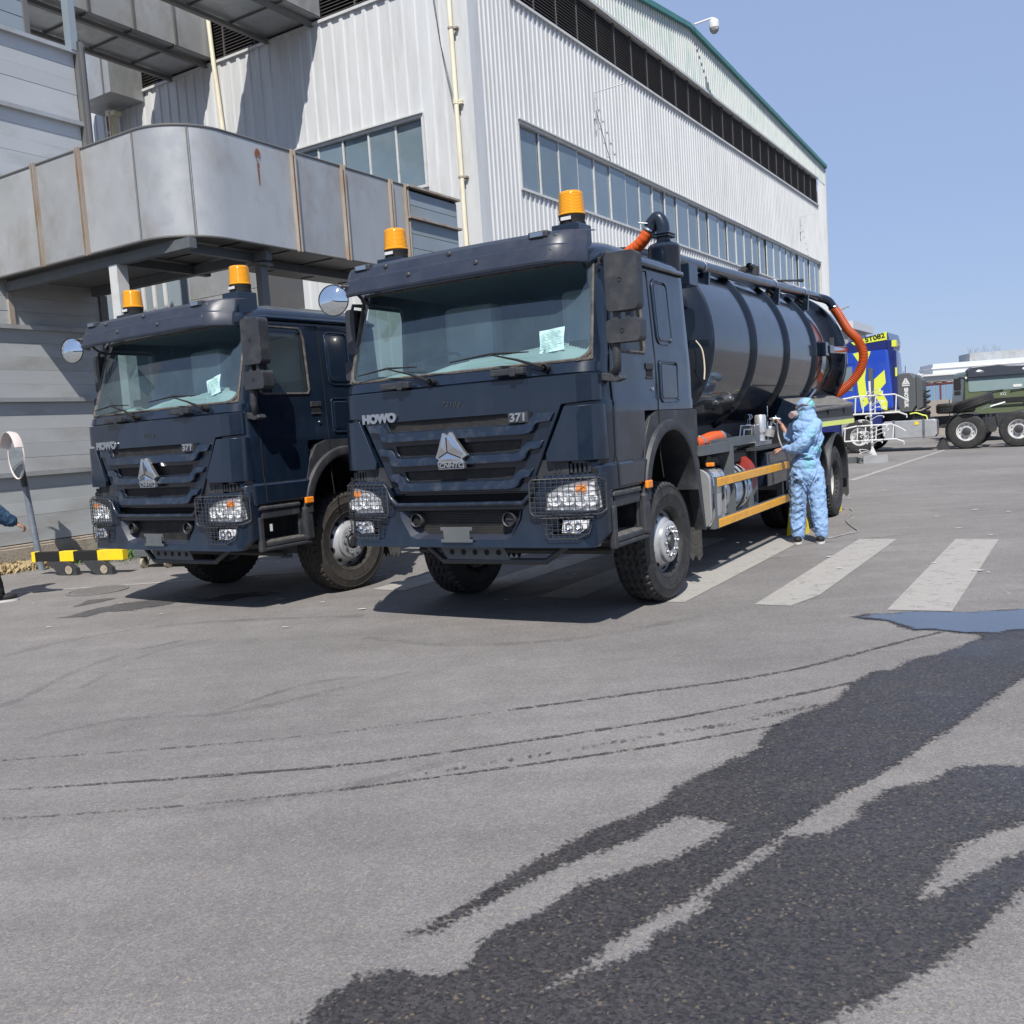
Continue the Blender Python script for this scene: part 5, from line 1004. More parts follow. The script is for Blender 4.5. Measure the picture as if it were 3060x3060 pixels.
    for p in P: vs += [(p.x, -1.36+.16*max(0, (abs(p.x)-.9)/.3)**2, 2.11), (p.x, -1.33+.16*max(0, (abs(p.x)-.9)/.3)**2, p.z-.06), (p.x, -1.18, p.z-.01), (p.x, -.95, p.z-.02), (p.x, -.9, p.z-.3)]
    g.add(vs, [(i*5+j, (i+1)*5+j, (i+1)*5+j+1, i*5+j+1) for i in range(len(P)-1) for j in range(4)]); g.out('dashboard', 'dash', root, smooth=50)
    g = G()
    for x in (-.62, -.15, .33, .95):
        for k in range(7): g.box(x+k*.022, x+k*.022+.010, -1.23, -1.19, 2.20+(.02 if x > 0 else 0)+.0, 2.268 if x < .9 else 2.29)
    g.out('dash_vents', 'black', root)
    g = G(); g.lathe([(.215+.016*cos(a), .016*sin(a)) for a in [2*PI*k/8 for k in range(9)]], axis='Z', n=32); g.tube([(-.2, 0, 0), (0, 0, -.05), (.2, 0, 0)], .015, 6); g.tube([(0, 0, -.05), (0, 0, -.4)], .03, 8); g.xf(Matrix.Translation((-.62, -.80, 2.27)) @ Matrix.Rotation(rad(28), 4, 'X')); g.out('steering_wheel', 'plast', root, smooth=50)
    for x in (-.62, .66):
        s2 = sub('seat', root, (x, -.25, 0)); g = G(); g.box(-.25, .25, .02, .20, 1.9, 2.62); g.box(-.15, .15, .03, .15, 2.62, 2.80); g.out('backrest', 'seat', s2, bevel=.05, bseg=3); g = G(); g.box(-.26, .26, -.4, .12, 1.75, 1.95); g.out('cushion', 'seat', s2, bevel=.05)
        g = G(); g.box(-.28, .28, -.01, .22, 2.3, 2.84); g.out('plastic_film', 'poly', s2, bevel=.06)
    g = G(); g.box(-1.15, 1.15, .56, .60, 1.5, 2.45); g.box(-1.15, -.55, .56, .60, 2.45, 2.8); g.box(.52, 1.15, .56, .6, 2.45, 2.8); g.box(-1.15, 1.15, .56, .60, 2.8, 2.95); g.box(-1.1, 1.1, -1.0, .6, 2.93, 2.95); g.box(-1.15, 1.15, -1.2, .6, 1.6, 1.62)
    g.out('interior_lining', 'liner', root); g = G(); g.box(-.28, .46, .40, .43, 1.7, 2.9)
    for k in range(9): g.box(-.27+.08*k, -.24+.08*k, .385, .40, 1.7, 2.9)
    g.out('backdrop', 'backdrop', root)  # added dark panel, only there to darken the middle of the cab
    # under the front
    g = G(); g.prism([(-.30, .70), (.33, .70), (.40, .585), (-.22, .585)], 'xz', -1.42, -1.41); g.out('valance_plate', 'frame', root)
    for k in range(5): g = G(); g.lathe([(.0001, 0), (.025, 0)], o=(-.17+.115*k, -1.4215, .645), axis='Y', n=16); g.out('valance_hole', 'black', root)
    g = G(); g.tube([(-.45, -1.38, .70), (-.27, -1.40, .565), (.72, -1.40, .575), (.90, -1.36, .70)], .026, 8); g.out('underrun_tube', 'steel', root, smooth=50)
    g = G(); g.bar((-.95, -.02, .52), (.95, -.02, .52), .12, .12); g.bar((-.45, -1.2, .75), (-.45, .3, .72), .1, .2); g.bar((.45, -1.2, .75), (.45, .3, .72), .1, .2); g.tube([(-.9, .22, .5), (.9, .22, .5)], .025, 8); g.tube([(-1.0, -.75, .56), (1.0, -.75, .57)], .03, 8)
    g.box(-.35, .4, -.9, .2, .62, .9); g.box(-.9, -.45, -1.25, -.5, .8, 1.1); g.box(.5, .85, -1.25, -.8, .8, 1.1); g.out('front_axle', 'steel', root)
    g = G(); g.tube([(-.2, -.9, .66), (.2, -.9, .70), (.7, -.8, .66)], .03, 8); g.out('engine_pipe', 'red', root)
A_ROOT = (.3583, 8.9032, -.5454); B_ROOT = (-2.7797, 10.7729, -.59695)
A = thing('tanker_truck', 'dark navy vacuum tanker truck with orange hoses and a round tank, nearest of the trucks', 'truck', (A_ROOT[0], A_ROOT[1], 0), A_ROOT[2])
make_cab(A, 'A')
wheel(A, 1.03, .06, 1, 'front', rad(-2), mud=False); wheel(A, -1.03, .06, -1, 'front', rad(-2))
for y in (5.45, 6.85):
    wheel(A, 1.06, y, 1, 'rear'); wheel(A, -1.06, y, -1, 'rear')
# chassis shared by both
def chassis(root, y1):
    g = G()
    for x in (-.40, .40): g.box(x-.04, x+.04, -.9, y1, .78, 1.08)
    y = 1.2
    while y < y1: g.box(-.36, .36, y-.04, y+.04, .80, 1.05); y += 1.1
    g.out('chassis_rail', 'steel', root)
    g = G()
    for y in (5.45, 6.85): g.bar((-.95, y, .54), (.95, y, .54), .16, .2); g.sph((0, y, .54), (.26, .26, .26), 14, 10)
    g.tube([(0, .6, .75), (0, 5.2, .58)], .06, 10); g.out('rear_axle', 'steel', root, smooth=40)
    for s_ in (-1, 1): g = G(); g.box(*sorted((s_*.5, s_*.62)), 5.2, 7.1, .58, .78); g.out('leaf_spring', 'steel', root)
    g = G(); g.box(-.42, .42, .0, 1.3, .5, 1.45); g.out('gearbox', 'black', root)
chassis(A, 8.6)
def mudflap(root, s_, y, z0=.30, z1=1.02, x0=.82, x1=1.22):
    n = 6; w_ = (x1-x0)/n; pts = [(x0, z1), (x1, z1)]
    for k in range(n): pts += [(x1-w_*k, z0), (x1-w_*(k+.5), z0-.055)]
    pts += [(x0, z0)]; pts = [(s_*x, z) for x, z in pts]
    if s_ > 0: pts = pts[::-1]
    g = G(); g.prism(pts, 'xz', y, y+.012); o = g.out('mudflap', 'flap', root); return o
for s_ in (1, -1):
    o = mudflap(A, s_, .80); g = G(); g.box(*sorted((s_*.9, s_*.96)), .790, .80, .33, .36) if False else g.box(*sorted((s_*.88, s_*.99)), .792, .799, .40, .435); g.out('flap_label', 'white', o)
    g = G(); g.sph((s_*.86, .79, .80), .018, 8, 6); g.sph((s_*1.05, .79, .80), .018, 8, 6); g.out('flap_bolt', 'chrome', o)
    g = G(); g.prism([(.66, .95), (.80, .55), (.84, .55), (.72, 1.22), (.66, 1.3)], 'yz', *sorted((1.16*s_, 1.26*s_))); g.out('arch_tail', 'plast', A)
# second truck: the same cab on a plain chassis
B = thing('chassis_truck', 'dark navy truck with bare chassis behind its cab, parked left of the tanker', 'truck', (B_ROOT[0], B_ROOT[1], 0), B_ROOT[2])
for ch in [x for x in list(bpy.data.objects) if x.parent is A]:
    nm = ch.name.split('.')[0]; c = copy_tree(ch, B)
    if nm not in ('wheel', 'mudflap', 'rear_axle'): c.location.z -= .055
    if nm == 'wheel' and c.location.y < 1:
        for t in [x for x in bpy.data.objects if x.parent is c and x.name.startswith('tyre')]: t.data = TYREM
A['category'] = 'truck'
g = G(); g.box(1.15, 1.2, -1.36, -1.355, 2.50, 2.56)
for (y, z) in ((-.95, 2.2), (-1.0, 1.95)): pass
g = G(); g.box(1.275, 1.279, -1.16, -1.13, .80, .87); g.out('white_sticker', 'white', B)
g = G(); g.box(1.20, 1.235, -.56, .0, 2.0, 2.0) if False else None
# notices lying behind the windscreens
def notice(root_pose, x0, x1, z0, z1, tilt, label):
    t = thing('paper_notice', label, 'paper notice', Vector((root_pose[0], root_pose[1], 0))+Matrix.Rotation(root_pose[2], 3, 'Z') @ Vector(((x0+x1)/2, -1.315, (z0+z1)/2)), root_pose[2])
    g = G(); w_, h_ = (x1-x0)/2, (z1-z0)/2; vs = []
    for i in range(6):
        for j in range(6): vs.append((-w_+2*w_*i/5, (h_*(j/2.5-1))*.30+.008*sin(i*1.7+j), -h_+2*h_*j/5))
    g.add(vs, [(i*6+j, (i+1)*6+j, (i+1)*6+j+1, i*6+j+1) for i in range(5) for j in range(5)]); g.xf(Matrix.Rotation(tilt, 4, 'Y')); g.out('sheet', 'paper', t)
    g = G(); rr = random.Random(5)
    for k in range(13):
        z = h_*(.84-.13*k); ln = w_*rr.uniform(.55, .85); 
        if k == 0: ln = w_*.3
        g.box(-ln, ln if k % 3 else ln*.6, z*.30-.014, z*.30-.0125, z-.0016, z+.0016)
    g.xf(Matrix.Rotation(tilt, 4, 'Y')); g.out('print_lines', 'ink', t)
notice(A_ROOT, .735, .955, 2.215, 2.395, rad(-4), 'pale printed notice behind the windscreen of the tanker truck')
notice((B_ROOT[0], B_ROOT[1], B_ROOT[2]), .72, .93, 2.16, 2.34, rad(-14), 'pale tilted printed notice behind the windscreen of the left truck')
# ------------------------------------------------------------------ tank and equipment (truck A)
ZC, RT = 2.46, 1.08
g = G(); pr = [(.0001, 1.50), (.35, 1.52), (.7, 1.60), (.95, 1.72), (1.05, 1.80), (RT, 1.86), (RT, 3.3), (RT, 4.8), (RT, 6.35), (RT, 8.35), (1.05, 8.42), (.9, 8.55), (.6, 8.68), (.0001, 8.75)]
g.lathe(pr, o=(0, 0, ZC), axis='Y', n=96); g.out('tank_shell', 'tankpaint', A, smooth=24)
for y in (3.3, 4.8, 6.35):
    g = G(); g.lathe([(RT-.01, y-.085), (RT+.035, y-.05), (RT+.04, y-.02), (RT+.012, y-.008), (RT+.012, y+.008), (RT+.04, y+.02), (RT+.035, y+.05), (RT-.01, y+.085)], o=(0, 0, ZC), axis='Y', n=96); g.out('tank_rib', 'tankpaint', A, smooth=50)
g = G(); g.lathe([(RT-.01, 1.84), (RT+.012, 1.85), (RT+.012, 1.875), (RT-.01, 1.885)], o=(0, 0, ZC), axis='Y', n=96); g.out('tank_seam', 'paint', A, smooth=40)
g = G(); g.lathe([(RT-.01, 8.15), (RT+.07, 8.16), (RT+.075, 8.22), (RT+.02, 8.235), (RT+.02, 8.26), (RT+.075, 8.275), (RT+.07, 8.34), (RT-.01, 8.36)], o=(0, 0, ZC), axis='Y', n=96); g.out('door_ring', 'tankpaint', A, smooth=40)
g = G(); g.box(-.55, -.30, 1.9, 8.1, 1.18, 1.55); g.box(.30, .55, 1.9, 8.1, 1.18, 1.55)
g.box(-.7, .7, 1.9, 8.1, 1.08, 1.2); g.out('tank_cradle', 'steel', A)
g = G(); g.box(.56, 1.15, 3.05, 4.4, 1.20, 1.235); g.out('pump_shelf', 'steel', A)
# top pipe and elbow
g = G(); g.tube(spline([(.80, 1.55, 3.28), (.80, 2.2, 3.285), (.80, 5.0, 3.36), (.80, 7.3, 3.43), (.80, 7.85, 3.435), (.93, 8.05, 3.38), (1.0, 8.12, 3.27)], 6), .066, 14); g.out('top_pipe', 'paint', A, smooth=50)
for y, z in ((2.35, 3.27), (5.25, 3.37), (6.9, 3.42)): g = G(); g.prism([(.62, z-.22), (.88, z-.28), (.90, z-.05), (.72, z-.05)], 'xz', y-.02, y+.03); o = g.out('pipe_saddle', 'tankpaint', A); g = G(); g.lathe([(.072, y-.007), (.080, y), (.072, y+.007)], o=(.80, 0, z+.005), axis='Y', n=16); g.out('u_bolt', 'brush', A)
# air filter canister with elbow and orange hose, behind the cab
g = G(); FX, FY = .90, 1.02; g.lathe([(.15, 2.2), (.155, 3.28), (.158, 3.285), (.158, 3.31), (.14, 3.335), (.08, 3.36), (.068, 3.37), (.068, 3.40)], o=(FX, FY, 0), axis='Z', n=32); g.out('filter_canister', 'paint', A, smooth=35)
g = G(); 
for z in (3.40, 3.425): g.box(FX-.095, FX+.095, FY-.095, FY+.095, z, z+.018)
g.out('flange_plate', 'paint', A, bevel=.02)
g = G(); g.tube(spline([(FX, FY, 3.44), (FX-.005, FY, 3.53), (FX-.05, FY, 3.60), (FX-.11, FY, 3.56), (FX-.14, FY, 3.50)], 6), .068, 14); g.out('elbow', 'paint', A, smooth=50)
def ribbed(name, pts, r, pitch, mtl, parent, amp=.12):
    P = spline(pts, 60); L_ = sum((b-a).length for a, b in zip(P, P[1:])); N_ = int(L_/pitch*4); Q = []; R2 = []; acc = 0; i = 0; d = [0]
    for a, b in zip(P, P[1:]): d.append(d[-1]+(b-a).length)
    j = 0
    for k in range(N_+1):
        s_ = L_*k/N_
        while j < len(d)-2 and d[j+1] < s_: j += 1
        Q.append(P[j].lerp(P[j+1], (s_-d[j])/max(1e-6, d[j+1]-d[j]))); R2.append(r*(1+amp*(1, .35, -1, .35)[k % 4]))
    g = G(); g.tube(Q, R2, 16)
    if amp > .05: g.mi = [1 if (i//16) % 4 in (1, 2) else 0 for i in range(len(g.f))]; return g.out(name, [mtl, 'grooveshade'], parent, smooth=60)  # groove rings get a darker orange as painted crease shade
    return g.out(name, mtl, parent, smooth=60)
ribbed('orange_hose', [(FX-.14, FY, 3.51), (FX-.19, FY, 3.44), (FX-.28, FY+.02, 3.37), (FX-.42, FY+.05, 3.30), (FX-.6, FY+.1, 3.1)], .062, .05, 'orange', A, .03)
g = G(); g.lathe([(.07, -.015), (.075, 0), (.07, .015)], axis='Z', n=16); g.xf(Matrix.Translation((FX-.145, FY, 3.50)) @ Matrix.Rotation(rad(35), 4, 'Y')); g.tube([(FX-.22, FY-.08, 3.57), (FX-.13, FY-.07, 3.55)], .008, 5); g.out('hose_clamp', 'brush', A)
ribbed('orange_hose', [(1.0, 8.12, 3.27), (1.07, 8.22, 3.12), (1.17, 8.35, 2.90), (1.30, 8.45, 2.72), (1.385, 8.42, 2.50), (1.36, 8.36, 2.28), (1.24, 8.3, 2.08), (1.06, 8.3, 1.92), (.88, 8.3, 1.80), (.7, 8.35, 1.72)], .068, .024, 'orange', A, .10)
g = G(); g.lathe([(.073, -.03), (.078, -.02), (.078, .02), (.073, .03)], axis='Z', n=18); g.xf(Matrix.Translation((1.0, 8.13, 3.26)) @ Matrix.Rotation(rad(155), 4, 'X')); g.out('hose_clamp', 'brush', A)
# hatch machinery on top, hydraulic cylinder at the side
g = G(); g.lathe([(.20, 3.45), (.21, 3.55), (.23, 3.56), (.23, 3.60), (.0001, 3.62)], o=(.1, 5.6, 0), axis='Z', n=24); g.out('hatch', 'tankpaint', A, smooth=30)
g = G(); g.box(.38, .46, 5.35, 5.85, 3.36, 3.60); g.box(.30, .5, 5.5, 5.56, 3.5, 3.72); g.box(.30, .5, 5.66, 5.72, 3.5, 3.72); g.tube([(.36, 5.25, 3.62), (.36, 5.95, 3.62)], .03, 8); g.lathe([(.045, -.08), (.045, .08)], o=(.44, 5.5, 3.70), axis='Y', n=10); g.lathe([(.04, -.07), (.04, .07)], o=(.44, 5.75, 3.70), axis='Y', n=10); g.tube([(.6, 6.0, 3.53), (.8, 6.6, 3.57), (.85, 6.75, 3.58)], [.016, .016, .03], 8); g.out('hatch_linkage', 'steel', A)
g = G(); g.box(1.02, 1.20, 6.55, 6.75, 2.42, 2.62); g.box(1.06, 1.22, 6.75, 7.05, 2.46, 2.58); g.out('cylinder_mount', 'tankpaint', A, bevel=.01)
g = G(); g.tube([(1.15, 7.05, 2.53), (1.18, 7.9, 2.55)], .06, 14); g.out('hydraulic_cylinder', 'chrome', A, smooth=40); g = G(); g.tube([(1.12, 6.7, 2.53), (1.16, 8.3, 2.62)], .012, 6); g.box(1.12, 1.17, 7.2, 7.26, 2.58, 2.72); g.out('cylinder_bracket', 'steel', A)
g = G(); g.tube(spline([(1.12, 7.0, 2.45), (1.14, 7.05, 2.3), (1.10, 6.8, 2.1), (1.0, 6.5, 1.9)], 6), .014, 6); g.tube(spline([(1.13, 7.15, 2.45), (1.12, 7.2, 2.25), (1.05, 6.95, 2.0), (.95, 6.7, 1.85)], 6), .014, 6); g.out('hydraulic_lines', 'black', A, smooth=50)
g = G()
for k in range(3): g.tube([(1.02-.03*k, 6.55+.12*k, 1.93), (.95-.03*k, 6.4+.12*k, 1.80)], .022, 8)
g.out('line_fittings', 'chrome', A, smooth=40)
# box at the tank front, cream rope
g = G(); g.box(.88, 1.08, 1.2, 1.45, 2.95, 3.16); g.out('junction_box', 'paint', A, bevel=.006)
g = G(); g.tube(spline([(1.0, 1.52, 2.42), (1.05, 1.56, 2.32), (1.06, 1.58, 2.15), (1.05, 1.58, 2.02)], 6), .008, 6); g.out('cream_cord', 'cream', A, smooth=50)
# side tool box over the rear wheels
for s_ in (1, -1):
    g = G(); pts = [(3.15, 1.80), (4.98, 1.58), (4.98, 1.20), (3.35, 1.40)]
    x0, x1 = sorted((s_*.72, s_*1.27))
    bx = sub('tool_box', A)
    g.add([(x1 if s_ > 0 else x0, 3.3, 1.22), (x1 if s_ > 0 else x0, 3.3, 1.80)], []); g = G(); g.box(x0, x1, 5.02, 8.02, 1.50, 1.625); g.box(x0, x1, 5.02, 8.02, 1.30, 1.5) if s_ < 0 else None; g.out('box_body', 'dgrey', bx, bevel=.004)
    xo, xi = s_*1.285, s_*.70
    g = G(); g.add([(xo, 5.0, 1.628), (xo, 8.04, 1.70), (xi, 8.04, 1.96), (xi, 5.0, 1.90), (xo, 5.0, 1.60), (xo, 8.04, 1.665), (xi, 8.04, 1.93), (xi, 5.0, 1.87)], [(0, 1, 2, 3), (7, 6, 5, 4), (0, 1, 5, 4), (1, 2, 6, 5), (2, 3, 7, 6), (3, 0, 4, 7)]); g.out('box_lid', 'dust' if s_ > 0 else 'dgrey', bx)
    g = G(); g.box(*sorted((s_*1.27, s_*1.262)), 5.02, 8.02, 1.46, 1.69); g.out('box_front', 'dgrey', bx)
    g = G(); g.prism([(s_*.7, 1.93), (s_*1.275, 1.64), (s_*1.275, 1.46), (s_*.7, 1.40)][::(1 if s_ < 0 else -1)], 'xz', 4.985, 5.0); g.out('box_end', 'paint', bx)
    for y in (6.2, 7.3): g = G(); g.box(*sorted((s_*1.27, s_*1.288)), y-.05, y+.05, 1.60, 1.635); g.box(*sorted((s_*1.27, s_*1.285)), y-.02, y+.02, 1.55, 1.60); g.out('latch', 'black', bx)
    g = G(); g.box(*sorted((s_*1.262, s_*1.282)), 4.95, 8.02, 1.385, 1.455); g.out('reflective_strip', 'lime', bx)
    # rear fenders
    for cy in (5.45, 6.85):
        g = G(); cz = .62; g.lathe([(.655, s_*.80), (.665, s_*1.18), (.655, s_*1.255), (.64, s_*1.275), (.625, s_*1.26), (.635, s_*1.18), (.63, s_*.80)], o=(0, cy, cz), n=30, a0=rad(-8), a1=rad(188)); g.out('rear_fender', 'plast', A, smooth=40)
    o = mudflap(A, s_, 7.58, .28, .95, .8, 1.25)
# front slope panel of the body behind the filter: pump set
pm = sub('pump_set', A)
g = G(); g.lathe([(.0001, 1.62), (.06, 1.615), (.072, 1.60), (.072, 1.40), (.05, 1.38), (.05, 1.25)], o=(.98, 3.78, 0), axis='Z', n=20); g.out('oil_cup', 'alu', pm, smooth=40)
g = G(); g.box(.85, 1.08, 3.2, 3.9, 1.24, 1.30); g.box(.88, 1.05, 3.3, 3.5, 1.30, 1.50); g.lathe([(.05, 1.3), (.05, 1.42)], o=(.95, 3.62, 0), axis='Z', n=12); g.lathe([(.035, -.10), (.035, .10)], o=(.95, 3.5, 1.38), axis='Y', n=10); g.out('pump_body', 'brush', pm, bevel=.006)
g = G(); 
for a in ([(.95, 2.55, 1.33), (.97, 2.9, 1.33), (.98, 2.95, 1.50), (.98, 3.35, 1.50), (.98, 3.40, 1.30)], [(.98, 2.6, 1.30), (1.0, 2.96, 1.31), (1.0, 3.01, 1.45), (1.0, 3.28, 1.45), (1.0, 3.32, 1.30)]): g.tube(a, .014, 8)
g.tube([(1.03, 3.9, 1.3), (1.03, 3.93, 1.72)], .01, 6); g.tube([(1.0, 3.98, 1.3), (1.0, 4.0, 1.62)], .018, 6); g.out('pump_pipes', 'chrome', pm, smooth=40)
for y in (3.28, 3.37): g = G(); g.lathe([(.0001, -.012), (.032, -.012), (.036, 0), (.03, .01)], o=(.97, y, 1.60), axis='Y', n=14); g.tube([(.97, y, 1.5), (.97, y, 1.58)], .006, 5); g.out('gauge', 'chrome', pm, smooth=40)
ribbed('orange_hose', [(.95, 1.45, 1.36), (.95, 1.65, 1.365), (.95, 2.0, 1.40), (.95, 2.3, 1.40)], .068, .05, 'orange', A, .03)
g = G(); 
for y, z in ((1.62, 1.365), (2.28, 1.40)): g.lathe([(.070, y-.02), (.078, y-.01), (.078, y+.01), (.070, y+.02)], o=(.95, 0, z), axis='Y', n=16)
g.out('hose_clamp', 'brush', A)
g = G(); g.tube([(.95, 1.2, 1.35), (.95, 1.6, 1.36)], .055, 12); g.out('hose_stub', 'black', A, smooth=50); g = G(); g.tube(spline([(.95, 2.28, 1.40), (.95, 2.5, 1.38), (.9, 2.75, 1.30)], 5), .06, 12); g.out('hose_stub', 'black', A, smooth=50)
# body front shroud between cab and tank
g = G(); g.box(-.9, .9, .85, 1.0, 1.2, 2.0); g.box(-1.0, 1.05, 4.4, 5.0, 1.0, 1.45); g.box(-1.0, 1.0, 1.8, 4.9, 1.10, 1.22); g.out('sub_frame_boxes', 'black', A)
# tank side fairing (dark block under the tank, ahead of the tool box)
g = G(); g.box(.6, 1.12, 4.35, 5.0, .62, 1.2); g.out('battery_box', 'paint', A, bevel=.01); g = G(); g.box(.7, 1.15, 3.4, 4.3, .75, 1.16); g.out('air_tank_box', 'paint', A, bevel=.01)
# fuel tanks, frames, red drum
def capsule_box(x0, x1, y0, y1, z0, z1, r): return None
ft = sub('fuel_tank', A); g = G(); g.prism(rrect(.62, 1.17, .52, 1.10, .12, 6), 'xz', 1.22, 1.74); g.out('tank_body', 'alu', ft, bevel=.02, bseg=3)
for y in (1.30, 1.62): g = G(); P_ = [(x, y, z) for x, z in rrect(.61, 1.18, .51, 1.11, .13, 6)]; g.tube(P_, .02, 4, closed=True); g.out('strap', 'chrome', ft, smooth=40)
g = G(); g.prism(rrect(.60, 1.19, .50, 1.12, .14, 6), 'xz', 1.195, 1.222); g.out('tank_end', 'alu', ft, bevel=.012, bseg=3)
ft2 = sub('fuel_tank', A); g = G(); g.lathe([(.0001, 1.95), (.25, 1.96), (.29, 2.0), (.29, 2.75), (.26, 2.79), (.0001, 2.8)], o=(.86, 0, .81), axis='Y', n=40); g.out('tank_body', 'alu', ft2, smooth=35)
for y in (2.15, 2.45, 2.62): g = G(); g.lathe([(.292, y-.02), (.302, y-.018), (.302, y+.018), (.292, y+.02)], o=(.86, 0, .81), axis='Y', n=40); g.out('strap', 'chrome' if y != 2.45 else 'black', ft2, smooth=35)
g = G(); g.lathe([(.05, 1.08), (.055, 1.15), (.0001, 1.16)], o=(.9, 2.3, 0), axis='Z', n=16); g.out('filler_cap', 'black', ft2)
g = G(); g.lathe([(.0001, 2.86), (.29, 2.87), (.29, 3.05), (.0001, 3.06)], o=(.84, 0, .90), axis='Y', n=30); g.out('red_drum', 'red', A, smooth=35)
g = G()
for (y0, y1, zt_) in ((1.10, 2.03, 1.30), (1.75, 3.28, 1.335)):
    x = 1.12 if y0 < 1.2 else 1.0
    g.bar((x, y0, zt_), (x, y1, zt_), .07, .10); g.bar((x, y1, zt_+.03), (x, y1, .58), .10, .08); g.bar((x, y0, zt_), (x-.5, y0, zt_), .08, .08); g.bar((x, y1, zt_-.01), (x-.5, y1, zt_-.01), .08, .08)
g.out('green_grey_frame', 'frame', A)
g = G(); g.box(1.12, 1.20, 1.30, 1.35, 1.13, 1.17); g.out('side_marker', 'orangel', A, bevel=.01)
# side guard with two yellow rails
sg = sub('side_guard', A); g = G(); g.box(1.12, 1.19, 1.30, 1.40, .49, 1.02); g.out('guard_post', 'frame', sg, bevel=.004); g = G(); g.box(1.05, 1.12, 4.15, 4.22, .5, 1.02); g.box(1.1, 1.15, 2.75, 2.8, .5, 1.0); g.out('guard_post', 'frame', sg)
for z in (.960, .540):
    rl = G(); rl.box(1.16, 1.195, 1.38, 4.25, z-.05, z+.05); r_ = rl.out('rail', 'frame', sg)
    g = G(); g.box(1.1955, 1.198, 1.41, 4.22, z-.045, z+.045)
    for k in range(4): g.box(1.198, 1.2015, 1.41, 4.22, z-.040+.021*k, z-.028+.021*k)
    g.out('yellow_tape', 'yellow', r_)
# ------------------------------------------------------------------ wheel chocks (loose)
def Aw(x, y, z=0.): return Vector((A_ROOT[0], A_ROOT[1], 0))+Matrix.Rotation(A_ROOT[2], 3, 'Z') @ Vector((x, y, z))
def chock(loc, rotz, label, mtl='hyellow', s_=1.):
    t = thing('wheel_chock', label, 'wheel chock', loc, rotz, 'yellow wheel chocks'); g = G()
    for y in (-.10, .08): g.prism([(-.22*s_, 0), (.20*s_, 0), (.02*s_, .36*s_), (-.04*s_, .36*s_)], 'xz', y, y+.02)
    g.add([(-.22*s_, -.08, .01), (-.22*s_, .08, .01), (-.04*s_, .08, .36*s_), (-.04*s_, -.08, .36*s_)], [(0, 1, 2, 3)]); g.out('chock_body', mtl, t)
    g = G()
    for k in range(9): u = k/9; g.box(.19*s_-.165*u*s_, .215*s_-.165*u*s_, -.09, .09, .33*u*s_, .33*u*s_+.02)
    g.out('tread_teeth', 'steel', t); return t
chock(Aw(1.16, 4.72, 0), A_ROOT[2]+PI/2+PI*0, 'yellow steel wheel chock behind the legs of the worker in blue')
chock(Aw(1.02, 7.50, 0), A_ROOT[2]-PI/2, 'yellow steel wheel chock behind the last wheel of the tanker truck', s_=.75)
# ------------------------------------------------------------------ people
def limb(g, pts, rs, n=12):
    """tapered limb with round joints; rs may be (rx, ry) for flattened sections"""
    for (a, b), (ra, rb) in zip(zip(pts, pts[1:]), zip(rs, rs[1:])):
        a, b = Vector(a), Vector(b); k = max(2, int((b-a).length/.03)); g.tube([a.lerp(b, i/k) for i in range(k+1)], [ra+(rb-ra)*i/k for i in range(k+1)], n)
    for p, r in zip(pts, rs): g.sph(p, r*.995, n, 8)
def organic(g, name, mtl, parent, voxel, smooth_it=6, disp=0., dscale=.06, sf=.6):
    o = g.out(name, mtl, parent); 
    for p in o.data.polygons: p.use_smooth = True
    r = o.modifiers.new('remesh', 'REMESH'); r.mode = 'VOXEL'; r.voxel_size = voxel; r.use_smooth_shade = True
    if smooth_it: s_ = o.modifiers.new('smooth', 'SMOOTH'); s_.factor = sf; s_.iterations = smooth_it
    if disp:
        tx = bpy.data.textures.new('folds', 'CLOUDS'); tx.noise_scale = dscale; tx.noise_depth = 2; d = o.modifiers.new('folds', 'DISPLACE'); d.texture = tx; d.strength = disp; d.mid_level = .5; d.texture_coords = 'LOCAL'
    return o
def hand(g, wrist, dirv, palm_n, curl, thumb_side, scale=1.):
    """palm plus four bent fingers and a thumb"""
    d = Vector(dirv).normalized(); nrm = Vector(palm_n); nrm = (nrm-d*nrm.dot(d)).normalized(); s_ = d.cross(nrm)*thumb_side; w_ = Vector(wrist)
    c = w_+d*.045*scale
    g.sph(c, (.043*scale, .017*scale, .05*scale), 14, 10, Matrix((s_, nrm, d)).transposed()); g.sph(w_, .024*scale, 10, 8)
    for k, (off, ln) in enumerate(((.030, .072), (.011, .080), (-.009, .075), (-.028, .058))):
        p = w_+d*.082*scale+s_*off*scale; q = [p]; a = 0; dd = d
        for j, f in enumerate((.45, .32, .23)):
            a += curl*(1+.08*k)*(.7 if j == 0 else 1); dd = (d*cos(a)+nrm*sin(a)); q.append(q[-1]+dd*ln*f*scale*1.05)
        limb(g, q, [.0095*scale, .0088*scale, .008*scale, .007*scale], 8)
    p = w_+d*.03*scale+s_*.034*scale; q = [p, p+(s_*.6+d*.7+nrm*.25).normalized()*.035*scale, p+(s_*.6+d*.7+nrm*.25).normalized()*.035*scale+(d*.8+nrm*.6*min(1, curl)).normalized()*.032*scale]
    limb(g, q, [.013*scale, .011*scale, .009*scale], 8)
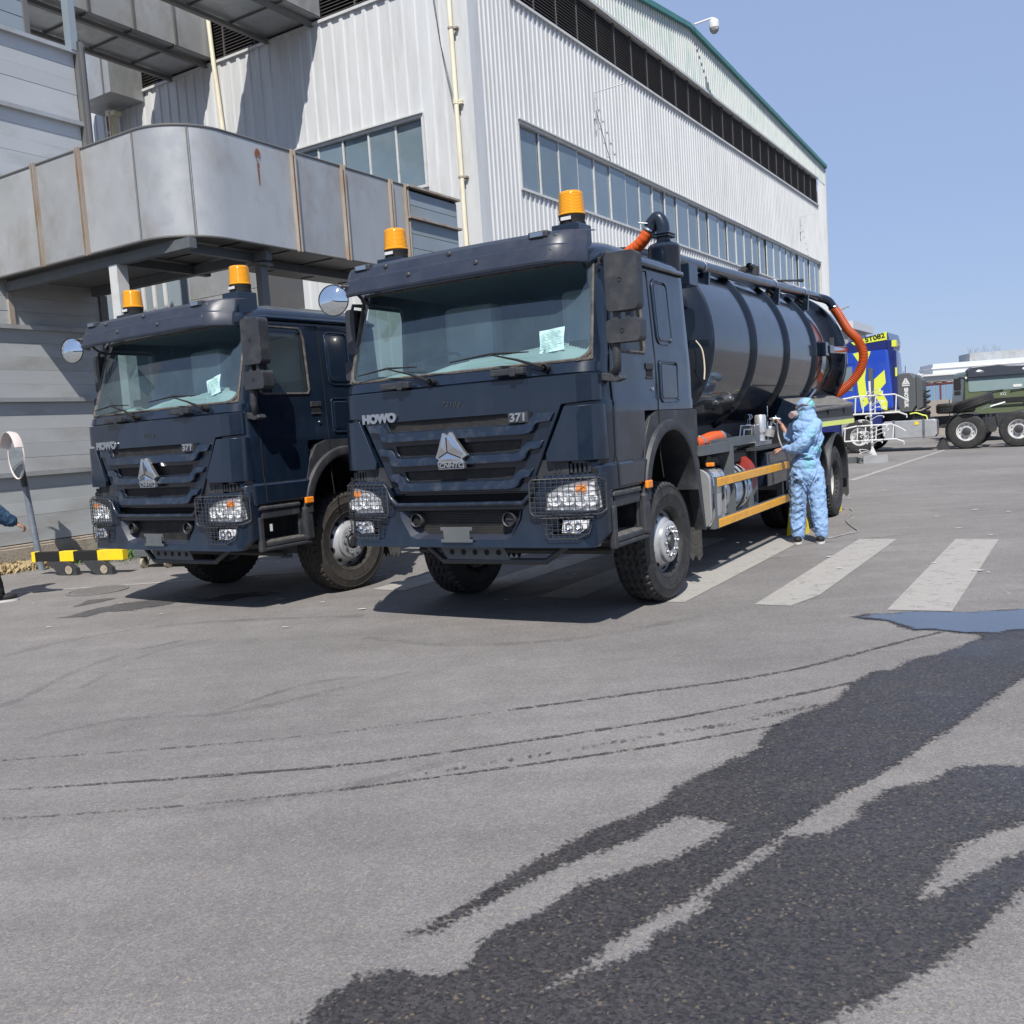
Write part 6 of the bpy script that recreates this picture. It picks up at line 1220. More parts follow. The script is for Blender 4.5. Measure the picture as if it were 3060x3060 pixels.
def head(g, c, fwd, tilt=0.):
    """skull, jaw, nose, ears, brow"""
    f = Vector(fwd).normalized(); u = Vector((0, 0, 1)); s_ = f.cross(u).normalized(); R_ = Matrix((s_, f, u)).transposed(); c = Vector(c)
    P_ = lambda x, y, z: c+s_*x+f*y+u*z
    g.sph(c, (.078, .098, .105), 18, 14, R_); g.sph(P_(0, .035, -.07), (.055, .055, .055), 14, 10, R_); g.sph(P_(0, .10, -.012), (.012, .020, .022), 10, 8, R_); g.sph(P_(0, .092, .02), (.05, .014, .012), 10, 8, R_)
    for k in (-1, 1): g.sph(P_(.079*k, -.005, -.008), (.010, .018, .032), 8, 8, R_); g.sph(P_(.03*k, .088, .0), (.013, .012, .009), 8, 6, R_)
    g.sph(P_(0, .092, -.052), (.024, .010, .008), 8, 6, R_)
    return P_
# painter in the blue coverall; local frame: x right in the picture, y away from the camera, z up
WP = Vector((3.66, 11.42, 0)); wyaw = -math.atan2(WP.x, WP.y)
S_ = 1.0
painter = thing('person', 'person in a paint stained light blue hooded coverall and respirator spraying the tanker truck', 'person', WP, wyaw)
def U(u, v, y=0.): return Vector(((u-490)*.00106, y, (1822-v)*.00106))
# joints read off the photograph
neck, chest, waist, hipc = U(495, 350, .02), U(500, 480, .02), U(505, 780, .02), U(470, 940, .02)
shL, shR = U(385, 455, .10), U(600, 455, -.05)
elN, wrN = U(330, 700, -.12), U(215, 715, .02)          # near arm, bent forward at waist height
elF, wrF = U(275, 560, .18), U(215, 440, .22)            # far arm raised with the gun
g = G()
limb(g, [U(500, 400, .02), U(500, 300, .03)], [.06, .055])
P_ = head(g, U(478, 250, .03), (-.93, .30, -.08))
limb(g, [chest, waist, hipc], [.10, .085, .09]); limb(g, [shL, shR], [.04, .04])
limb(g, [U(580, 455, -.04), U(545, 520, -.09), U(455, 640, -.13), U(375, 705, -.12), U(300, 720, -.06), wrN], [.04, .04, .035, .035, .034, .026]); limb(g, [shL, U(300, 575, .18), elF, wrF], [.04, .036, .034, .026])
for hx, kx, ax in ((U(400, 960, .04), U(375, 1380, .02), U(365, 1760, .0)), (U(560, 960, .0), U(585, 1380, .0), U(612, 1750, .0))): limb(g, [hx, kx, ax], [.06, .05, .04])
hand(g, wrN, (-1, .15, -.15), (.15, .2, -1), 1.1, 1, 1.18)
hand(g, wrF, (-.55, .1, .85), (-.8, .1, -.5), .95, -1, 1.18)
organic(g, 'body', 'skin', painter, .0055, 3)
# coverall
g = G()
for y0 in (0,):
    g.sph(U(497, 470, .03), (.185, .135, .12), 20, 14); g.sph(U(505, 600, .02), (.185, .125, .16), 20, 14); g.sph(U(505, 740, .02), (.15, .12, .14), 20, 14); g.sph(U(500, 810, .02), (.137, .115, .08), 20, 14); g.sph(U(470, 900, .02), (.175, .135, .14), 20, 14); g.sph(U(465, 1010, .02), (.19, .135, .15), 20, 14)
limb(g, [U(500, 420, .02), U(500, 370, .03)], [.095, .08])
limb(g, [U(590, 450, -.05), U(545, 520, -.10), U(455, 640, -.14), U(375, 705, -.12)], [.085, .085, .080, .072]); limb(g, [U(385, 705, -.12), U(300, 720, -.06), U(250, 710, .0)], [.072, .062, .045])
limb(g, [U(400, 440, .10), U(345, 500, .14), U(300, 590, .18), U(275, 575, .19)], [.08, .078, .066, .055]); limb(g, [U(290, 585, .18), U(262, 545, .20)], [.055, .042])
limb(g, [U(385, 1000, .03), U(370, 1180, .02), U(365, 1400, .02), U(352, 1600, .01), U(358, 1720, .0)], [.115, .108, .100, .094, .078])
limb(g, [U(560, 1000, .02), U(580, 1180, .0), U(592, 1400, .0), U(608, 1600, -.01), U(615, 1715, -.01)], [.115, .108, .100, .094, .074])
rr = random.Random(9)
def fold(a, b, r, bul=.0):                                   # long soft folds across the cloth
    a, b = Vector(a), Vector(b); g.tube([a, a.lerp(b, .5)+Vector((0, -bul, .0)), b], [r*.4, r, r*.4], 8)
for k in range(8): z = 1170+66*k+rr.uniform(-20, 20); fold(U(290+rr.uniform(0, 60), z+rr.uniform(-60, 60), -.075), U(400+rr.uniform(0, 70), z-60+rr.uniform(-70, 70), -.08), rr.uniform(.008, .016), .012)
for k in range(8): z = 1170+66*k+rr.uniform(-20, 20); fold(U(520+rr.uniform(0, 50), z+rr.uniform(-70, 40), -.085), U(600+rr.uniform(0, 70), z+rr.uniform(-50, 80), -.08), rr.uniform(.008, .016), .012)
for (a, b, c, d) in ((640, 500, 560, 700), (660, 620, 600, 760), (380, 760, 560, 800), (400, 830, 600, 800), (330, 960, 480, 1140), (600, 930, 500, 1150), (300, 1000, 420, 1100), (640, 1000, 560, 1100), (350, 520, 440, 600), (450, 520, 500, 640)): fold(U(a, b, -.10), U(c, d, -.115), .016, .02)
organic(g, 'coverall', 'suit', painter, .009, 4, .030, .055)
g = G(); R3 = Matrix.Rotation(rad(15), 3, 'Z'); g.sph(U(492, 232, .03), (.108, .112, .102), 20, 14, R3); g.sph(U(505, 315, .03), (.102, .105, .09), 18, 12); limb(g, [U(505, 330, .03), U(505, 385, .03)], [.10, .125]); g.sph(U(455, 300, .02), (.07, .08, .08), 14, 10)
organic(g, 'hood', 'suit', painter, .008, 5, .018, .05)
g = G(); g.tube(spline([U(385, 260, .0), U(440, 210, -.075), U(500, 215, -.085), U(590, 250, -.02), U(600, 262, .03)], 6), .007, 6); g.tube(spline([U(390, 300, -.02), U(470, 240, -.08), U(545, 165, -.05), U(560, 150, .03)], 6), .006, 6); g.out('mask_strap', 'mask', painter)
g = G(); g.sph(U(372, 318, .0), (.045, .05, .045), 14, 10); limb(g, [U(380, 325, -.01), U(345, 315, -.03)], [.04, .038]); organic(g, 'respirator', 'mask', painter, .005, 3)
g = G(); g.cyl(U(350, 322, -.04), U(330, 330, -.075), .036, .038, 16); g.out('respirator_filter', 'maskpink', painter, smooth=40)
for (u, v) in ((358, 1795), (610, 1790)):
    g = G(); c = U(u, v, .0); g.sph((c.x-.01, c.y-.02, .055), (.052, .11, .05), 16, 10); g.sph((c.x, c.y+.05, .075), (.047, .055, .06), 14, 10); g.v = [(x, y, max(z, .018)) for x, y, z in g.v]; g.out('shoe', 'shoe', painter, smooth=60)
    g = G(); g.prism([(c.x-.01+.056*cos(a*PI/10), c.y-.015+.118*sin(a*PI/10)) for a in range(20)], 'xy', .001, .024); g.out('shoe_sole', 'sole', painter)
# paint stains on the front of the trousers: part of the cloth, its own patch material is mixed in through dirt
# spray gun and its hose
def Wl(p): return WP+Matrix.Rotation(wyaw, 3, 'Z') @ Vector(p)
gun = thing('spray_gun', 'metal spray gun with paint cup held up by the worker in blue', 'spray gun', WP, wyaw)
y_ = .20
g = G(); limb(g, [U(75, 352, y_), U(120, 350, y_), U(195, 365, y_)], [.008, .017, .018], 10); limb(g, [U(150, 330, y_), U(150, 350, y_)], [.012, .016], 8); limb(g, [U(180, 370, y_), U(160, 430, y_), U(165, 490, y_)], [.016, .015, .014], 10); g.tube([U(135, 365, y_), U(120, 400, y_), U(150, 420, y_)], .005, 6); organic(g, 'gun_body', 'brush', gun, .004, 1)
g = G(); a, b = U(85, 440, y_), U(60, 560, y_); g.tube([a, a.lerp(b, .02), a.lerp(b, .08), b], [.03, .062, .066, .064], 22); g.tube([U(105, 385, y_), a], .018, 10); g.out('paint_cup', 'brush', gun, smooth=30); g = G(); g.tube([a.lerp(b, .3), a.lerp(b, .98)], [.0665, .0650], 22, caps=False); g.out('cup_paint_drips', 'mask', gun, smooth=40)
hose = thing('air_hose', 'thin grey air hose running from the spray gun to the ground behind the worker', 'hose', (0, 0, 0))
def gp(px, py): # ground point from photo pixel
    r = fw+rt*((px-1530)/F_PX)-upv*((py-1530)/F_PX); t = -CAM_H/r.z; return Vector((r.x*t, r.y*t, .012))
zw = lambda x, y: (2300+x*.2588, 1150+y*.2588)
pts = [Wl(U(168, 490, y_)), Wl(U(172, 560, y_)), Wl(U(200, 660, .12)), Wl(U(250, 760, .08)), Wl(U(290, 840, .14)), Wl(U(330, 1100, .30)), Wl(U(420, 1400, .28)), Wl(U(480, 1600, .22)), Wl(U(520, 1690, .15))]
pts += [gp(*zw(*q)) for q in ((600, 1770), (700, 1775), (850, 1740), (1010, 1705), (1000, 1680), (930, 1630), (885, 1580), (900, 1540), (955, 1490), (950, 1455), (920, 1440))]
g = G(); g.tube(spline(pts, 6), .0085, 6); g.out('hose_run', 'mask', hose, smooth=60)
# the man walking in at the left edge
MP = Vector((-6.30, 10.92, 0)); man = thing('person', 'person in navy work jacket and black trousers, cut off by the left edge', 'person', MP, rad(30))
g = G(); limb(g, [(0, 0, 1.38), (0, .01, 1.5)], [.06, .055]); head(g, (.02, 0, 1.63), (1, -.1, 0)); limb(g, [(0, 0, 1.3), (0, 0, 1.05), (0, 0, .92)], [.12, .11, .13]); limb(g, [(0, -.18, 1.38), (0, .18, 1.38)], [.055, .055])
limb(g, [(0, -.2, 1.36), (.16, -.25, 1.12), (.42, -.22, .92)], [.05, .042, .026]); limb(g, [(0, .2, 1.36), (-.08, .25, 1.1), (-.02, .26, .86)], [.05, .042, .026])
for hy, kx, ax in ((-.09, .08, .16), (.09, -.02, -.16)): limb(g, [(0, hy, .9), (kx, hy, .5), (ax, hy, .09)], [.085, .06, .045])
hand(g, (.42, -.22, .92), (.75, -.05, -.5), (-.4, .3, -.7), .8, 1); hand(g, (-.02, .26, .86), (.1, 0, -1), (0, -1, 0), .5, 1)
organic(g, 'body', 'skin', man, .006, 3)
g = G(); g.sph((0, 0, 1.3), (.14, .21, .16), 18, 12); g.sph((0, 0, 1.08), (.14, .19, .22), 18, 12); g.sph((0, 0, .9), (.15, .19, .12), 18, 12); limb(g, [(0, 0, 1.4), (0, 0, 1.47)], [.1, .075])
limb(g, [(0, -.19, 1.36), (.18, -.25, 1.10), (.36, -.225, .96)], [.10, .11, .075]); limb(g, [(0, .19, 1.36), (-.08, .25, 1.1), (-.03, .26, .9)], [.085, .075, .055]); organic(g, 'jacket', 'navycloth', man, .010, 5, .03, .07)
g = G(); 
for hy, kx, ax in ((-.09, .08, .15), (.09, -.02, -.16)): limb(g, [(0, hy, .88), (kx, hy, .5), (ax, hy, .1)], [.125, .10, .08])
organic(g, 'trousers', 'blackcloth', man, .010, 5, .02, .07)
g = G(); g.sph((.01, 0, 1.66), (.10, .088, .095), 16, 12); g.out('hair', 'hair', man, smooth=60)
for ax, hy in ((.16, -.09), (-.16, .09)):
    g = G(); g.sph((ax+.06, hy, .055), (.13, .05, .045), 16, 10); g.v = [(x, y, max(z, .02)) for x, y, z in g.v]; g.out('shoe', 'shoe', man, smooth=60); g = G(); g.prism([(ax+.06+.138*cos(a*PI/10), hy+.053*sin(a*PI/10)) for a in range(20)], 'xy', .001, .026); g.out('shoe_sole', 'sole', man)
# ------------------------------------------------------------------ convex mirror on a pole
cm = thing('traffic_mirror', 'round convex traffic mirror with a faded pink hood on a leaning grey pole', 'traffic mirror', (-7.11, 13.91, 0), 0)
g = G(); g.tube([(0, 0, 0), (-.075, -.06, 1.27)], .045, 14); g.out('pole', 'pole', cm, smooth=50); g = G(); g.tube([(-.0755, -.06, 1.27), (-.11, -.10, 1.84)], .045, 14); g.box(-.16, -.06, -.16, -.04, 1.78, 1.85); g.out('pole_top', 'steel', cm, smooth=50)
q = Vector((-.69, -.72, .0)).to_track_quat('Z', 'Y').to_matrix(); c = Vector((.02, -.42, 1.73))
g = G(); g.lathe([(.0001, .05), (.12, .042), (.22, .02), (.30, -.012)], axis='Z', n=40); g.xf(Matrix.Translation(c) @ q.to_4x4() @ Matrix.Diagonal((1, 1.08, 1, 1))); g.out('mirror_glass', 'mirror', cm, smooth=60)
g = G(); g.lathe([(.298, -.01), (.312, .0), (.314, -.018), (.28, -.03), (.0001, -.04)], axis='Z', n=40); g.xf(Matrix.Translation(c) @ q.to_4x4() @ Matrix.Diagonal((1, 1.08, 1, 1))); g.out('mirror_rim', 'pink', cm, smooth=60)
g = G(); g.lathe([(.316, -.02), (.332, .05), (.322, .10), (.317, .10), (.322, .05), (.306, -.02)], axis='Z', n=24, a0=rad(20), a1=rad(160)); g.xf(Matrix.Translation(c) @ q.to_4x4() @ Matrix.Diagonal((1, 1.08, 1, 1))); g.out('mirror_hood', 'pink', cm, smooth=50)
g = G(); g.bar((-.10, -.10, 1.80), (-.03, -.36, 1.74), .04, .04); g.out('bracket', 'steel', cm)
# barrier rail, black and yellow
b0, b1 = Vector((-6.90, 13.35, 0)), Vector((-5.42, 12.90, 0)); bl = thing('barrier_rail', 'low black barrier rail with yellow bands on two slanted steel feet', 'barrier', b0, math.atan2(b1.y-b0.y, b1.x-b0.x)); L_ = (b1-b0).length
g = G(); g.box(0, L_, -.05, .05, .20, .335); g.out('rail', 'black', bl, bevel=.006)
for a, b in ((-.01, .05), (.48, .72), (1.13, L_+.01)): g = G(); g.box(a, b, -.054, .054, .196, .339); g.out('yellow_band', 'hyellow', bl, bevel=.004)
for x in (.42, 1.02):
    f_ = sub('foot', bl, (x, 0, 0)); g = G(); g.prism([(-.12, .20), (.20, .20), (.36, .10), (.38, .0), (.12, .0), (.02, .06)], 'xz', -.10, -.02); g.out('foot_plate', 'steel', f_)
    g = G(); g.lathe([(.0001, -.104), (.062, -.104)], o=(.24, 0, .08), axis='Y', n=18); g.out('foot_hole', 'conc' , f_); g = G(); g.lathe([(.062, -.104), (.072, -.106), (.072, -.02), (.062, -.02)], o=(.24, 0, .08), axis='Y', n=18); g.out('tube_ring', 'black', f_, smooth=40)
# small wheeled cart behind the left truck
ct = thing('tool_cart', 'grey green wheeled base of a cart by the left truck', 'cart', (-5.15, 13.55, 0), rad(-20)); g = G(); g.box(-.25, .9, -.3, .3, .17, .27); g.out('deck', 'frame', ct, bevel=.005)
for x in (-.12, .30, .75):
    for y in (-.24, .24): cw = sub('castor', ct, (x, y, 0)); g = G(); g.lathe([(.05, -.02), (.075, -.02), (.078, 0), (.075, .02), (.05, .02), (.0001, .015)], o=(0, 0, .078), axis='X', n=18); g.out('castor_wheel', 'conc', cw, smooth=30); g = G(); g.box(-.03, -.024, -.03, .03, .08, .175); g.box(.024, .03, -.03, .03, .08, .175); g.out('castor_fork', 'steel', cw)
# grass at the foot of the plinth and a kerb
g = G(); rr = random.Random(4)
for k in range(2600):
    t = rr.random(); base = Bw(XW+.12+abs(rr.gauss(0, .12)), -11.0+2.9*t+rr.gauss(0, .05)); h_ = rr.uniform(.05, .24)*(1-.35*t); a = rr.random()*6.28; lx, ly = cos(a)*h_*rr.uniform(.2, 1), sin(a)*h_*rr.uniform(.2, 1); w_ = .003+.002*rr.random()
    px, py = -sin(a)*w_, cos(a)*w_; g.add([(base.x-px, base.y-py, 0), (base.x+px, base.y+py, 0), (base.x+lx*.5, base.y+ly*.5, h_*.7), (base.x+lx, base.y+ly, h_*rr.uniform(.4, 1))], [(0, 1, 2), (0, 2, 3)])
tag(g.out('dry_grass', 'grassdry'), kind='stuff')
g = G()
for k in range(1900):
    c = rr.choice(((-.85, -8.95, .22), (-.6, -8.6, .25), (-1.5, -9.5, .1), (-.2, -8.3, .3))); base = Bw(c[0]-1.25+rr.gauss(0, c[2]), c[1]+rr.gauss(0, c[2])*1.3); h_ = rr.uniform(.03, .15); a = rr.random()*6.28; w_ = rr.uniform(.008, .02)
    g.add([(base.x, base.y, 0), (base.x+cos(a)*h_*.6-sin(a)*w_, base.y+sin(a)*h_*.6+cos(a)*w_, h_), (base.x+cos(a)*h_, base.y+sin(a)*h_, h_*.8), (base.x+cos(a)*h_*.6+sin(a)*w_, base.y+sin(a)*h_*.6-cos(a)*w_, h_*.9)], [(0, 1, 2, 3)])
tag(g.out('green_weeds', 'grass'), kind='stuff')
# ------------------------------------------------------------------ white steel rack of hooked bars
rk = thing('steel_rack', 'white tubular steel rack with hooks on a flat base behind the tanker truck', 'rack', (10.55, 27.0, 0), rad(-8))
g = G(); g.tube([(0, 0, .12), (-.03, 0, 2.35)], .036, 8); g.out('post', 'white', rk, smooth=50)
g = G(); g.box(-.32, .36, -.25, -.19, .0, .22); g.box(-.12, .12, -.2, .2, .0, .06); g.out('base', 'galv', rk); g = G(); g.box(-.75, -.36, .2, .3, 0, .18); g.box(-.4, -.3, -.1, .3, .05, .16); g.out('counterweight', 'dgrey', rk); g = G(); g.prism([(-.12, .2), (.12, .2), (.03, .42), (-.03, .42)], 'xz', -.03, .03); g.out('gusset', 'white', rk)
for (z0, z1, xa, xb) in ((1.93, 1.42, -.85, .72), (1.08, .66, -.82, .62)):
    h_ = sub('hook_frame', rk, (0, -.12, 0))
    g = G(); g.tube([(xa, 0, z0-.06), (xa+.35, 0, z0), (xb-.1, 0, z0), (xb+.1, 0, z0-.1), (xb+.28, 0, z0-.22)], .022, 6); g.tube([(xa, 0, z1), (xb, 0, z1-.01), (xb+.22, 0, z1-.10), (xb+.22, 0, z1-.18)], .022, 6)
    for x in (xa+.05, xa+.4, xa+.62, .1, xb-.05): g.tube([(x, 0, z0-.04), (x-.03, 0, z1)], .019, 6)
    g.out('tube_frame', 'white', h_, smooth=50)
rr = random.Random(2); g = G()
for k in range(22):
    z = rr.uniform(.3, 2.1); s_ = rr.choice((-1, 1)); ln = rr.uniform(.15, .42); g.tube(spline([(-.02, -.05, z-.08), (s_*ln*.5, -.18, z+.02), (s_*ln, -.25, z+.08*rr.uniform(-.3, 1)), (s_*ln*.9, -.28, z-.04)], 3), .010, 5)
g.out('hooks', 'white', rk, smooth=50)
# ------------------------------------------------------------------ blue tractor truck seen from its side
C_ = thing('tractor_truck', 'blue and fluorescent yellow tractor truck seen side on behind the white rack', 'truck', Bw(0, 16.6, 0), BA)
# here x runs along the truck (front at low x), y=0 is the near side, z up
g = G(); prof = [(3.30, 1.15), (3.22, 2.0), (3.42, 3.15), (3.62, 3.55), (5.58, 3.55), (5.72, 1.55), (5.3, 1.42), (3.95, 1.42), (3.9, 1.15)]; g.prism(prof, 'xz', 0, 2.5); g.out('cab_body', 'blue', C_, bevel=.08, bseg=3)
g = G(); g.prism([(3.62, 3.54), (4.3, 3.95), (5.55, 4.16), (5.62, 3.82), (5.56, 3.54)], 'xz', .12, 2.38); g.out('roof_fairing', 'dblue', C_, bevel=.05)
g = G(); g.prism([(4.35, 3.90), (5.54, 4.16), (5.54, 3.88), (4.45, 3.80)], 'xz', .098, .118); rf = g.out('roof_stripe', 'fluo', C_); lettering('roof_number', 'ST082', .23, 'black', rf, (5.15, .09, 3.985), (PI/2, rad(-9), 0), .003, .006, 0, 1.12)
g = G(); g.box(5.55, 5.76, .06, .14, 1.45, 3.86); g.box(5.70, 5.84, .06, .5, 1.45, 3.5); g.out('side_fairing', 'dblue', C_, bevel=.02)
g = G(); g.box(5.70, 5.84, .04, .3, 3.62, 3.84); g.box(5.79, 5.85, .03, .06, 2.6, 2.9); g.out('fairing_tip', 'fluo', C_)
g = G(); g.prism([(4.42, 3.50), (4.70, 3.55), (5.02, 3.53), (4.86, 3.1), (4.80, 2.6), (4.84, 2.1), (4.90, 1.75), (4.66, 1.55), (4.56, 2.2), (4.52, 2.8), (4.60, 3.2)][::-1], 'xz', -.006, .0); g.out('yellow_swoosh', 'fluo', C_)
g = G(); g.prism([(5.10, 2.55), (5.45, 2.85), (5.48, 2.4), (5.30, 2.2), (5.52, 1.75), (5.50, 1.45), (5.36, 1.5), (5.08, 2.05)][::-1], 'xz', -.006, .0); g.out('yellow_swoosh', 'fluo', C_)
g = G(); g.box(4.93, 5.07, -.05, .0, 1.75, 2.95); g.out('exhaust_stack', 'dgrey', C_); g = G(); g.prism([(3.55, 2.25), (3.55, 2.95), (3.7, 3.05), (4.38, 3.05), (4.38, 2.2)], 'xz', -.012, .0); g.out('side_window', 'pane', C_); g = G(); g.prism([(3.5, 1.45), (3.5, 3.15), (4.48, 3.15), (4.48, 1.45), (4.47, 1.45), (4.47, 3.14), (3.51, 3.14), (3.51, 1.45)], 'xz', -.008, 0); g.out('door_seam', 'dblue', C_)
lettering('door_print', 'TRANSPORT', .085, 'fluo', C_, (4.28, -.012, 1.95), (PI/2, 0, 0), .002); 
g = G(); g.box(3.25, 3.9, .05, .25, .45, 1.2); g.box(5.0, 5.3, .05, .3, .9, 1.45); g.out('step_well', 'dblue', C_)
def far_wheel(parent, x, y, r=.585):
    w_ = sub('wheel', parent, (x, y, r)); g = G(); g.lathe([(r*.52, -.02), (r*.56, -.06), (r*.75, -.075), (r*.93, -.06), (r, -.02), (r, .22), (r*.9, .26), (r*.5, .26)], axis='Y', n=44)
    for k in range(44): a = 2*PI*k/44; g.obox((r*.995*sin(a), .03, r*.995*cos(a)), (.045, .10, .02), Matrix.Rotation(a, 3, 'Y'))
    g.out('tyre', 'tyre', w_, smooth=35); g = G(); g.lathe([(r*.54, -.035), (r*.55, -.045), (r*.50, -.04), (r*.47, .03), (r*.30, .05), (r*.26, .0), (r*.2, .0)], axis='Y', n=36); g.out('rim', 'rimpale', w_, smooth=30)
    g = G(); g.lathe([(r*.24, .03), (r*.22, -.07), (r*.12, -.09), (.0001, -.09)], axis='Y', n=20); g.out('hub', 'steel', w_, smooth=30); g = G()
    for k in range(10): a = 2*PI*k/10; g.lathe([(.0001, -.01), (.02, -.01), (.02, .03)], o=(r*.37*sin(a), .03, r*.37*cos(a)), axis='Y', n=6)
    tag(g.out('wheel_nuts', 'steel', w_), kind='stuff'); return w_
for x in (4.55, 7.96, 9.50): far_wheel(C_, x, .08)
for x in (4.55, 7.96, 9.50): far_wheel(C_, x, 2.2)
g = G(); g.box(4.2, 10.6, .85, .95, .85, 1.12); g.box(4.2, 10.6, 1.55, 1.65, .85, 1.12); g.box(6.4, 7.0, .8, 1.7, .8, 1.0)
for x in (7.4, 8.1, 8.7, 9.4, 10.2): g.box(x, x+.15, .5, 2.0, .95, 1.12)
g.out('chassis_rail', 'steel', C_)
g = G()
for k in range(7): g.box(8.1+.08*k, 9.35-.08*k, .32, .42, 1.02-.045*k-.04, 1.02-.045*k)
g.bar((8.55, .3, 1.1), (8.5, .3, .65), .05, .05); g.bar((8.85, .3, 1.1), (8.92, .3, .65), .05, .05); g.lathe([(.0001, .25), (.11, .25), (.11, .5)], o=(8.72, 0, .62), axis='Y', n=16); g.out('leaf_spring', 'steel', C_)
g = G(); g.prism([(5.34, .55), (5.30, .75), (5.30, .98), (5.40, 1.06), (7.0, 1.06), (7.06, .98), (7.06, .55), (6.98, .45), (5.42, .45)], 'xz', .0, .6); tk = g.out('fuel_tank', 'alu', C_, bevel=.03, bseg=3)
for x in (5.70, 6.65): g = G(); g.box(x-.04, x+.04, -.012, .0, .42, 1.09); g.out('tank_strap', 'brush', tk)
g = G(); g.box(6.37, 6.49, -.016, -.012, .90, 1.01); g.out('yellow_label', 'hyellow', tk)
g = G(); bxp = [(5.80, 1.60), (5.92, 1.36), (6.28, 1.36), (6.40, 1.55), (6.40, 2.5), (6.25, 2.68), (5.92, 2.68), (5.80, 2.52)]; g.prism(bxp, 'xz', .15, .75); cb = g.out('rear_cover', 'dgrey', C_, bevel=.03)
g = G(); g.prism([(6.41, 1.4), (6.6, 1.5), (6.6, 2.4), (6.41, 2.6)], 'xz', .3, 1.2); g.out('intake_box', 'dgrey', cb)
e0 = Vector((6.10, .142, 2.37)); 
g = G(); g.prism([(6.10-.13, 2.30), (6.10+.13, 2.30), (6.10+.10, 2.36), (6.10+.02, 2.52), (6.10, 2.49), (6.10-.02, 2.52), (6.10-.10, 2.36)], 'xz', .138, .148); g.box(5.98, 6.22, .138, .148, 2.24, 2.28); g.out('cover_emblem', 'white', cb); g = G(); g.box(6.095, 6.105, .134, .138, 2.38, 2.50); g.bar((6.1, .136, 2.38), (6.02, .136, 2.31), .008, .004); g.bar((6.1, .136, 2.38), (6.18, .136, 2.31), .008, .004); g.out('emblem_lines', 'dgrey', cb)
lettering('cover_letters', 'SINOTRUK', .165, 'white', cb, (6.10, .146, 1.85), (PI/2, PI/2, 0), .004, .010, 0, .82)
g = G()
for k in range(3): P9 = [(6.62+.03*k, .5+.15*sin(t*.9)+.1*k, 2.05-t*.028+.0) for t in range(34)]; g.tube([(x+.13*sin(i*.9+k), y, z) for i, (x, y, z) in enumerate(P9)], .014, 5)
g.out('coiled_lines', 'black', C_, smooth=50); g = G(); g.tube(spline([(6.2, .2, 1.28), (6.4, .15, 1.30), (6.6, .15, 1.22), (6.72, .15, 1.18), (6.75, .2, 1.05)], 5), .02, 6); g.out('yellow_line', 'lime', C_, smooth=50)
g = G(); g.lathe([(.64, .06), (.66, .1), (.66, .5), (.64, .55)], o=(7.96, 0, .6), axis='Y', n=16, a0=rad(-115), a1=rad(-20)); g.out('rear_fender', 'plast', C_, smooth=40); g = G(); g.box(4.3, 6.6, .5, 2.0, .9, 1.35); g.out('engine_block', 'black', C_)
g = G(); g.lathe([(.03, -.008), (.03, .008)], o=(0, 0, 0), axis='Y', n=4); g = G(); g.tube([(6.05, .45, 2.68), (6.05, .45, 2.95)], .012, 6); g.tube([(6.0, .45, 2.75), (6.0, .45, 2.68)], .012, 6); g.out('wire_ring', 'steel', cb)
# fifth-wheel load: two spare tyres resting on the frame
for (x, y, z, rx, ry, lab) in ((7.55, .9, 1.38, 0, 0, 'spare tyre lying flat on the blue truck frame'), (8.18, .35, 1.52, 0, rad(-17), 'spare tyre leaning at a slant across the blue truck frame')):
    st = thing('spare_tyre', lab, 'tyre', Bw(x, 16.6+y, z), BA); g = G(); r = .60
    g.lathe([(r*.52, -.13), (r*.56, -.18), (r*.93, -.17), (r, -.12), (r, .12), (r*.93, .17), (r*.56, .18), (r*.52, .13)], axis='Z', n=44)
    for k in range(44):
        a = 2*PI*k/44
        for zz in (-.085, 0, .085): g.obox((r*1.0*cos(a+.03*(zz > 0)), r*1.0*sin(a+.03*(zz > 0)), zz), (.03, .055, .05), Matrix.Rotation(a, 3, 'Z'))
    g.xf(Matrix.Rotation(ry, 4, 'Y')); g.out('tyre_body', 'tyre', st, smooth=35)
pk = thing('timber_plank', 'pale plank lying under the slanted spare tyre', 'plank', Bw(8.75, 16.9, 1.30), BA); g = G(); g.bar((-.35, 0, .0), (.35, 0, .18), .12, .04); g.out('board', 'paper', pk)
for (x, y) in ((7.26, .15), (7.0, 1.9)): chock(Bw(x, 16.6+y), BA, 'dark steel chock in front of a rear wheel of the blue truck' if y < 1 else 'dark steel chock beyond the blue truck fuel tank', 'steel')
# ------------------------------------------------------------------ olive green cab truck facing us, right edge
D = thing('green_truck', 'olive green truck facing the camera behind the two spare tyres', 'truck', (18.72, 35.6, 0), rad(-14))
g = G(); g.prism([(-1.16, .8), (1.16, .8), (1.2, 1.6), (1.16, 1.95), (1.12, 2.62), (1.02, 2.72), (-1.02, 2.72), (-1.12, 2.62), (-1.16, 1.95), (-1.2, 1.6)], 'xz', .0, 2.0); g.out('cab_body', 'olive', D, bevel=.09, bseg=3)
g = G(); g.prism(rrect(-1.0, 1.0, 1.92, 2.50, .08), 'xz', -.02, -.005); g.out('windscreen', 'skypane', D); g = G(); g.prism([(-1.05, 2.46), (1.05, 2.46), (1.1, 2.66), (.98, 2.80), (.35, 2.83), (.0, 2.90), (-.9, 2.86), (-1.05, 2.75)], 'xz', -.14, .25); vz = g.out('sun_visor', 'olivedark', D, bevel=.03)
for x in (-.62, 1.0): g = G(); g.sph((x, -.13, 2.66), (.17, .03, .07), 14, 8); g.out('visor_lamp', 'brush' if x < 0 else 'white', vz, smooth=60)
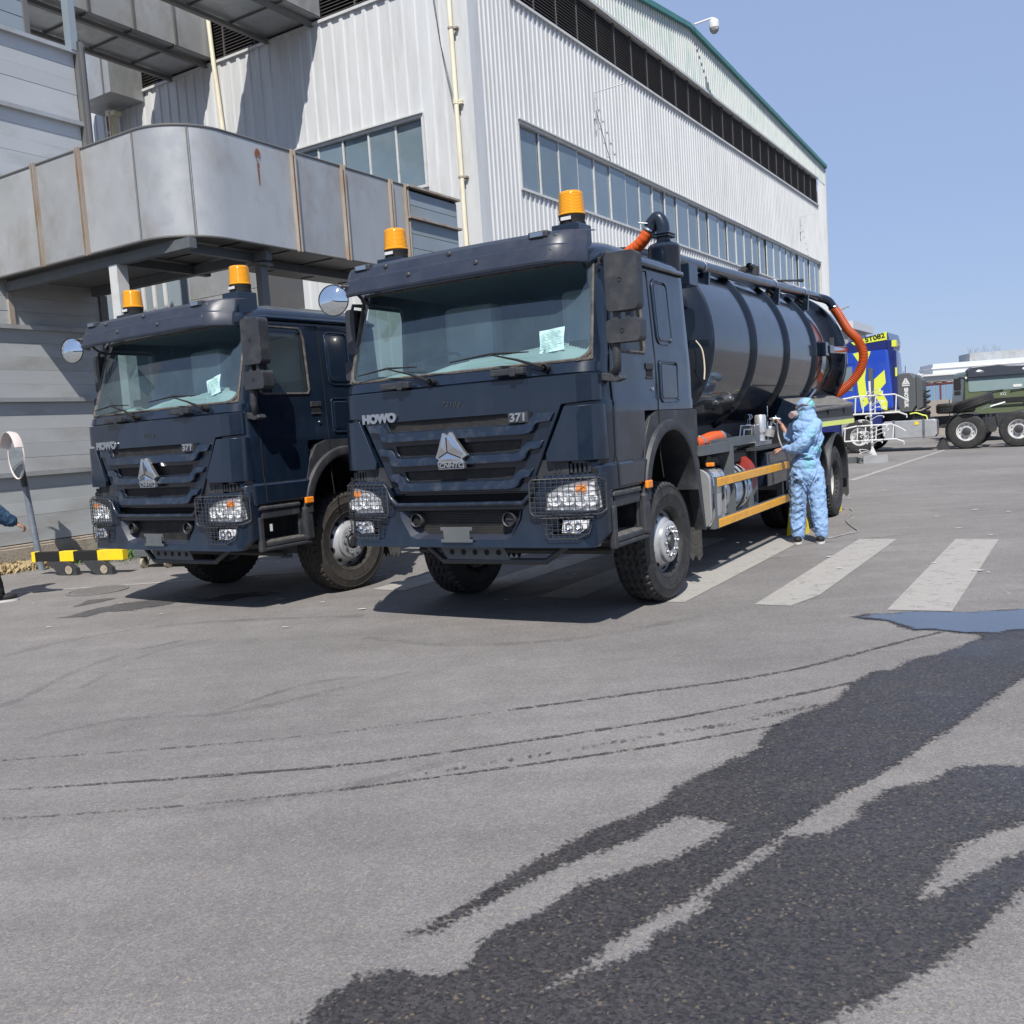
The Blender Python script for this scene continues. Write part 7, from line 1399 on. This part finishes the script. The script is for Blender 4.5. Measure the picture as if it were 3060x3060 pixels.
g = G(); g.prism([(-1.14, 2.5), (-.9, 2.55), (-.85, 2.48), (-1.1, 2.42)], 'xz', -.06, -.02); g.out('white_tape', 'white', D)
g = G(); g.box(-.3, 1.05, -.03, -.0, 1.45, 1.62); g.box(-.2, 1.0, -.04, 0, 1.30, 1.36); g.out('grille', 'black', D); g = G()
for a in (-.35, .45): g.tube([(a, -.05, 1.86), (a+.1, -.05, 1.90), (a+.55, -.05, 1.93)], .018, 5)
g.out('wiper', 'black', D)
g = G(); g.tube([(-1.1, -.0, 2.45), (-1.35, -.2, 2.48), (-1.42, -.2, 2.4)], .03, 6); g.prism(rrect(-1.54, -1.32, 2.0, 2.46, .05), 'xz', -.28, -.14); g.prism(rrect(-1.53, -1.33, 1.82, 1.98, .04), 'xz', -.28, -.14); g.out('mirror_set', 'black', D, bevel=.02)
g = G(); g.tube([(-1.15, -.04, 1.6), (-1.14, -.04, 2.4)], .02, 6); g.out('grab_rail', 'steel', D); g = G(); g.box(.55, .85, -.035, -.025, 2.0, 2.1); g.out('white_sticker', 'white', D); lettering('cab_letters', 'XG', .16, 'white', D, (.2, -.015, 1.76), (PI/2, 0, 0), .004)
g = G(); g.box(-1.15, 1.15, .2, 6, .5, .8); g.out('chassis_rail', 'steel', D)
for s_ in (-1, 1):
    w_ = sub('wheel', D, (s_*1.0, 1.0, .53)); g = G(); g.lathe([(.28, -.14), (.5, -.15), (.53, -.11), (.53, .11), (.5, .15), (.28, .14)], n=28); g.out('tyre', 'tyre', w_, smooth=35)
g = G(); g.prism([(.9, 1.45), (1.24, 1.9), (1.24, 1.2), (.95, 1.2)], 'xz', -.05, .0); g.out('corner_deflector', 'olive', D)
# ------------------------------------------------------------------ far background
ws = thing('far_workshop', 'far white building with a blue glass front beyond the trucks', 'building', (26.6, 60.5, 0), rad(-12))
g = G(); g.box(.1, 14, 0, 10, 0, 3.3); g.out('wall', 'farwhite', ws); g = G(); g.box(0, .35, -.3, 10, 0, 3.5); g.box(.3, 14, -.3, 10, 3.3, 3.42); g.out('frame', 'white', ws)
for k in range(20): g = G(); g.box(.5+.62*k, 1.08+.62*k, -.06, -.0, .6, 1.55); g.out('window', 'farblue', ws); g = G(); g.box(.5+.62*k, 1.08+.62*k, -.06, -.0, 1.62, 2.75); g.out('window', 'farblue', ws)
ws2 = thing('far_office', 'small far grey rooftop block above the white building', 'building', (31.5, 66, 0), rad(-12)); g = G(); g.box(-1.2, 6, 0, 4, 0, 4.3); g.out('wall', 'farwhite', ws2); g = G(); g.box(-1.3, 6.1, -.1, 4, 3.95, 4.05); g.out('band', 'white', ws2); g = G(); g.box(2, 12, 3, 6, 4.1, 5.0); g.out('roof_block', 'galv', ws2)
pg = thing('pergola_frame', 'maroon steel canopy frame in front of the far blue glass building', 'canopy', (22.3, 50, 0), rad(-12))
for x in (.0, .9, 1.8, 2.3): g = G(); g.box(x-.04, x+.04, -.04, .04, 0, 2.5+.04*x); g.out('post', 'maroon', pg)
g = G()
for y in (0, 1.5, 3): g.bar((-1.9, y, 2.55), (2.4, y, 2.55+.05), .06, .06)
for k in range(10): g.bar((-1.9+.45*k, 0, 2.6), (-1.9+.45*k, 3, 2.7), .04, .04)
g.out('beams', 'maroon', pg); g = G(); g.box(-1.9, 1.9, .2, 3, 2.72, 2.75); g.out('roof_sheet', 'conc', pg)
wl = thing('far_wall', 'plain concrete yard wall beyond the blue truck', 'wall', (20.3, 46, 0), rad(-12))
g = G(); g.box(-1.6, 1.4, 0, .2, 0, 1.72); g.box(1.42, 6.5, -.1, .2, 0, 1.70); g.out('wall_panel', 'fargrey', wl); g = G(); g.box(-1.7, .2, -.1, .3, 1.72, 1.80); g.out('coping', 'conc', wl); g = G(); g.sph((1.75, -.2, 1.35), (.25, .12, .22), 14, 8); g.out('round_tank', 'mask', wl, smooth=60)
sb_ = thing('grey_shed', 'small pale roofed shed peeking out past the end of the tanker', 'shed', Bw(2.6, 26, 0), BA); g = G(); g.box(-4, -.3, 0, 4, 0, 5.1); g.out('wall', 'galv', sb_); g = G(); g.box(-4.3, 0, -.3, 4.3, 5.1, 5.45); g.out('roof_slab', 'farwhite', sb_); g = G(); g.tube([(-.9, .5, 5.4), (-.9, .5, 6.0), (-.3, .4, 6.15)], .04, 6); g.out('lamp_arm', 'galv', sb_)
def bare_tree(x, y, h_, seed, lab):
    t = thing('bare_tree', lab, 'tree', (x, y, 0), 0, 'bare poplars on the far skyline'); r_ = random.Random(seed); g = G(); g.tube([(0, 0, 0), (.05, 0, h_*.6), (0, 0, h_)], [.07, .035, .008], 6); g.out('trunk', 'bark', t); g = G()
    for k in range(34): z = h_*r_.uniform(.3, .95); a = r_.random()*6.28; ln = (h_-z)*.28+.3; g.tube([(0, 0, z), (cos(a)*ln*.5, sin(a)*ln*.5, z+ln*.6), (cos(a)*ln*.7, sin(a)*ln*.7, z+ln*1.3)], [.014, .009, .005], 4)
    g.out('crown', 'bark', t)
for k, (px, hh) in enumerate(((1515, 1.0), (1555, .95), (1632, 1.15), (1672, .8), (1735, 1.2), (1790, .7))):
    X = 2400+px*.3416; d_ = 95; x = (X-1530)/F_PX*d_-d_*.0; bare_tree(x, d_, 5.3+1.5*hh, 30+k, 'thin bare poplar, number %d of the row above the green cab'.replace('number %d of', ('leftmost in', 'second in', 'third in', 'fourth in', 'fifth in', 'rightmost in')[k]))
# things standing behind the camera that the glossy paint and glass mirror
bh = thing('opposite_workshop', 'long low pale workshop across the yard, seen only in reflections', 'building', (-30, -48, 0), 0); g = G(); g.box(0, 70, -10, 0, 0, 5.5); g.out('wall', 'farwhite', bh); g = G(); g.box(-.3, 70.3, -10, .2, 5.5, 6.0); g.out('roof_edge', 'farblue', bh)
for k in range(16): g = G(); g.box(2+4.2*k, 4.8+4.2*k, .0, .06, 1.2, 3.6); g.out('window', 'black', bh)

zH = lambda x, y: (x*.7246, 1500+y*.7246)
for pts_, w_ in ((((0, 850), (130, 790), (300, 705), (520, 625), (760, 570)), .10), (((330, 770), (480, 690), (640, 620), (900, 560)), .07), (((930, 860), (1130, 790), (1300, 745), (1500, 720)), .07), (((0, 640), (350, 560), (800, 500), (1500, 470)), .16), (((100, 980), (500, 900), (1000, 860), (1700, 700)), .09), (((1500, 560), (1900, 590), (2400, 560), (2900, 470)), .14), (((2000, 420), (2600, 300), (3200, 230), (3900, 200)), .16), (((2300, 330), (3000, 210), (3800, 130)), .14), (((600, 1290), (1300, 1200), (1900, 1060)), .10)):
    q_ = [gp(*zH(*p)) for p in pts_]; ribbon('rubber_scuff', [(p.x, p.y) for p in q_], w_, 'scuff', z=.0025)
